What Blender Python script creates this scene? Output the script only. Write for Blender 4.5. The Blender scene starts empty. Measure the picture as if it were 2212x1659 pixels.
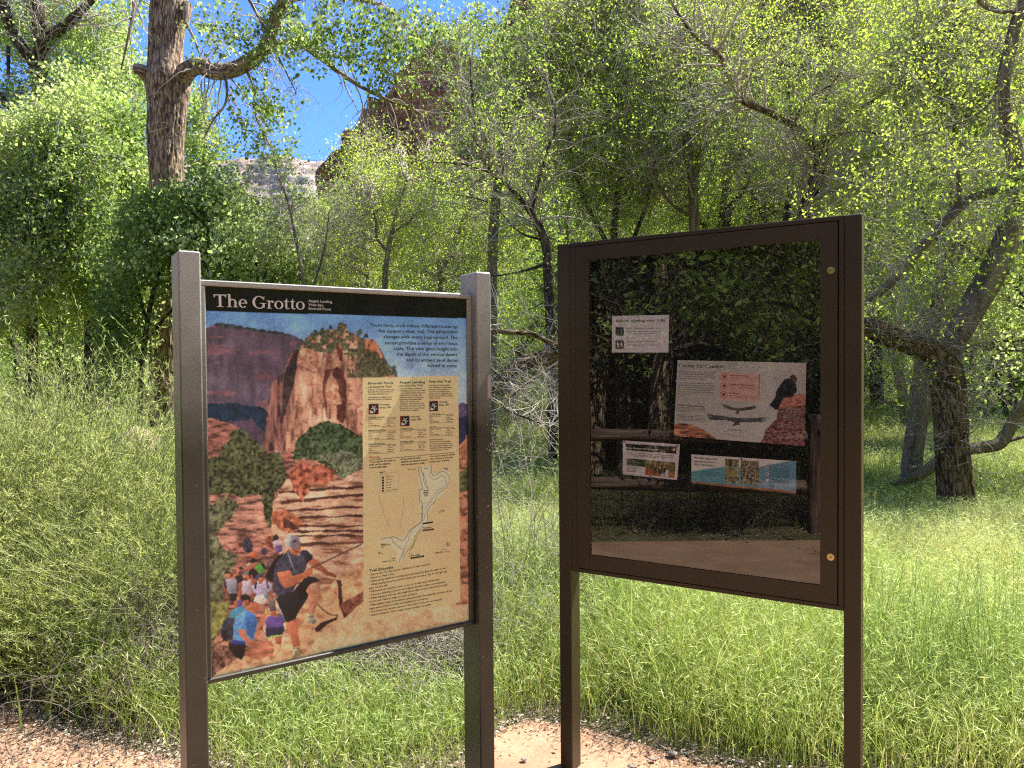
import bpy, math, random
import numpy as np
from mathutils import Vector, Matrix
PI = math.pi
scn = bpy.context.scene
COL = scn.collection

# ------------------------------------------------------------------ camera, sky, sun, exposure
CAM_H = 1.60
FPX = 1609.0                      # focal length in pixels of a 2212 px wide picture
PITCH = math.atan((829.5 - 794.0) / FPX)
ROLL = math.radians(-0.47)
cam = bpy.data.cameras.new('camera'); camo = bpy.data.objects.new('camera', cam); COL.objects.link(camo)
cam.sensor_width = 36.0; cam.lens = 36.0 * FPX / 2212.0; cam.clip_start = 0.05; cam.clip_end = 4000
RM = Matrix.Rotation(PI/2 - PITCH, 4, 'X') @ Matrix.Rotation(ROLL, 4, 'Z')
camo.matrix_world = Matrix.Translation((0, 0, CAM_H)) @ RM
scn.camera = camo

SUN_EL, SUN_AZ = math.radians(57), math.radians(61)     # azimuth from +Y towards +X
w = bpy.data.worlds.new('World'); scn.world = w; w.use_nodes = True
nt = w.node_tree; bg = nt.nodes['Background']
sky = nt.nodes.new('ShaderNodeTexSky'); sky.sky_type = 'NISHITA'; sky.sun_disc = False
sky.sun_elevation = SUN_EL; sky.sun_rotation = SUN_AZ; sky.altitude = 2500; sky.air_density = 0.8
sky.dust_density = 0.0; sky.ozone_density = 5.0
tn = nt.nodes.new('ShaderNodeMix'); tn.data_type = 'RGBA'; tn.blend_type = 'MULTIPLY'; tn.inputs['Factor'].default_value = 1; tn.inputs['B'].default_value = (.42, .56, .78, 1)
nt.links.new(sky.outputs[0], tn.inputs['A']); nt.links.new(tn.outputs['Result'], bg.inputs[0]); bg.inputs[1].default_value = 0.148
sl = bpy.data.lights.new('sun', 'SUN'); sl.energy = 3.7; sl.angle = math.radians(0.53); sl.color = (1, 0.95, 0.86)
so = bpy.data.objects.new('sun', sl); COL.objects.link(so)
SDIR = Vector((math.sin(SUN_AZ)*math.cos(SUN_EL), math.cos(SUN_AZ)*math.cos(SUN_EL), math.sin(SUN_EL)))
so.rotation_euler = SDIR.to_track_quat('Z', 'Y').to_euler(); so.location = (0, 0, 60)
scn.view_settings.view_transform = 'Standard'; scn.view_settings.look = 'None'
scn.view_settings.exposure = 2.0; scn.view_settings.gamma = 1.0; scn.view_settings.use_curve_mapping = False
scn.render.engine = 'CYCLES'
cy = scn.cycles
cy.max_bounces = 6; cy.diffuse_bounces = 3; cy.glossy_bounces = 3; cy.transmission_bounces = 4
cy.transparent_max_bounces = 8; cy.caustics_reflective = False; cy.caustics_refractive = False
cy.use_denoising = False; cy.filter_width = 1.2; cy.use_adaptive_sampling = True; cy.adaptive_threshold = 0.01; cy.sample_clamp_indirect = 2.0

# ------------------------------------------------------------------ small maths
R3 = np.array(RM.to_3x3())
def rays(px, py):
    px = np.asarray(px, float); py = np.asarray(py, float)
    d = np.stack([(px - 1106)/FPX, -(py - 829.5)/FPX, -np.ones_like(px + py)], -1)
    return d @ R3.T
def at(px, py, Y):                     # world point seen at pixel px,py whose distance ahead is Y
    d = rays(px, py); k = np.asarray(Y, float)/d[..., 1]
    p = d*k[..., None]; p[..., 2] += CAM_H
    return p
def hash3(ix, iy, iz, s):
    h = (ix.astype(np.int64)*374761393 + iy.astype(np.int64)*668265263 + iz.astype(np.int64)*2147483647 + s*1274126177) & 0xffffffff
    h = ((h ^ (h >> 13))*1274126177) & 0xffffffff
    h = (h ^ (h >> 16)) & 0xffff
    return h/65535.0
def vnoise(x, y, z=0.0, s=0):
    x, y, z = np.broadcast_arrays(np.asarray(x, float), np.asarray(y, float), np.asarray(z, float))
    xi, yi, zi = np.floor(x), np.floor(y), np.floor(z)
    fx, fy, fz = x-xi, y-yi, z-zi
    fx = fx*fx*(3-2*fx); fy = fy*fy*(3-2*fy); fz = fz*fz*(3-2*fz)
    r = 0
    for a in (0, 1):
        for b in (0, 1):
            for c in (0, 1):
                r = r + hash3(xi+a, yi+b, zi+c, s)*(fx if a else 1-fx)*(fy if b else 1-fy)*(fz if c else 1-fz)
    return r
def fbm(x, y, z=0.0, o=4, s=0):
    r = 0; a = 0.5; t = 0
    for k in range(o):
        f = 2.03**k
        r = r + a*vnoise(np.asarray(x)*f, np.asarray(y)*f, np.asarray(z)*f, s+k*17); t += a; a *= 0.5
    return r/t
def srgb(c):
    c = np.asarray(c, float)/255.0
    return np.where(c <= 0.04045, c/12.92, ((c+0.055)/1.055)**2.4)

# ------------------------------------------------------------------ materials
MATS = {}
def new_mat(name):
    m = bpy.data.materials.new(name); m.use_nodes = True
    nt = m.node_tree
    return m, nt, nt.nodes, nt.links, nt.nodes['Principled BSDF']
def mat(name, col, rough=0.6, metal=0.0, spec=0.5, coat=0.0):
    if name in MATS: return MATS[name]
    m, nt, N, L, b = new_mat(name)
    c = list(col) + [1]
    n = N.new('ShaderNodeTexNoise'); n.inputs['Scale'].default_value = 35; n.inputs['Detail'].default_value = 5
    tc = N.new('ShaderNodeTexCoord'); L.new(tc.outputs['Object'], n.inputs['Vector'])
    mx = N.new('ShaderNodeMix'); mx.data_type = 'RGBA'
    mx.inputs['A'].default_value = [v*0.86 for v in c[:3]]+[1]; mx.inputs['B'].default_value = [min(1, v*1.1) for v in c[:3]]+[1]
    L.new(n.outputs['Fac'], mx.inputs['Factor']); L.new(mx.outputs['Result'], b.inputs['Base Color'])
    b.inputs['Roughness'].default_value = rough; b.inputs['Metallic'].default_value = metal
    b.inputs['Specular IOR Level'].default_value = spec; b.inputs['Coat Weight'].default_value = coat
    MATS[name] = m; return m
def ramp(N, stops):
    r = N.new('ShaderNodeValToRGB'); e = r.color_ramp.elements
    while len(e) < len(stops): e.new(0.5)
    for i, (p, c) in enumerate(stops):
        e[i].position = p; e[i].color = list(c)+[1]
    return r
def leaf_mat(name, stops, trans=0.45, gloss=0.08, rough=0.4, tscale=1.75):
    """thin leaf: colour picked per leaf by the attribute v"""
    m = bpy.data.materials.new(name); m.use_nodes = True
    nt = m.node_tree; N, L = nt.nodes, nt.links; N.clear()
    a = N.new('ShaderNodeAttribute'); a.attribute_name = 'v'
    r = ramp(N, stops); L.new(a.outputs['Fac'], r.inputs[0])
    d = N.new('ShaderNodeBsdfDiffuse'); t = N.new('ShaderNodeBsdfTranslucent'); g = N.new('ShaderNodeBsdfGlossy')
    g.inputs['Roughness'].default_value = rough; g.inputs['Color'].default_value = (0.9, 0.92, 0.9, 1)
    h = N.new('ShaderNodeHueSaturation'); h.inputs['Value'].default_value = tscale; h.inputs['Saturation'].default_value = 1.03
    h.inputs['Hue'].default_value = 0.497
    L.new(r.outputs[0], d.inputs[0]); L.new(r.outputs[0], h.inputs['Color']); L.new(h.outputs[0], t.inputs[0])
    m1 = N.new('ShaderNodeMixShader'); m1.inputs[0].default_value = trans
    L.new(d.outputs[0], m1.inputs[1]); L.new(t.outputs[0], m1.inputs[2])
    m2 = N.new('ShaderNodeMixShader'); m2.inputs[0].default_value = gloss
    L.new(m1.outputs[0], m2.inputs[1]); L.new(g.outputs[0], m2.inputs[2])
    o = N.new('ShaderNodeOutputMaterial'); L.new(m2.outputs[0], o.inputs[0])
    return m
def bark_mat(name, dark, light, ridge=1.0, scale=14, stretch=7.0, bump=0.9):
    m, nt, N, L, b = new_mat(name)
    a = N.new('ShaderNodeAttribute'); a.attribute_name = 'tc'
    mp = N.new('ShaderNodeMapping'); mp.inputs['Scale'].default_value = (scale, scale, scale/stretch)
    L.new(a.outputs['Vector'], mp.inputs[0])
    n1 = N.new('ShaderNodeTexNoise'); n1.inputs['Detail'].default_value = 6; n1.inputs['Scale'].default_value = 1.0
    n1.inputs['Distortion'].default_value = 0.6; n1.inputs['Roughness'].default_value = 0.65
    v = N.new('ShaderNodeTexVoronoi'); v.feature = 'DISTANCE_TO_EDGE'; v.inputs['Scale'].default_value = 1.3
    L.new(mp.outputs[0], n1.inputs['Vector']); L.new(mp.outputs[0], v.inputs['Vector'])
    mu = N.new('ShaderNodeMath'); mu.operation = 'MULTIPLY_ADD'; mu.inputs[1].default_value = 0.7*ridge; 
    L.new(v.outputs['Distance'], mu.inputs[0]); L.new(n1.outputs['Fac'], mu.inputs[2])
    r = ramp(N, [(0.32, [c*0.45 for c in dark]), (0.5, dark), (0.72, light), (0.95, [min(1, c*1.2) for c in light])])
    L.new(mu.outputs[0], r.inputs[0]); L.new(r.outputs[0], b.inputs['Base Color'])
    bp = N.new('ShaderNodeBump'); bp.inputs['Strength'].default_value = bump; bp.inputs['Distance'].default_value = 0.03
    L.new(mu.outputs[0], bp.inputs['Height']); L.new(bp.outputs[0], b.inputs['Normal'])
    b.inputs['Roughness'].default_value = 0.9; b.inputs['Specular IOR Level'].default_value = 0.15
    return m
def ground_mat(name, stops, scale=3.0, fine=60, bump=0.6, dist=0.03, specks=None):
    m, nt, N, L, b = new_mat(name)
    g = N.new('ShaderNodeNewGeometry')
    n1 = N.new('ShaderNodeTexNoise'); n1.inputs['Scale'].default_value = scale; n1.inputs['Detail'].default_value = 8; n1.inputs['Roughness'].default_value = 0.6
    n2 = N.new('ShaderNodeTexNoise'); n2.inputs['Scale'].default_value = fine; n2.inputs['Detail'].default_value = 6; n2.inputs['Roughness'].default_value = 0.7
    L.new(g.outputs['Position'], n1.inputs['Vector']); L.new(g.outputs['Position'], n2.inputs['Vector'])
    ad = N.new('ShaderNodeMath'); ad.operation = 'MULTIPLY_ADD'; ad.inputs[1].default_value = 0.45
    s2 = N.new('ShaderNodeMath'); s2.operation = 'MULTIPLY'; s2.inputs[1].default_value = 0.6
    L.new(n1.outputs['Fac'], s2.inputs[0]); L.new(n2.outputs['Fac'], ad.inputs[0]); L.new(s2.outputs[0], ad.inputs[2])
    r = ramp(N, stops); L.new(ad.outputs[0], r.inputs[0])
    L.new(r.outputs[0], b.inputs['Base Color'])
    bp = N.new('ShaderNodeBump'); bp.inputs['Strength'].default_value = bump; bp.inputs['Distance'].default_value = dist
    L.new(n2.outputs['Fac'], bp.inputs['Height']); L.new(bp.outputs[0], b.inputs['Normal'])
    b.inputs['Roughness'].default_value = 0.95; b.inputs['Specular IOR Level'].default_value = 0.1
    return m
def attr_mat(name, rough=0.5, spec=0.5, coat=0.0, coatr=0.05):
    """printed surface: colours of the print come from the colour attribute 'ink'"""
    m, nt, N, L, b = new_mat(name)
    a = N.new('ShaderNodeAttribute'); a.attribute_name = 'ink'
    L.new(a.outputs['Color'], b.inputs['Base Color'])
    b.inputs['Roughness'].default_value = rough; b.inputs['Specular IOR Level'].default_value = spec
    b.inputs['Coat Weight'].default_value = coat; b.inputs['Coat Roughness'].default_value = coatr
    return m

# ------------------------------------------------------------------ object helpers
def prop(o, label=None, cat=None, group=None, kind=None):
    if label: o['label'] = label
    if cat: o['category'] = cat
    if group: o['group'] = group
    if kind: o['kind'] = kind
    return o
def empty(name, loc, rz=0, label=None, cat=None, group=None):
    o = bpy.data.objects.new(name, None); COL.objects.link(o); o.location = loc; o.rotation_euler = (0, 0, rz)
    o.empty_display_size = 0.1
    return prop(o, label, cat, group)
def mesh_np(name, V, F, m=None, parent=None, attrs=None, smooth=False, world=False):
    """V (n,3), F list/array of faces (all of one length) or list of arrays"""
    Fs = F if isinstance(F, list) else [F]
    Fs = [np.asarray(f, np.int32) for f in Fs if len(f)]
    V = np.asarray(V, np.float32)
    me = bpy.data.meshes.new(name)
    me.vertices.add(len(V)); me.vertices.foreach_set('co', V.ravel())
    nl = sum(f.size for f in Fs); nf = sum(len(f) for f in Fs)
    me.loops.add(nl); me.loops.foreach_set('vertex_index', np.concatenate([f.ravel() for f in Fs]))
    me.polygons.add(nf)
    tot = np.concatenate([np.full(len(f), f.shape[1], np.int32) for f in Fs])
    st = np.concatenate([[0], np.cumsum(tot)[:-1]]).astype(np.int32)
    me.polygons.foreach_set('loop_start', st)
    try: me.polygons.foreach_set('loop_total', tot)
    except Exception: pass
    if smooth: me.polygons.foreach_set('use_smooth', np.ones(nf, bool))
    for k, a in (attrs or {}).items():
        a = np.asarray(a, np.float32)
        if a.ndim == 1:
            at_ = me.attributes.new(k, 'FLOAT', 'POINT'); at_.data.foreach_set('value', a)
        elif a.shape[1] == 3:
            at_ = me.attributes.new(k, 'FLOAT_VECTOR', 'POINT'); at_.data.foreach_set('vector', a.ravel())
        else:
            at_ = me.attributes.new(k, 'FLOAT_COLOR', 'POINT'); at_.data.foreach_set('color', a.ravel())
    me.update(calc_edges=True)
    if m: me.materials.append(m)
    o = bpy.data.objects.new(name, me); COL.objects.link(o)
    if parent: o.parent = parent
    return o
class MB:
    def __init__(s): s.V = []; s.F = []; s.mi = []
    def add(s, v, f, mi=0):
        b = len(s.V); s.V += [tuple(p) for p in v]; s.F += [tuple(b+i for i in q) for q in f]; s.mi += [mi]*len(f)
    def box(s, x0, x1, y0, y1, z0, z1, bev=0.0, mi=0):
        x0, x1 = min(x0, x1), max(x0, x1); y0, y1 = min(y0, y1), max(y0, y1); z0, z1 = min(z0, z1), max(z0, z1)
        b = min(bev, (x1-x0)*.45, (y1-y0)*.45, (z1-z0)*.45)
        if b <= 0:
            v = [(x, y, z) for z in (z0, z1) for x, y in ((x0, y0), (x1, y0), (x1, y1), (x0, y1))]
            s.add(v, [(0, 3, 2, 1), (4, 5, 6, 7), (0, 1, 5, 4), (1, 2, 6, 5), (2, 3, 7, 6), (3, 0, 4, 7)], mi); return
        def loop(z, i):
            x0_, x1_, y0_, y1_ = x0+i, x1-i, y0+i, y1-i
            c = b - i
            return [(x0_+c, y0_, z), (x1_-c, y0_, z), (x1_, y0_+c, z), (x1_, y1_-c, z), (x1_-c, y1_, z), (x0_+c, y1_, z), (x0_, y1_-c, z), (x0_, y0_+c, z)]
        e = b*0.999
        v = loop(z0, e)+loop(z0+b, 0)+loop(z1-b, 0)+loop(z1, e)
        f = [tuple(range(7, -1, -1)), tuple(range(24, 32))]
        for k in range(3):
            for i in range(8):
                j = (i+1) % 8; f.append((k*8+i, k*8+j, k*8+8+j, k*8+8+i))
        s.add(v, f, mi)
    def cyl(s, c, axis, r, h, n=24, mi=0, r2=None):
        r2 = r if r2 is None else r2
        a = Vector(axis).normalized(); q = Vector((0, 0, 1)).rotation_difference(a)
        v = []
        for k, rr in ((0, r), (1, r2)):
            for i in range(n):
                t = 2*PI*i/n; p = q @ Vector((rr*math.cos(t), rr*math.sin(t), h*k)); v.append(tuple(Vector(c)+p))
        f = [tuple(range(n-1, -1, -1)), tuple(range(n, 2*n))]+[(i, (i+1) % n, n+(i+1) % n, n+i) for i in range(n)]
        s.add(v, f, mi)
    def build(s, name, mats, parent=None, smooth=False):
        me = bpy.data.meshes.new(name); me.from_pydata(s.V, [], s.F); 
        for m in (mats if isinstance(mats, (list, tuple)) else [mats]): me.materials.append(m)
        me.polygons.foreach_set('material_index', np.array(s.mi, np.int32))
        if smooth: me.polygons.foreach_set('use_smooth', np.ones(len(s.F), bool))
        me.update()
        o = bpy.data.objects.new(name, me); COL.objects.link(o)
        if parent: o.parent = parent
        return o

# ------------------------------------------------------------------ the two sign planes
class Plane:
    def __init__(s, pxa, Ya, pxb, Yb, pyref=800):
        a = at(pxa, pyref, Ya); b = at(pxb, pyref, Yb)
        s.o = np.array([a[0], a[1]]); d = np.array([b[0]-a[0], b[1]-a[1]]); s.W = float(np.hypot(*d)); s.u = d/s.W
        s.b = np.array([-s.u[1], s.u[0]]); s.rz = math.atan2(s.u[1], s.u[0])
    def hit(s, px, py, off=0.0):
        d = rays(px, py)
        o = s.o + s.b*off
        k = (o @ s.b)/(d[..., 0]*s.b[0]+d[..., 1]*s.b[1])
        p = d*k[..., None]
        return (p[..., 0]-s.o[0])*s.u[0]+(p[..., 1]-s.o[1])*s.u[1], p[..., 2]+CAM_H
    def pix(s, S, Z, off=0.0):          # inverse of hit
        x = s.o[0]+s.u[0]*S+s.b[0]*off; y = s.o[1]+s.u[1]*S+s.b[1]*off
        p = np.stack([x, y, Z-CAM_H+0*x], -1) @ R3
        return 1106+FPX*p[..., 0]/-p[..., 2], 829.5-FPX*p[..., 1]/-p[..., 2]
PA = Plane(431.9, 2.25, 1018, 2.761)
PC = Plane(1204.8, 2.912, 1861, 2.36)
def mirror(p):                          # where a thing stands that is seen mirrored in the case's glass
    p = np.array(p, float); d = (p[..., 0]-PC.o[0])*PC.b[0]+(p[..., 1]-PC.o[1])*PC.b[1]
    p[..., 0] -= 2*d*PC.b[0]; p[..., 1] -= 2*d*PC.b[1]
    return p

# ------------------------------------------------------------------ lettering
_fc = {}
def font_geo(s, bold):
    k = (s, bold)
    if k in _fc: return _fc[k]
    cu = bpy.data.curves.new('lettering', 'FONT'); cu.body = s; cu.size = 1.0; cu.resolution_u = 2; cu.offset = bold
    ob = bpy.data.objects.new('lettering', cu)
    me = bpy.data.meshes.new_from_object(ob)
    V = [(v.co.x, v.co.y) for v in me.vertices]; F = [tuple(p.vertices) for p in me.polygons]
    bpy.data.objects.remove(ob); bpy.data.curves.remove(cu); bpy.data.meshes.remove(me)
    _fc[k] = (V, F); return V, F
CAPH = 0.729
class Ink:
    """flat lettering, lines and shapes lying on a sign plane, `off` behind (+) or before (-) it"""
    def __init__(s, plane, off, conv): s.p = plane; s.off = off; s.c = conv; s.mb = MB(); s.k = 0
    def P(s, x, y):
        px, py = s.c(x, y); a, b = s.p.hit(np.float64(px), np.float64(py), s.off); return float(a), float(b)
    def step(s): s.k = (s.k+1) % 12; return s.off - 0.00004*s.k
    def text(s, t, x0, y0, x1, y1, h, bold=0.0, wmax=None):
        """baseline from (x0,y0) to (x1,y1) in the conv's pixels, cap height h pixels; fitted to that length"""
        V, F = font_geo(t, bold)
        if not V: return
        a = s.P(x0, y0); b = s.P(x1, y1); c = s.P((x0+x1)/2, (y0+y1)/2); d = s.P((x0+x1)/2, (y0+y1)/2-h)
        H = math.hypot(d[0]-c[0], d[1]-c[1])/CAPH
        mnx = min(v[0] for v in V); mx = max(v[0] for v in V)
        L = math.hypot(b[0]-a[0], b[1]-a[1]); ux, uy = (b[0]-a[0])/L, (b[1]-a[1])/L; k = L/(mx-mnx)
        y = s.step()
        s.mb.add([(a[0]+(v[0]-mnx)*k*ux-v[1]*H*uy, y, a[1]+(v[0]-mnx)*k*uy+v[1]*H*ux) for v in V], F)
    def lines(s, rows, x0, ya, yb, h, dy=0.0, bold=0.0):
        """rows [(text, x1)] from baseline ya to yb; dy = fall of the baseline per pixel"""
        n = len(rows)
        for i, (t, x1) in enumerate(rows):
            y = ya+(yb-ya)*(i/(n-1) if n > 1 else 0); xx = x0
            if isinstance(x1, tuple): xx, x1 = x1
            s.text(t, xx, y, x1, y+dy*(x1-xx), h, bold)
    def poly(s, pts):
        q = [s.P(*p) for p in pts]; y = s.step(); s.mb.add([(a, y, b) for a, b in q], [tuple(range(len(q)))])
    def stroke(s, pts, wd):
        q = [s.P(*p) for p in pts]; y = s.step(); w2 = wd/2; V = []; F = []
        for i, p in enumerate(q):
            a = q[max(0, i-1)]; b = q[min(len(q)-1, i+1)]; dx, dz = b[0]-a[0], b[1]-a[1]; L = math.hypot(dx, dz) or 1
            nx, nz = -dz/L*w2, dx/L*w2
            V += [(p[0]+nx, y, p[1]+nz), (p[0]-nx, y, p[1]-nz)]
            if i: F.append((2*i-2, 2*i-1, 2*i+1, 2*i))
        s.mb.add(V, F)
    def disc(s, x, y, r, n=16): s.poly([(x+r*math.cos(2*PI*i/n), y+r*math.sin(2*PI*i/n)) for i in range(n)])
    def ringp(s, x, y, r, wd, n=20): s.stroke([(x+r*math.cos(2*PI*i/n), y+r*math.sin(2*PI*i/n)) for i in range(n+1)], wd)
    def serif(s, t, x0, y0, x1, y1, h, gap=0.03):
        a = s.P(x0, y0); b = s.P(x1, y1); c = s.P((x0+x1)/2, (y0+y1)/2); d = s.P((x0+x1)/2, (y0+y1)/2-h)
        H = math.hypot(d[0]-c[0], d[1]-c[1]); x = 0; out = []
        for ch in t:
            if ch == ' ': x += 0.3; continue
            pl, wd = GLY[ch]; out += [[(x+p[0], p[1]) for p in q] for q in pl]; x += wd+gap
        L = math.hypot(b[0]-a[0], b[1]-a[1]); ux, uy = (b[0]-a[0])/L, (b[1]-a[1])/L; k = L/(x-gap)
        for q in out:
            y = s.step(); s.mb.add([(a[0]+p[0]*k*ux-p[1]*H*uy, y, a[1]+p[0]*k*uy+p[1]*H*ux) for p in q], [tuple(range(len(q)))])
    def build(s, name, m, parent): return s.mb.build(name, m, parent)
def _r(x0, y0, x1, y1): return [[(x0, y0), (x1, y0), (x1, y1), (x0, y1)]]
def _ring(cx, cy, rx, ry, tx, ty, a0=0, a1=360, n=26):
    o = []
    for i in range(n):
        A, B = math.radians(a0+(a1-a0)*i/n), math.radians(a0+(a1-a0)*(i+1)/n)
        f = lambda t, k: (cx+(rx-k*tx)*math.cos(t), cy+(ry-k*ty)*math.sin(t))
        o.append([f(A, 0), f(B, 0), f(B, 1), f(A, 1)])
    return o
_G = dict(
 T=(_r(0, .93, .8, 1)+_r(.32, .05, .48, .93)+_r(.2, 0, .6, .05)+[[(0, .93), (.03, .76), (.06, .76), (.12, .93)], [(.8, .93), (.77, .76), (.74, .76), (.68, .93)]], .8),
 h=(_r(.09, .05, .23, 1.06)+_r(0, 1.0, .09, 1.06)+_r(0, 0, .32, .05)+_r(.4, 0, .7, .05)+_r(.47, .05, .61, .42)+_ring(.36, .42, .25, .26, .14, .09, 0, 150), .7),
 n=(_r(.09, .05, .23, .68)+_r(0, .62, .09, .68)+_r(0, 0, .32, .05)+_r(.4, 0, .7, .05)+_r(.47, .05, .61, .42)+_ring(.36, .42, .25, .26, .14, .09, 0, 150), .7),
 e=(_ring(.29, .33, .28, .36, .14, .06, 0, 318)+_r(.14, .33, .54, .385), .57),
 G=(_ring(.45, .5, .45, .54, .17, .07, 42, 318)+_r(.66, .06, .81, .40)+_r(.5, .40, .92, .45)+[[(.72, .72), (.78, .72), (.8, 1.0), (.76, 1.0)]], .92),
 C=(_ring(.45, .5, .45, .54, .15, .06, 42, 316)+[[(.72, .72), (.78, .72), (.8, 1.0), (.76, 1.0)]], .82),
 r=(_r(.09, .05, .23, .68)+_r(0, .62, .09, .68)+_r(0, 0, .34, .05)+_ring(.36, .46, .16, .22, .09, .09, 50, 150)+_ring(.4, .58, .08, .09, .08, .09), .48),
 o=(_ring(.31, .33, .31, .36, .14, .06), .62),
 t=(_r(.1, .12, .24, .62)+[[(.1, .68), (.24, .68), (.24, .9), (.2, .9)]]+_r(0, .62, .36, .68)+_ring(.26, .14, .16, .16, .13, .06, 180, 330), .39),
 a=(_ring(.2, .19, .2, .21, .11, .05)+_r(.34, .06, .47, .46)+_ring(.25, .46, .22, .23, .13, .06, 0, 160)+_r(.36, 0, .56, .05), .55),
 i=(_r(.09, .05, .22, .68)+_r(0, .62, .09, .68)+_r(0, 0, .31, .05)+_ring(.155, .9, .08, .08, .08, .08), .31),
 g=(_ring(.25, .45, .23, .24, .11, .06)+_ring(.26, -.14, .26, .17, .08, .06)+_r(.12, .05, .4, .12)+_r(.42, .6, .56, .66), .56),
 f=(_r(.11, .05, .24, .62)+_r(.11, .68, .24, .84)+_r(0, .62, .38, .68)+_r(0, 0, .35, .05)+_ring(.32, .84, .21, .23, .13, .06, 50, 180), .42),
 d=(_ring(.25, .33, .25, .36, .13, .06)+_r(.42, .06, .55, 1.06)+_r(.33, 1.0, .42, 1.06)+_r(.44, 0, .64, .06), .64),
 s=(_ring(.21, .5, .2, .19, .09, .06, 25, 265)+_ring(.21, .18, .2, .19, .09, .06, -155, 85), .42))
GLY = _G

# ------------------------------------------------------------------ prints: a grid whose colours are painted as flat ink
class Canvas:
    def __init__(s, plane, off, corners, nx, ny, conv_inv):
        """corners: TL, TR, BR, BL in (s, z) of the plane"""
        a = np.linspace(0, 1, nx)[None, :]; b = np.linspace(0, 1, ny)[:, None]
        c = [np.array(q, float) for q in corners]
        f = lambda i: c[0][i]*(1-a)*(1-b)+c[1][i]*a*(1-b)+c[2][i]*a*b+c[3][i]*(1-a)*b
        s.S, s.Z = f(0), f(1); s.nx, s.ny = nx, ny; s.off = off; s.plane = plane
        px, py = plane.pix(s.S, s.Z, off); s.x, s.y = conv_inv(px, py)
        s.c = np.zeros(s.x.shape+(3,))
    def inside(s, pts, wob=0.0, wf=0.03, seed=0):
        p = np.array(pts, float); m = np.zeros(s.x.shape, bool); w_ = wob*1.1
        bb = (s.x >= p[:, 0].min()-w_) & (s.x <= p[:, 0].max()+w_) & (s.y >= p[:, 1].min()-w_) & (s.y <= p[:, 1].max()+w_)
        x, y = s.x[bb], s.y[bb]
        if wob: x, y = x+(fbm(x*wf, y*wf, 0, 3, seed)-.5)*2*wob, y+(fbm(x*wf+50, y*wf, 0, 3, seed+5)-.5)*2*wob
        X, Y = x, y; r = np.zeros(X.shape, bool); n = len(p)
        for i in range(n):
            x0, y0 = p[i]; x1, y1 = p[(i+1) % n]
            if y0 == y1: continue
            c = ((y0 > Y) != (y1 > Y)) & (X < (x1-x0)*(Y-y0)/(y1-y0)+x0); r ^= c
        m[bb] = r; return m
    def fill(s, pts, col, tex=None, wob=0.0, wf=0.03, seed=0, amt=0.2, tx=0.05, ty=0.05, dark=None):
        m = s.inside(pts, wob, wf, seed) if not isinstance(pts, np.ndarray) else pts
        if not m.any(): return m
        x, y = s.x[m], s.y[m]; c = np.array(col, float)[None, :]*np.ones((x.size, 1))
        if amt:
            n = fbm(x*tx, y*ty, 0, 5, seed+3)[:, None]; c = c*(1+amt*2.4*(n-.5))
            if dark is not None:
                k = np.clip((0.42-n)*9, 0, 1); c = c*(1-k)+np.array(dark, float)[None, :]*k
        s.c[m] = np.clip(c, 0, 255); return m
    def build(s, name, m, parent, scale=1.0):
        V = np.stack([s.S, np.full(s.S.shape, s.off), s.Z], -1).reshape(-1, 3)
        i = np.arange(s.nx*s.ny).reshape(s.ny, s.nx)
        F = np.stack([i[1:, :-1], i[1:, 1:], i[:-1, 1:], i[:-1, :-1]], -1).reshape(-1, 4)
        c = np.clip(srgb(s.c.reshape(-1, 3))*scale*np.array([.96, 1.03, 1.13]), 0, .86)
        return mesh_np(name, V, F, m, parent, {'ink': np.concatenate([c, np.ones((len(c), 1))], 1)})

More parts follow.
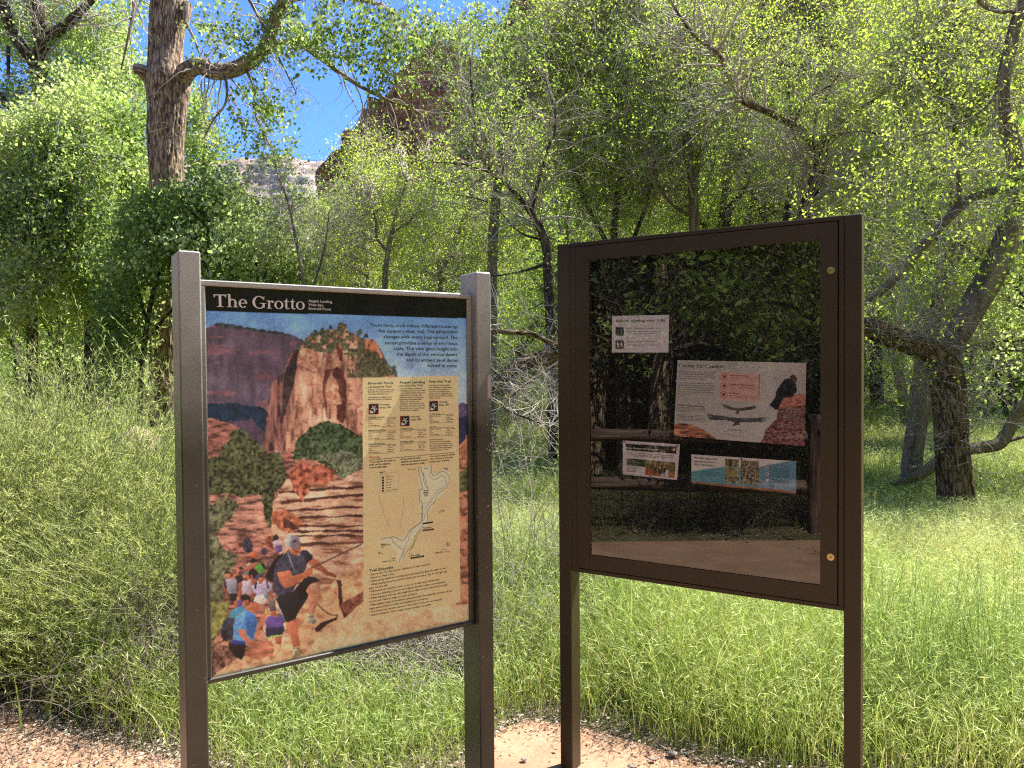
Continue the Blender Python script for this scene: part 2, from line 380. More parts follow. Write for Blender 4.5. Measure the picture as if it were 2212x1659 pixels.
# ================================================================== the wayside sign
M_POST = None
def post_mat():
    """dark bronze powder coat, with grazing sun near the top painted in as speckled grey"""
    m, nt, N, L, b = new_mat('bronze_paint_sunlit_top')
    tc = N.new('ShaderNodeTexCoord'); sx = N.new('ShaderNodeSeparateXYZ'); L.new(tc.outputs['Object'], sx.inputs[0])
    n = N.new('ShaderNodeTexNoise'); n.inputs['Scale'].default_value = 520; n.inputs['Detail'].default_value = 3
    n2 = N.new('ShaderNodeTexNoise'); n2.inputs['Scale'].default_value = 7; n2.inputs['Detail'].default_value = 5
    L.new(tc.outputs['Object'], n.inputs['Vector']); L.new(tc.outputs['Object'], n2.inputs['Vector'])
    mr = N.new('ShaderNodeMapRange'); mr.inputs['From Min'].default_value = 1.35; mr.inputs['From Max'].default_value = 1.88
    a = N.new('ShaderNodeMath'); a.operation = 'MULTIPLY_ADD'; a.inputs[1].default_value = 0.35; L.new(n2.outputs['Fac'], a.inputs[0]); L.new(sx.outputs['Z'], a.inputs[2])
    a2 = N.new('ShaderNodeMath'); a2.operation = 'SUBTRACT'; a2.inputs[1].default_value = 0.17; L.new(a.outputs[0], a2.inputs[0]); L.new(a2.outputs[0], mr.inputs['Value'])
    r = ramp(N, [(0.36, (.12, .115, .095)), (0.5, (.38, .37, .33))]); L.new(n.outputs['Fac'], r.inputs[0])
    r2 = ramp(N, [(0.3, (.029, .028, .020)), (0.75, (.054, .051, .038))]); L.new(n2.outputs['Fac'], r2.inputs[0])
    mx = N.new('ShaderNodeMix'); mx.data_type = 'RGBA'; L.new(mr.outputs[0], mx.inputs['Factor']); L.new(r2.outputs[0], mx.inputs['A']); L.new(r.outputs[0], mx.inputs['B'])  # pale speckle towards the top paints in sunlight grazing the rough coat
    v = N.new('ShaderNodeTexNoise'); v.inputs['Scale'].default_value = 95; v.inputs['Detail'].default_value = 1; L.new(tc.outputs['Object'], v.inputs['Vector'])
    gt = N.new('ShaderNodeMath'); gt.operation = 'GREATER_THAN'; gt.inputs[1].default_value = 0.77; L.new(v.outputs['Fac'], gt.inputs[0])
    mx2 = N.new('ShaderNodeMix'); mx2.data_type = 'RGBA'; L.new(gt.outputs[0], mx2.inputs['Factor']); L.new(mx.outputs['Result'], mx2.inputs['A']); mx2.inputs['B'].default_value = (.4, .38, .35, 1)
    L.new(mx2.outputs['Result'], b.inputs['Base Color']); b.inputs['Roughness'].default_value = 0.42; b.inputs['Specular IOR Level'].default_value = 0.6
    bp = N.new('ShaderNodeBump'); bp.inputs['Strength'].default_value = 0.25; bp.inputs['Distance'].default_value = 0.002
    L.new(n.outputs['Fac'], bp.inputs['Height']); L.new(bp.outputs[0], b.inputs['Normal'])
    return m
M_POST = post_mat()
A = empty('wayside_sign', (PA.o[0], PA.o[1], 0), PA.rz, 'dark bronze post-mounted information sign with a large canyon and hikers poster headed The Grotto', 'information sign')
for x0, x1, zt in ((-.0625, -.0005, 1.951), (.9415, 1.0035, 1.951)):
    b_ = MB(); b_.box(x0, x1, -.044, .08, -.3, zt, .004); b_.build('post', M_POST, A)
b_ = MB(); yf, yb = -.012, .026
b_.box(0, .941, yf, yb, 1.8545, 1.872, .003); b_.box(0, .941, yf, yb, .644, .6605, .003)
b_.box(0, .0175, yf, yb, .6606, 1.8544, .003); b_.box(.922, .941, yf, yb, .6606, 1.8544, .003)
b_.build('frame', M_POST, A)
b_ = MB(); b_.box(.017, .9225, .002, .014, .659, 1.856); b_.build('backing_panel', mat('panel_back', (.03, .03, .03), .5), A)
# patches of scraped-off sticker on the far post's face
b_ = MB(); x0 = .9415
b_.add([(x0+.044, -.0442, 1.488), (x0+.0605, -.0442, 1.488), (x0+.0605, -.0442, 1.575), (x0+.050, -.0442, 1.575), (x0+.044, -.0442, 1.567)], [(0, 1, 2, 3, 4)])
o = b_.build('sticker_residue', mat('old_sticker', (.42, .38, .33), .8), A); o['label'] = 'pale torn patch of an old sticker'
rs = random.Random(4)
for zc, n_ in ((1.32, 9), (1.40, 3), (1.29, 8), (1.1, 3)):
    b_ = MB()
    for _ in range(n_):
        cx, cz, r_ = x0+.045+rs.uniform(-.006, .02), zc+rs.uniform(-.014, .014), rs.uniform(.0012, .0035)
        b_.add([(cx+r_*rs.uniform(.5, 1.3)*math.cos(t), -.0442, cz+r_*rs.uniform(.5, 1.5)*math.sin(t)) for t in np.linspace(0, 2*PI, 8)[:-1]], [tuple(range(7))])
    b_.build('paint_chip', mat('old_sticker', (.42, .38, .33), .8), A)['label'] = 'small pale chips in the paint'

QX, QY = 353.9, 513.2
convQ = lambda x, y: (QX+.336*x, QY+.336*y)
invQ = lambda px, py: ((px-QX)/.336, (py-QY)/.336)
def z2(*p): return [(x, y+1501) for x, y in p]
def hk(*p):            # traced from the closest view of the hikers
    return [((480+x/4.6075-400)*2.6333, (1280+y/4.6075-580)*2.6333) for x, y in p]
cv = Canvas(PA, 0.0, [(.0165, 1.8555), (.9225, 1.8555), (.9225, .6595), (.0165, .6595)], 420, 560, invQ)
X, Y = cv.x, cv.y
t = np.clip((Y-480)/500, 0, 1)[..., None]; cv.c[:] = np.array([98, 148, 194])*(1-t)+np.array([160, 184, 204])*t
cv.fill(Y > 1200, (168, 112, 84), amt=.4, tx=.03, ty=.06, dark=(96, 60, 50), seed=6)
cv.c += (fbm(X*.004, Y*.004, 0, 3, 9)-.5)[..., None]*14
# far mesa, shadowed
mesa = [(250, 640), (268, 590), (300, 565), (345, 548), (430, 553), (520, 575), (610, 586), (700, 600), (760, 606), (800, 620), (850, 635), (905, 660), (880, 760), (820, 900), (760, 1420), (250, 1420)]
m = cv.fill(mesa, (98, 78, 88), wob=9, wf=.06, seed=2, amt=.22, tx=.03, ty=.008)
k = np.clip((Y-900)/500, 0, 1)[..., None]*.45; cv.c = np.where(m[..., None], cv.c*(1-k)+np.array([48, 52, 78])*k, cv.c)
cv.fill(m & (fbm(X*.006, Y*.03, 0, 3, 31) > .62), (128, 84, 88), amt=.2, tx=.03, ty=.01, seed=4)
tr = m & (Y < 600+(X-520)*.13+12*vnoise(X*.15, 0, 0, 3)-12) & (Y > 545); cv.fill(tr, (62, 66, 66), amt=.3)
cv.fill([(270, 1070), (420, 1060), (560, 1085), (640, 1090), (670, 1150), (640, 1420), (270, 1420)], (36, 50, 66), wob=14, seed=7, amt=.25)
cv.fill([(400, 1190), (560, 1170), (640, 1240), (640, 1420), (560, 1420)], (84, 62, 78), wob=20, seed=8, amt=.3, tx=.05, ty=.02)
# the monolith
mono = [(905, 650), (960, 612), (1010, 600), (1070, 590), (1110, 592), (1120, 558), (1145, 545), (1172, 560), (1185, 602), (1240, 622), (1290, 655), (1345, 650), (1385, 700), (1415, 760), (1440, 812), (1488, 850), (1500, 890), (1500, 960), (1290, 960), (1290, 1250), (1200, 1260), (1100, 1300), (900, 1330), (780, 1375), (700, 1390), (632, 1370), (648, 1260), (664, 1150), (690, 940), (770, 870), (820, 740), (880, 690)]
m = cv.fill(mono, (196, 137, 102), wob=7, wf=.06, seed=11, amt=.34, tx=.035, ty=.007, dark=(124, 78, 62))
dg = m & (fbm((X+Y*.4)*.028, (Y-X*.25)*.05, 0, 4, 21) > .6); cv.fill(dg, (170, 110, 80), amt=.25, tx=.06, ty=.02)
lt = m & (X > 840) & (X < 1120) & (fbm(X*.02, Y*.004, 0, 3, 23) > .56); cv.fill(lt, (216, 160, 122), amt=.2, tx=.05, ty=.012)
cv.fill([(632, 1370), (664, 1150), (690, 940), (770, 870), (820, 740), (875, 700), (850, 860), (830, 1000), (800, 1150), (780, 1375)], (138, 88, 74), wob=8, seed=13, amt=.5, tx=.05, ty=.008, dark=(60, 44, 46))
cv.fill([(770, 880), (830, 760), (862, 730), (850, 880), (815, 1010), (790, 1100), (762, 1200), (748, 1190), (765, 1050)], (66, 50, 50), wob=8, seed=14, amt=.3)
veg = m & ((Y < 735+.12*(X-1000)) | ((X > 1180) & (Y < 900))) & (fbm(X*.03, Y*.03, 0, 4, 25) > .44); cv.fill(veg, (96, 92, 62), amt=.6, tx=.12, ty=.12, seed=15)
cv.fill([(1285, 660), (1345, 652), (1385, 705), (1410, 800), (1380, 870), (1300, 760)], (196, 112, 74), wob=9, seed=16, amt=.45, tx=.05, ty=.02, dark=(96, 60, 50))
cv.fill([(1300, 720), (1370, 740), (1440, 830), (1490, 885), (1300, 895), (1260, 800)], (92, 88, 58), wob=12, seed=17, amt=.6, tx=.1, ty=.1)
for pts in ([(1080, 850), (1120, 832), (1150, 850), (1172, 930), (1178, 1040), (1160, 1110), (1135, 1020), (1110, 920), (1082, 880)], [(1035, 860), (1060, 845), (1085, 850), (1045, 930), (1032, 990), (1048, 1090), (1040, 1105), (1024, 1020), (1022, 930)], [(1110, 690), (1150, 720), (1150, 800), (1128, 790), (1115, 740)], [(1110, 1080), (1165, 1060), (1172, 1150), (1150, 1200), (1112, 1170)]):
    cv.fill(pts, (98, 52, 44), wob=5, seed=18, amt=.4)
for x_, y_, r_ in ((975, 605, 14), (1018, 590, 11), (1072, 576, 12), (1258, 606, 17), (1298, 628, 15), (1480, 838, 16), (1482, 868, 17)):
    cv.fill([(x_-r_, y_+r_), (x_-r_*.8, y_-r_*.4), (x_, y_-r_*1.3), (x_+r_*.9, y_-r_*.2), (x_+r_, y_+r_*1.2)], (70, 78, 62), wob=7, wf=.12, seed=int(x_), amt=.5)
# red rock terraces, left
cv.fill([(250, 1165), (330, 1170), (470, 1215), (560, 1300), (650, 1370), (830, 1390), (860, 1500), (790, 1900), (790, 2400), (250, 2600)], (150, 92, 74), wob=14, seed=19, amt=.55, tx=.018, ty=.07, dark=(78, 46, 42))
cv.fill([(300, 1480), (430, 1440), (560, 1600), (720, 1640), (760, 1850), (700, 2000), (540, 1900), (430, 1990), (300, 1950)], (172, 116, 92), wob=22, seed=20, amt=.5, tx=.016, ty=.08, dark=(92, 58, 50))
for pts in ([(270, 1420), (340, 1400), (410, 1310), (440, 1240), (500, 1222), (560, 1280), (610, 1330), (650, 1375), (760, 1400), (790, 1500), (775, 1590), (690, 1650), (600, 1640), (480, 1670), (380, 1640), (285, 1660)], [(620, 1600), (700, 1620), (700, 1850), (660, 1850), (640, 1720)]):
    cv.fill(pts, (76, 80, 48), wob=26, wf=.04, seed=22, amt=.7, tx=.07, ty=.07, dark=(34, 38, 28))
cv.fill([(280, 1740), (390, 1660), (480, 1700), (440, 1800), (330, 1900), (400, 2010), (480, 2040), (380, 2250), (370, 2480), (300, 2620), (250, 2620), (260, 1800)], (98, 98, 66), wob=24, wf=.04, seed=24, amt=.65, tx=.06, ty=.06, dark=(50, 50, 36))
cv.fill([(300, 2350), (430, 2330), (400, 2520), (300, 2600)], (116, 112, 56), wob=24, wf=.04, seed=26, amt=.6, tx=.06, ty=.06)
# sandstone strata, right
cv.fill([(690, 1870), (712, 1700), (740, 1640), (790, 1560), (900, 1500), (1110, 1560), (1180, 1520), (1290, 1480), (1290, 2560), (700, 2700), (640, 2500), (760, 2100)], (206, 156, 118), wob=10, seed=27, amt=.3, tx=.008, ty=.045, dark=(138, 84, 62))
for i_, (ya, yb_) in enumerate(((1640, 1600), (1705, 1650), (1760, 1730), (1808, 1790), (1850, 1856), (1888, 1886), (1925, 1915), (1975, 1960))):
    ys = ya+(yb_-ya)*(X-720)/560+14*(fbm(X*.012, i_*7.0, 0, 3, 28)-.5)
    cv.fill((np.abs(Y-ys) < 3+9*vnoise(X*.02, i_*3.0, 0, 4)) & (X > 740+i_*12) & (X < 1290), (84, 52, 44), amt=.3)
cv.fill([(800, 1520), (880, 1450), (900, 1430), (960, 1470), (1080, 1450), (1090, 1560), (1040, 1590), (960, 1580), (890, 1700), (870, 1660), (830, 1620)], (172, 92, 64), wob=13, seed=29, amt=.55, tx=.05, ty=.04, dark=(104, 48, 38))
cv.fill([(820, 1430), (850, 1320), (870, 1290), (920, 1240), (980, 1200), (1060, 1180), (1130, 1195), (1195, 1235), (1290, 1300), (1290, 1480), (1240, 1500), (1140, 1555), (1085, 1480), (980, 1440), (880, 1420)], (66, 82, 50), wob=15, wf=.05, seed=30, amt=.7, tx=.07, ty=.07, dark=(34, 44, 28))
cv.fill([(980, 1400), (1140, 1370), (1290, 1400), (1290, 1480), (1140, 1550), (1090, 1470)], (104, 108, 78), wob=15, wf=.05, seed=33, amt=.6, tx=.08, ty=.08)
cv.fill(z2((700, 260), (790, 250), (900, 330), (820, 400), (760, 380), (690, 330)), (176, 98, 66), wob=9, seed=34, amt=.4)
cv.fill(z2((770, 300), (830, 330), (880, 380), (770, 370)), (92, 52, 42), wob=8, seed=35, amt=.3)
# ledge and rocks under the hikers
cv.fill(z2((860, 860), (1110, 700), (1290, 560), (1290, 1200), (300, 1400), (330, 1300), (480, 1200), (760, 1120), (860, 1000)), (214, 158, 108), wob=8, seed=36, amt=.25, tx=.02, ty=.03, dark=(170, 112, 76))
cv.fill(z2((270, 1090), (420, 1130), (480, 1200), (300, 1330), (250, 1330)), (128, 84, 68), wob=14, seed=37, amt=.6, tx=.06, ty=.06, dark=(66, 44, 40))
cv.fill(z2((520, 1190), (560, 1120), (600, 1095), (690, 1090), (715, 1130), (700, 1190), (600, 1210)), (182, 106, 74), wob=5, seed=38, amt=.35, tx=.02, ty=.06)
cv.fill(z2((970, 1010), (1010, 975), (1080, 950), (1130, 930), (1105, 960), (1050, 985), (1000, 1030), (975, 1035)), (52, 36, 34), wob=3, seed=39, amt=.1)
cv.fill(z2((1105, 700), (1120, 740), (1125, 850), (1165, 960), (1190, 960), (1150, 840), (1140, 700)), (72, 42, 36), wob=4, seed=40, amt=.2)
cv.fill(z2((1130, 860), (1290, 770), (1290, 870), (1180, 930)), (150, 84, 64), wob=5, seed=41, amt=.4)
cv.fill(z2((1180, 930), (1290, 830), (1960, 800), (1960, 1000), (900, 1190), (1000, 1050)), (226, 178, 124), wob=5, seed=42, amt=.18)
# strip right of the leaflet
cv.fill([(1890, 1080), (1925, 1058), (1970, 1090), (1970, 1300), (1890, 1400)], (96, 78, 110), wob=6, seed=43, amt=.3); cv.fill([(1890, 1160), (1970, 1140), (1970, 1300), (1890, 1400)], (44, 52, 84), amt=.2)
cv.fill([(1900, 1340), (1970, 1240), (1970, 2350), (1880, 2360)], (184, 118, 82), wob=9, seed=44, amt=.4, tx=.03, ty=.05, dark=(110, 68, 52)); cv.fill([(1900, 1500), (1970, 1480), (1970, 1620), (1900, 1640)], (88, 92, 52), wob=12, seed=45, amt=.5)
# --- hikers
SK = (206, 112, 74); SK2 = (176, 92, 62)
def H(col, *p, a=.14, w=2.0, sd=50):
    q = hk(*p); m = cv.fill(q, col, wob=w, wf=.05, seed=sd, amt=a, tx=.08, ty=.08)
    if m.any():      # the printed photo's own modelling: each shape falls off to its far side
        x0_, x1_ = min(v[0] for v in q), max(v[0] for v in q); y0_, y1_ = min(v[1] for v in q), max(v[1] for v in q)
        k = .5*(cv.x[m]-x0_)/max(x1_-x0_, 1)+.5*(cv.y[m]-y0_)/max(y1_-y0_, 1); cv.c[m] *= (1.12-.42*k)[:, None]
H((58, 54, 66), (520, 200), (560, 150), (610, 170), (640, 240), (620, 310), (570, 320), (525, 290), a=.6, w=6)
H((150, 74, 54), (765, 170), (800, 120), (850, 170), (840, 260), (790, 240), a=.5, w=5); H((206, 176, 190), (850, 190), (900, 165), (950, 200), (945, 250), (870, 260)); H((52, 44, 46), (860, 130), (900, 110), (930, 150), (900, 180), (850, 190)); H((112, 82, 140), (890, 240), (960, 240), (965, 300), (900, 330)); H((222, 190, 176), (915, 195), (950, 185), (960, 225), (915, 230))
H((76, 62, 82), (730, 270), (780, 260), (800, 330), (760, 350), (725, 320), a=.4); H((206, 90, 46), (605, 340), (640, 315), (680, 345), (640, 380), (605, 375)); H((120, 90, 84), (770, 380), (820, 370), (850, 420), (830, 500), (780, 480), a=.4)
H((84, 164, 60), (650, 455), (700, 430), (745, 440), (770, 500), (750, 560), (700, 550), (660, 490)); H((34, 34, 34), (715, 430), (760, 440), (775, 510), (760, 500)); H((40, 36, 40), (610, 395), (650, 385), (690, 420), (620, 435)); H(SK2, (640, 430), (690, 420), (695, 455), (655, 470))
H((36, 32, 34), (590, 520), (640, 490), (690, 540), (700, 620), (600, 610), (580, 560)); H(SK, (565, 470), (610, 450), (625, 490), (600, 520), (572, 505)); H((196, 174, 130), (560, 450), (590, 425), (620, 440), (622, 462), (565, 475)); H((230, 60, 90), (608, 570), (625, 565), (632, 600), (610, 605))
H((48, 42, 44), (440, 580), (500, 565), (530, 600), (520, 670), (450, 670)); H(SK, (390, 600), (470, 480), (530, 485), (535, 510), (490, 520), (430, 600), (400, 618)); H((60, 44, 40), (460, 490), (500, 470), (540, 500), (500, 515)); H((120, 90, 70), (390, 510), (440, 505), (450, 560), (400, 560))
H((156, 150, 160), (320, 620), (430, 605), (455, 650), (450, 780), (360, 785), (330, 700)); H(SK2, (300, 640), (325, 630), (340, 740), (360, 830), (335, 850), (310, 740)); H(SK, (318, 560), (360, 540), (385, 570), (370, 610), (330, 610)); H((44, 34, 32), (315, 560), (330, 525), (370, 530), (380, 560), (345, 550)); H((38, 36, 40), (360, 780), (460, 775), (450, 850), (410, 870), (375, 860)); H(SK2, (415, 865), (445, 860), (455, 940), (430, 940))
H((60, 56, 62), (300, 640), (322, 610), (340, 700), (335, 790))
H((206, 182, 192), (505, 640), (600, 620), (640, 680), (610, 780), (520, 790), (500, 720)); H(SK2, (470, 660), (510, 640), (510, 760), (500, 850), (470, 840)); H(SK2, (600, 610), (640, 600), (655, 660), (620, 690)); H(SK, (515, 560), (550, 525), (585, 550), (590, 610), (560, 650), (525, 620)); H((110, 110, 120), (515, 560), (545, 525), (585, 545), (583, 560), (525, 580)); H((60, 36, 34), (535, 605), (560, 600), (558, 625), (540, 628))
H((200, 182, 206), (620, 700), (690, 640), (770, 620), (850, 680), (850, 720), (810, 760), (760, 820), (680, 800), (640, 750)); H(SK, (690, 620), (745, 590), (765, 620), (740, 660), (700, 665)); H((70, 58, 92), (650, 610), (690, 560), (730, 550), (760, 590), (700, 605), (665, 628)); H((48, 46, 52), (775, 620), (795, 640), (815, 720), (800, 725)); H((48, 46, 52), (655, 660), (680, 650), (670, 730), (650, 730)); H(SK2, (830, 740), (850, 730), (862, 830), (845, 850))
H((98, 70, 128), (455, 870), (500, 840), (520, 890), (500, 930), (455, 930)); H((40, 34, 38), (500, 800), (560, 780), (610, 820), (600, 880), (540, 900), (505, 860), a=.4); H(SK2, (520, 860), (590, 850), (590, 900), (560, 920), (530, 900))
H((34, 32, 38), (780, 560), (860, 420), (900, 370), (990, 310), (930, 420), (900, 560), (870, 650), (810, 640), (775, 600), a=.3)
H((124, 108, 96), (805, 860), (850, 830), (890, 850), (890, 900), (820, 920)); H((90, 84, 84), (810, 915), (890, 905), (895, 970), (820, 975)); H(SK2, (825, 975), (890, 975), (885, 1045), (835, 1040)); H((104, 72, 146), (790, 1040), (835, 1030), (890, 1045), (970, 1010), (980, 1150), (900, 1195), (790, 1180), (775, 1110)); H((44, 44, 66), (780, 1170), (980, 1150), (990, 1190), (960, 1250), (880, 1260), (800, 1290), (775, 1240)); H((150, 190, 90), (790, 1275), (880, 1245), (960, 1240), (960, 1255), (880, 1265), (800, 1292)); H(SK2, (870, 1270), (960, 1255), (950, 1360), (890, 1340)); H(SK, (690, 1150), (720, 1060), (770, 980), (790, 1000), (740, 1100), (700, 1200), (680, 1300), (655, 1290)); H((190, 200, 70), (770, 960), (795, 950), (800, 1010), (780, 1020))
H((40, 42, 54), (930, 900), (960, 930), (1000, 1090), (980, 1110), (960, 1040), (930, 960))
# the man in the blue shirt with a pack
H((60, 140, 166), (370, 1050), (385, 980), (460, 930), (540, 925), (560, 960), (480, 1000), (420, 1060)); H((58, 62, 78), (265, 1200), (300, 1090), (350, 1040), (420, 1060), (430, 1180), (400, 1290), (330, 1320), (280, 1270), a=.5, w=5); H((40, 36, 46), (270, 1200), (330, 1180), (360, 1270), (300, 1320)); H((40, 32, 36), (360, 1340), (430, 1330), (560, 1360), (540, 1450), (510, 1530), (430, 1490), (360, 1400))
H((86, 148, 206), (440, 1040), (500, 1000), (560, 925), (610, 960), (650, 1010), (685, 1100), (660, 1230), (640, 1310), (560, 1340), (430, 1330), (415, 1250), (420, 1130), a=.22); H((54, 62, 140), (390, 1290), (440, 1300), (560, 1330), (540, 1355), (390, 1350)); H((58, 104, 170), (540, 1000), (570, 960), (660, 1030), (680, 1120), (620, 1300), (560, 1200), a=.2); H(SK, (460, 1190), (540, 1180), (560, 1250), (620, 1310), (680, 1325), (670, 1350), (590, 1365), (500, 1270)); H(SK, (545, 940), (600, 900), (610, 840), (650, 820), (700, 900), (720, 950), (650, 1000), (580, 980)); H((90, 60, 50), (600, 850), (640, 830), (660, 870), (620, 880), a=.3); H((228, 206, 190), (640, 860), (660, 810), (720, 790), (790, 800), (800, 850), (760, 905), (700, 890)); H((70, 150, 160), (750, 795), (800, 800), (805, 850), (785, 840))
# the man holding the chain
H((190, 196, 180), (1000, 240), (995, 170), (1020, 125), (1060, 115), (1055, 240), (1030, 260)); H((128, 110, 122), (1050, 245), (1060, 118), (1110, 118), (1150, 140), (1165, 200), (1180, 220), (1120, 260), (1100, 290), (1075, 285), a=.1); H((70, 60, 66), (1070, 195), (1095, 170), (1135, 180), (1120, 205), (1080, 210)); H(SK, (1025, 260), (1075, 290), (1105, 290), (1170, 240), (1170, 320), (1130, 350), (1095, 365), (1050, 330)); H((120, 50, 44), (1095, 310), (1130, 295), (1150, 290), (1130, 318)); H((146, 84, 66), (1080, 285), (1165, 245), (1168, 262), (1095, 300))
H((66, 64, 82), (880, 480), (920, 400), (1000, 320), (1030, 290), (1070, 340), (1150, 350), (1180, 290), (1240, 290), (1300, 350), (1310, 390), (1240, 450), (1230, 510), (1180, 560), (1150, 620), (1110, 700), (1080, 760), (1010, 790), (920, 810), (865, 760), (860, 650), a=.45); H((44, 42, 58), (1180, 300), (1240, 290), (1300, 350), (1300, 400), (1240, 440)); H((140, 138, 152), (1010, 300), (1030, 310), (1110, 530), (1098, 540), a=.1)
H(SK, (900, 540), (1060, 520), (1080, 580), (1210, 540), (1250, 490), (1310, 500), (1300, 560), (1180, 620), (1080, 700), (990, 720), (940, 660)); H(SK2, (1250, 430), (1310, 380), (1360, 400), (1420, 470), (1480, 530), (1580, 575), (1560, 600), (1450, 570), (1380, 520), (1320, 500))
H((36, 36, 42), (890, 840), (940, 800), (1080, 760), (1200, 620), (1260, 580), (1340, 600), (1390, 640), (1280, 680), (1250, 830), (1150, 980), (1100, 1090), (1010, 1100), (960, 1000), a=.12); H((24, 24, 30), (1150, 700), (1240, 700), (1250, 830), (1150, 860)); H((190, 186, 190), (900, 890), (912, 890), (1000, 1090), (988, 1095), a=.4, w=3)
H((214, 138, 100), (1230, 740), (1280, 670), (1370, 645), (1398, 720), (1390, 800), (1360, 900), (1320, 1010), (1260, 1010), (1270, 880), (1260, 800)); H((236, 172, 136), (1270, 690), (1330, 665), (1370, 700), (1340, 740), (1280, 730), a=.1, w=4); H(SK, (1010, 1110), (1150, 1050), (1140, 1180), (1150, 1260), (1165, 1370), (1090, 1380), (1050, 1260), (1010, 1160)); H((150, 140, 118), (1235, 1060), (1280, 1010), (1320, 1020), (1355, 1100), (1300, 1125), (1250, 1110), a=.6); H((160, 150, 110), (1080, 1390), (1160, 1375), (1170, 1470), (1110, 1500), (1070, 1480), a=.6)
for i_ in range(44):
    f_ = i_/43; cx, cy_ = 1285+560*f_, 495-265*f_
    H((52, 38, 42) if i_ % 2 else (120, 98, 98), (cx-9, cy_-6), (cx+9, cy_-9), (cx+9, cy_+6), (cx-9, cy_+9), a=0, w=0)
for i_ in range(26):
    f_ = i_/25; cx, cy_ = 1365+230*f_, 905+120*math.sin(f_*PI*.62); H((66, 46, 40), (cx-6, cy_-6), (cx+6, cy_-6), (cx+6, cy_+6), (cx-6, cy_+6), a=0, w=2)
# --- leaflet panel (part of the print), header band
cv.fill([(1278, 901), (1893, 888), (1908, 2341), (1285, 2476)], (224, 182, 132), seed=60, amt=.035, tx=.01, ty=.01)
band = cv.inside([(200, 200), (2100, 200), (2100, 523.5), (1943, 519), (270, 471), (200, 469)]); cv.fill(band, (12, 11, 11), amt=.1)
# map: valley floor tint
m = cv.inside([(1640, 1480), (1720, 1470), (1730, 1520), (1830, 1480), (1850, 1560), (1800, 1640), (1740, 1700), (1700, 1790), (1700, 1850), (1620, 1900), (1560, 2000), (1540, 2090), (1500, 2090), (1500, 2020), (1440, 1960), (1370, 1960), (1440, 1920), (1540, 1930), (1640, 1830), (1650, 1700), (1640, 1560)], 10, .03, 5); cv.fill(m, (233, 204, 158), amt=.03)
M_PRINT = attr_mat('printed_panel', rough=.45, spec=.2, coat=.25, coatr=.06)
pan = cv.inside([(1278, 901), (1893, 888), (1908, 2341), (1285, 2476)]); hold = cv.c.copy()
gn = (fbm(X*.16, Y*.16, 0, 3, 90)-.5)*.42+(fbm(X*.012, Y*.012, 0, 3, 92)-.5)*.35; cv.c *= (1+gn)[..., None]
p_ = np.pad(cv.c, ((1, 1), (1, 1), (0, 0)), 'edge'); cv.c = .5*cv.c+.125*(p_[:-2, 1:-1]+p_[2:, 1:-1]+p_[1:-1, :-2]+p_[1:-1, 2:]); cv.c[pan] = hold[pan]
lum_ = cv.c.mean(-1, keepdims=True); cv.c = np.where(pan[..., None], cv.c, lum_+(cv.c-lum_)*.84); cv.c = np.clip(128+(cv.c-128)*1.1+10, 0, 255); cv.c[band] = (12, 11, 11)
cv.build('poster', M_PRINT, A, 1.28)['label'] = 'glossy poster of hikers on a red rock trail under a sandstone monolith'

M_INKB = mat('black_print', (.015, .014, .014), .45); M_INKW = mat('white_print', (.72, .68, .62), .45)
M_INKG = mat('dark_green_print', (.025, .10, .05), .45); M_INKR = mat('red_print', (.55, .08, .03), .45); M_INKN = mat('navy_print', (.02, .028, .045), .45)
M_LINE = mat('grey_print', (.22, .2, .17), .45); M_WAT = mat('pale_blue_print', (.42, .55, .52), .45)
OFFA = -.0006
convT = lambda x, y: ((420+x/7.3733)*.8848, (600+y/7.3733)*.8848)
wt = Ink(PA, OFFA, convT); wt.serif('The', 752, 1098, 1356, 1113, 222); wt.serif('Grotto', 1449, 1121, 2390, 1147, 210)
wt2 = Ink(PA, OFFA, convQ); wt2.mb = wt.mb
wt2.text('Angels Landing', 929, 414, 1082, 421, 17, .012); wt2.text('West Rim', 930, 439, 1025, 443, 17, .012); wt2.text('Emerald Pools', 931, 463, 1074, 469, 17, .012)
wt.build('title_lettering', M_INKW, A)
nv = Ink(PA, OFFA, convQ)
for tx_, x0_, y0_, y1_ in (('From here, trails follow different routes up', 1330, 572, 583), ("the canyon's west wall. The perspective", 1380, 610, 616), ('changes with every step upward. The', 1414, 647, 652), ('ascent provides a sense of enormous', 1421, 686, 690), ('scale. The view gives insight into', 1479, 723, 726), ('the depth of this vertical desert', 1497, 759, 762), ('and its ancient sand dunes', 1560, 796, 799), ('turned to stone.', 1696, 832, 834)):
    nv.text(tx_, x0_, y0_, 1888, y1_, 22, .009)
nv.build('intro_lettering', M_INKN, A)
convR = lambda x, y: (760.9+.15467*x, 796.3+.15467*y)
convS = lambda x, y: (760.9+.22934*x, 991+.22934*y)
for cnv_, rows_ in ((convR, (('Emerald Pools', 222, 222, 573, 213, 34, .022), ('via Kayenta Trail', 222, 268, 547, 260, 26, .016))), (convR, (('Angels Landing', 657, 208, 1017, 203, 34, .022), ('via West Rim Trail', 657, 251, 980, 246, 26, .016))),
                    (convR, (('West Rim Trail', 1067, 197, 1375, 192, 32, .022),)), (convS, (('Trail Etiquette', 160, 1068, 387, 1031, 25, .022),))):
    gr = Ink(PA, OFFA, cnv_)
    for r_ in rows_: gr.text(*r_)
    gr.build('heading_lettering', M_INKG, A)
rd = Ink(PA, OFFA, convR); rd.text('Warning', 234, 1258, 389, 1247, 34, .015)
rd.build('warning_lettering', M_INKR, A)
bk = Ink(PA, OFFA, convR)
LB = bk.lines
LB([('Kayenta Trail leads to the Lower', 600), ('Emerald Pool and connects to', 572), ('the Upper Emerald Pool.', 508)], 223, 304, 363, 17, -.01, .016)
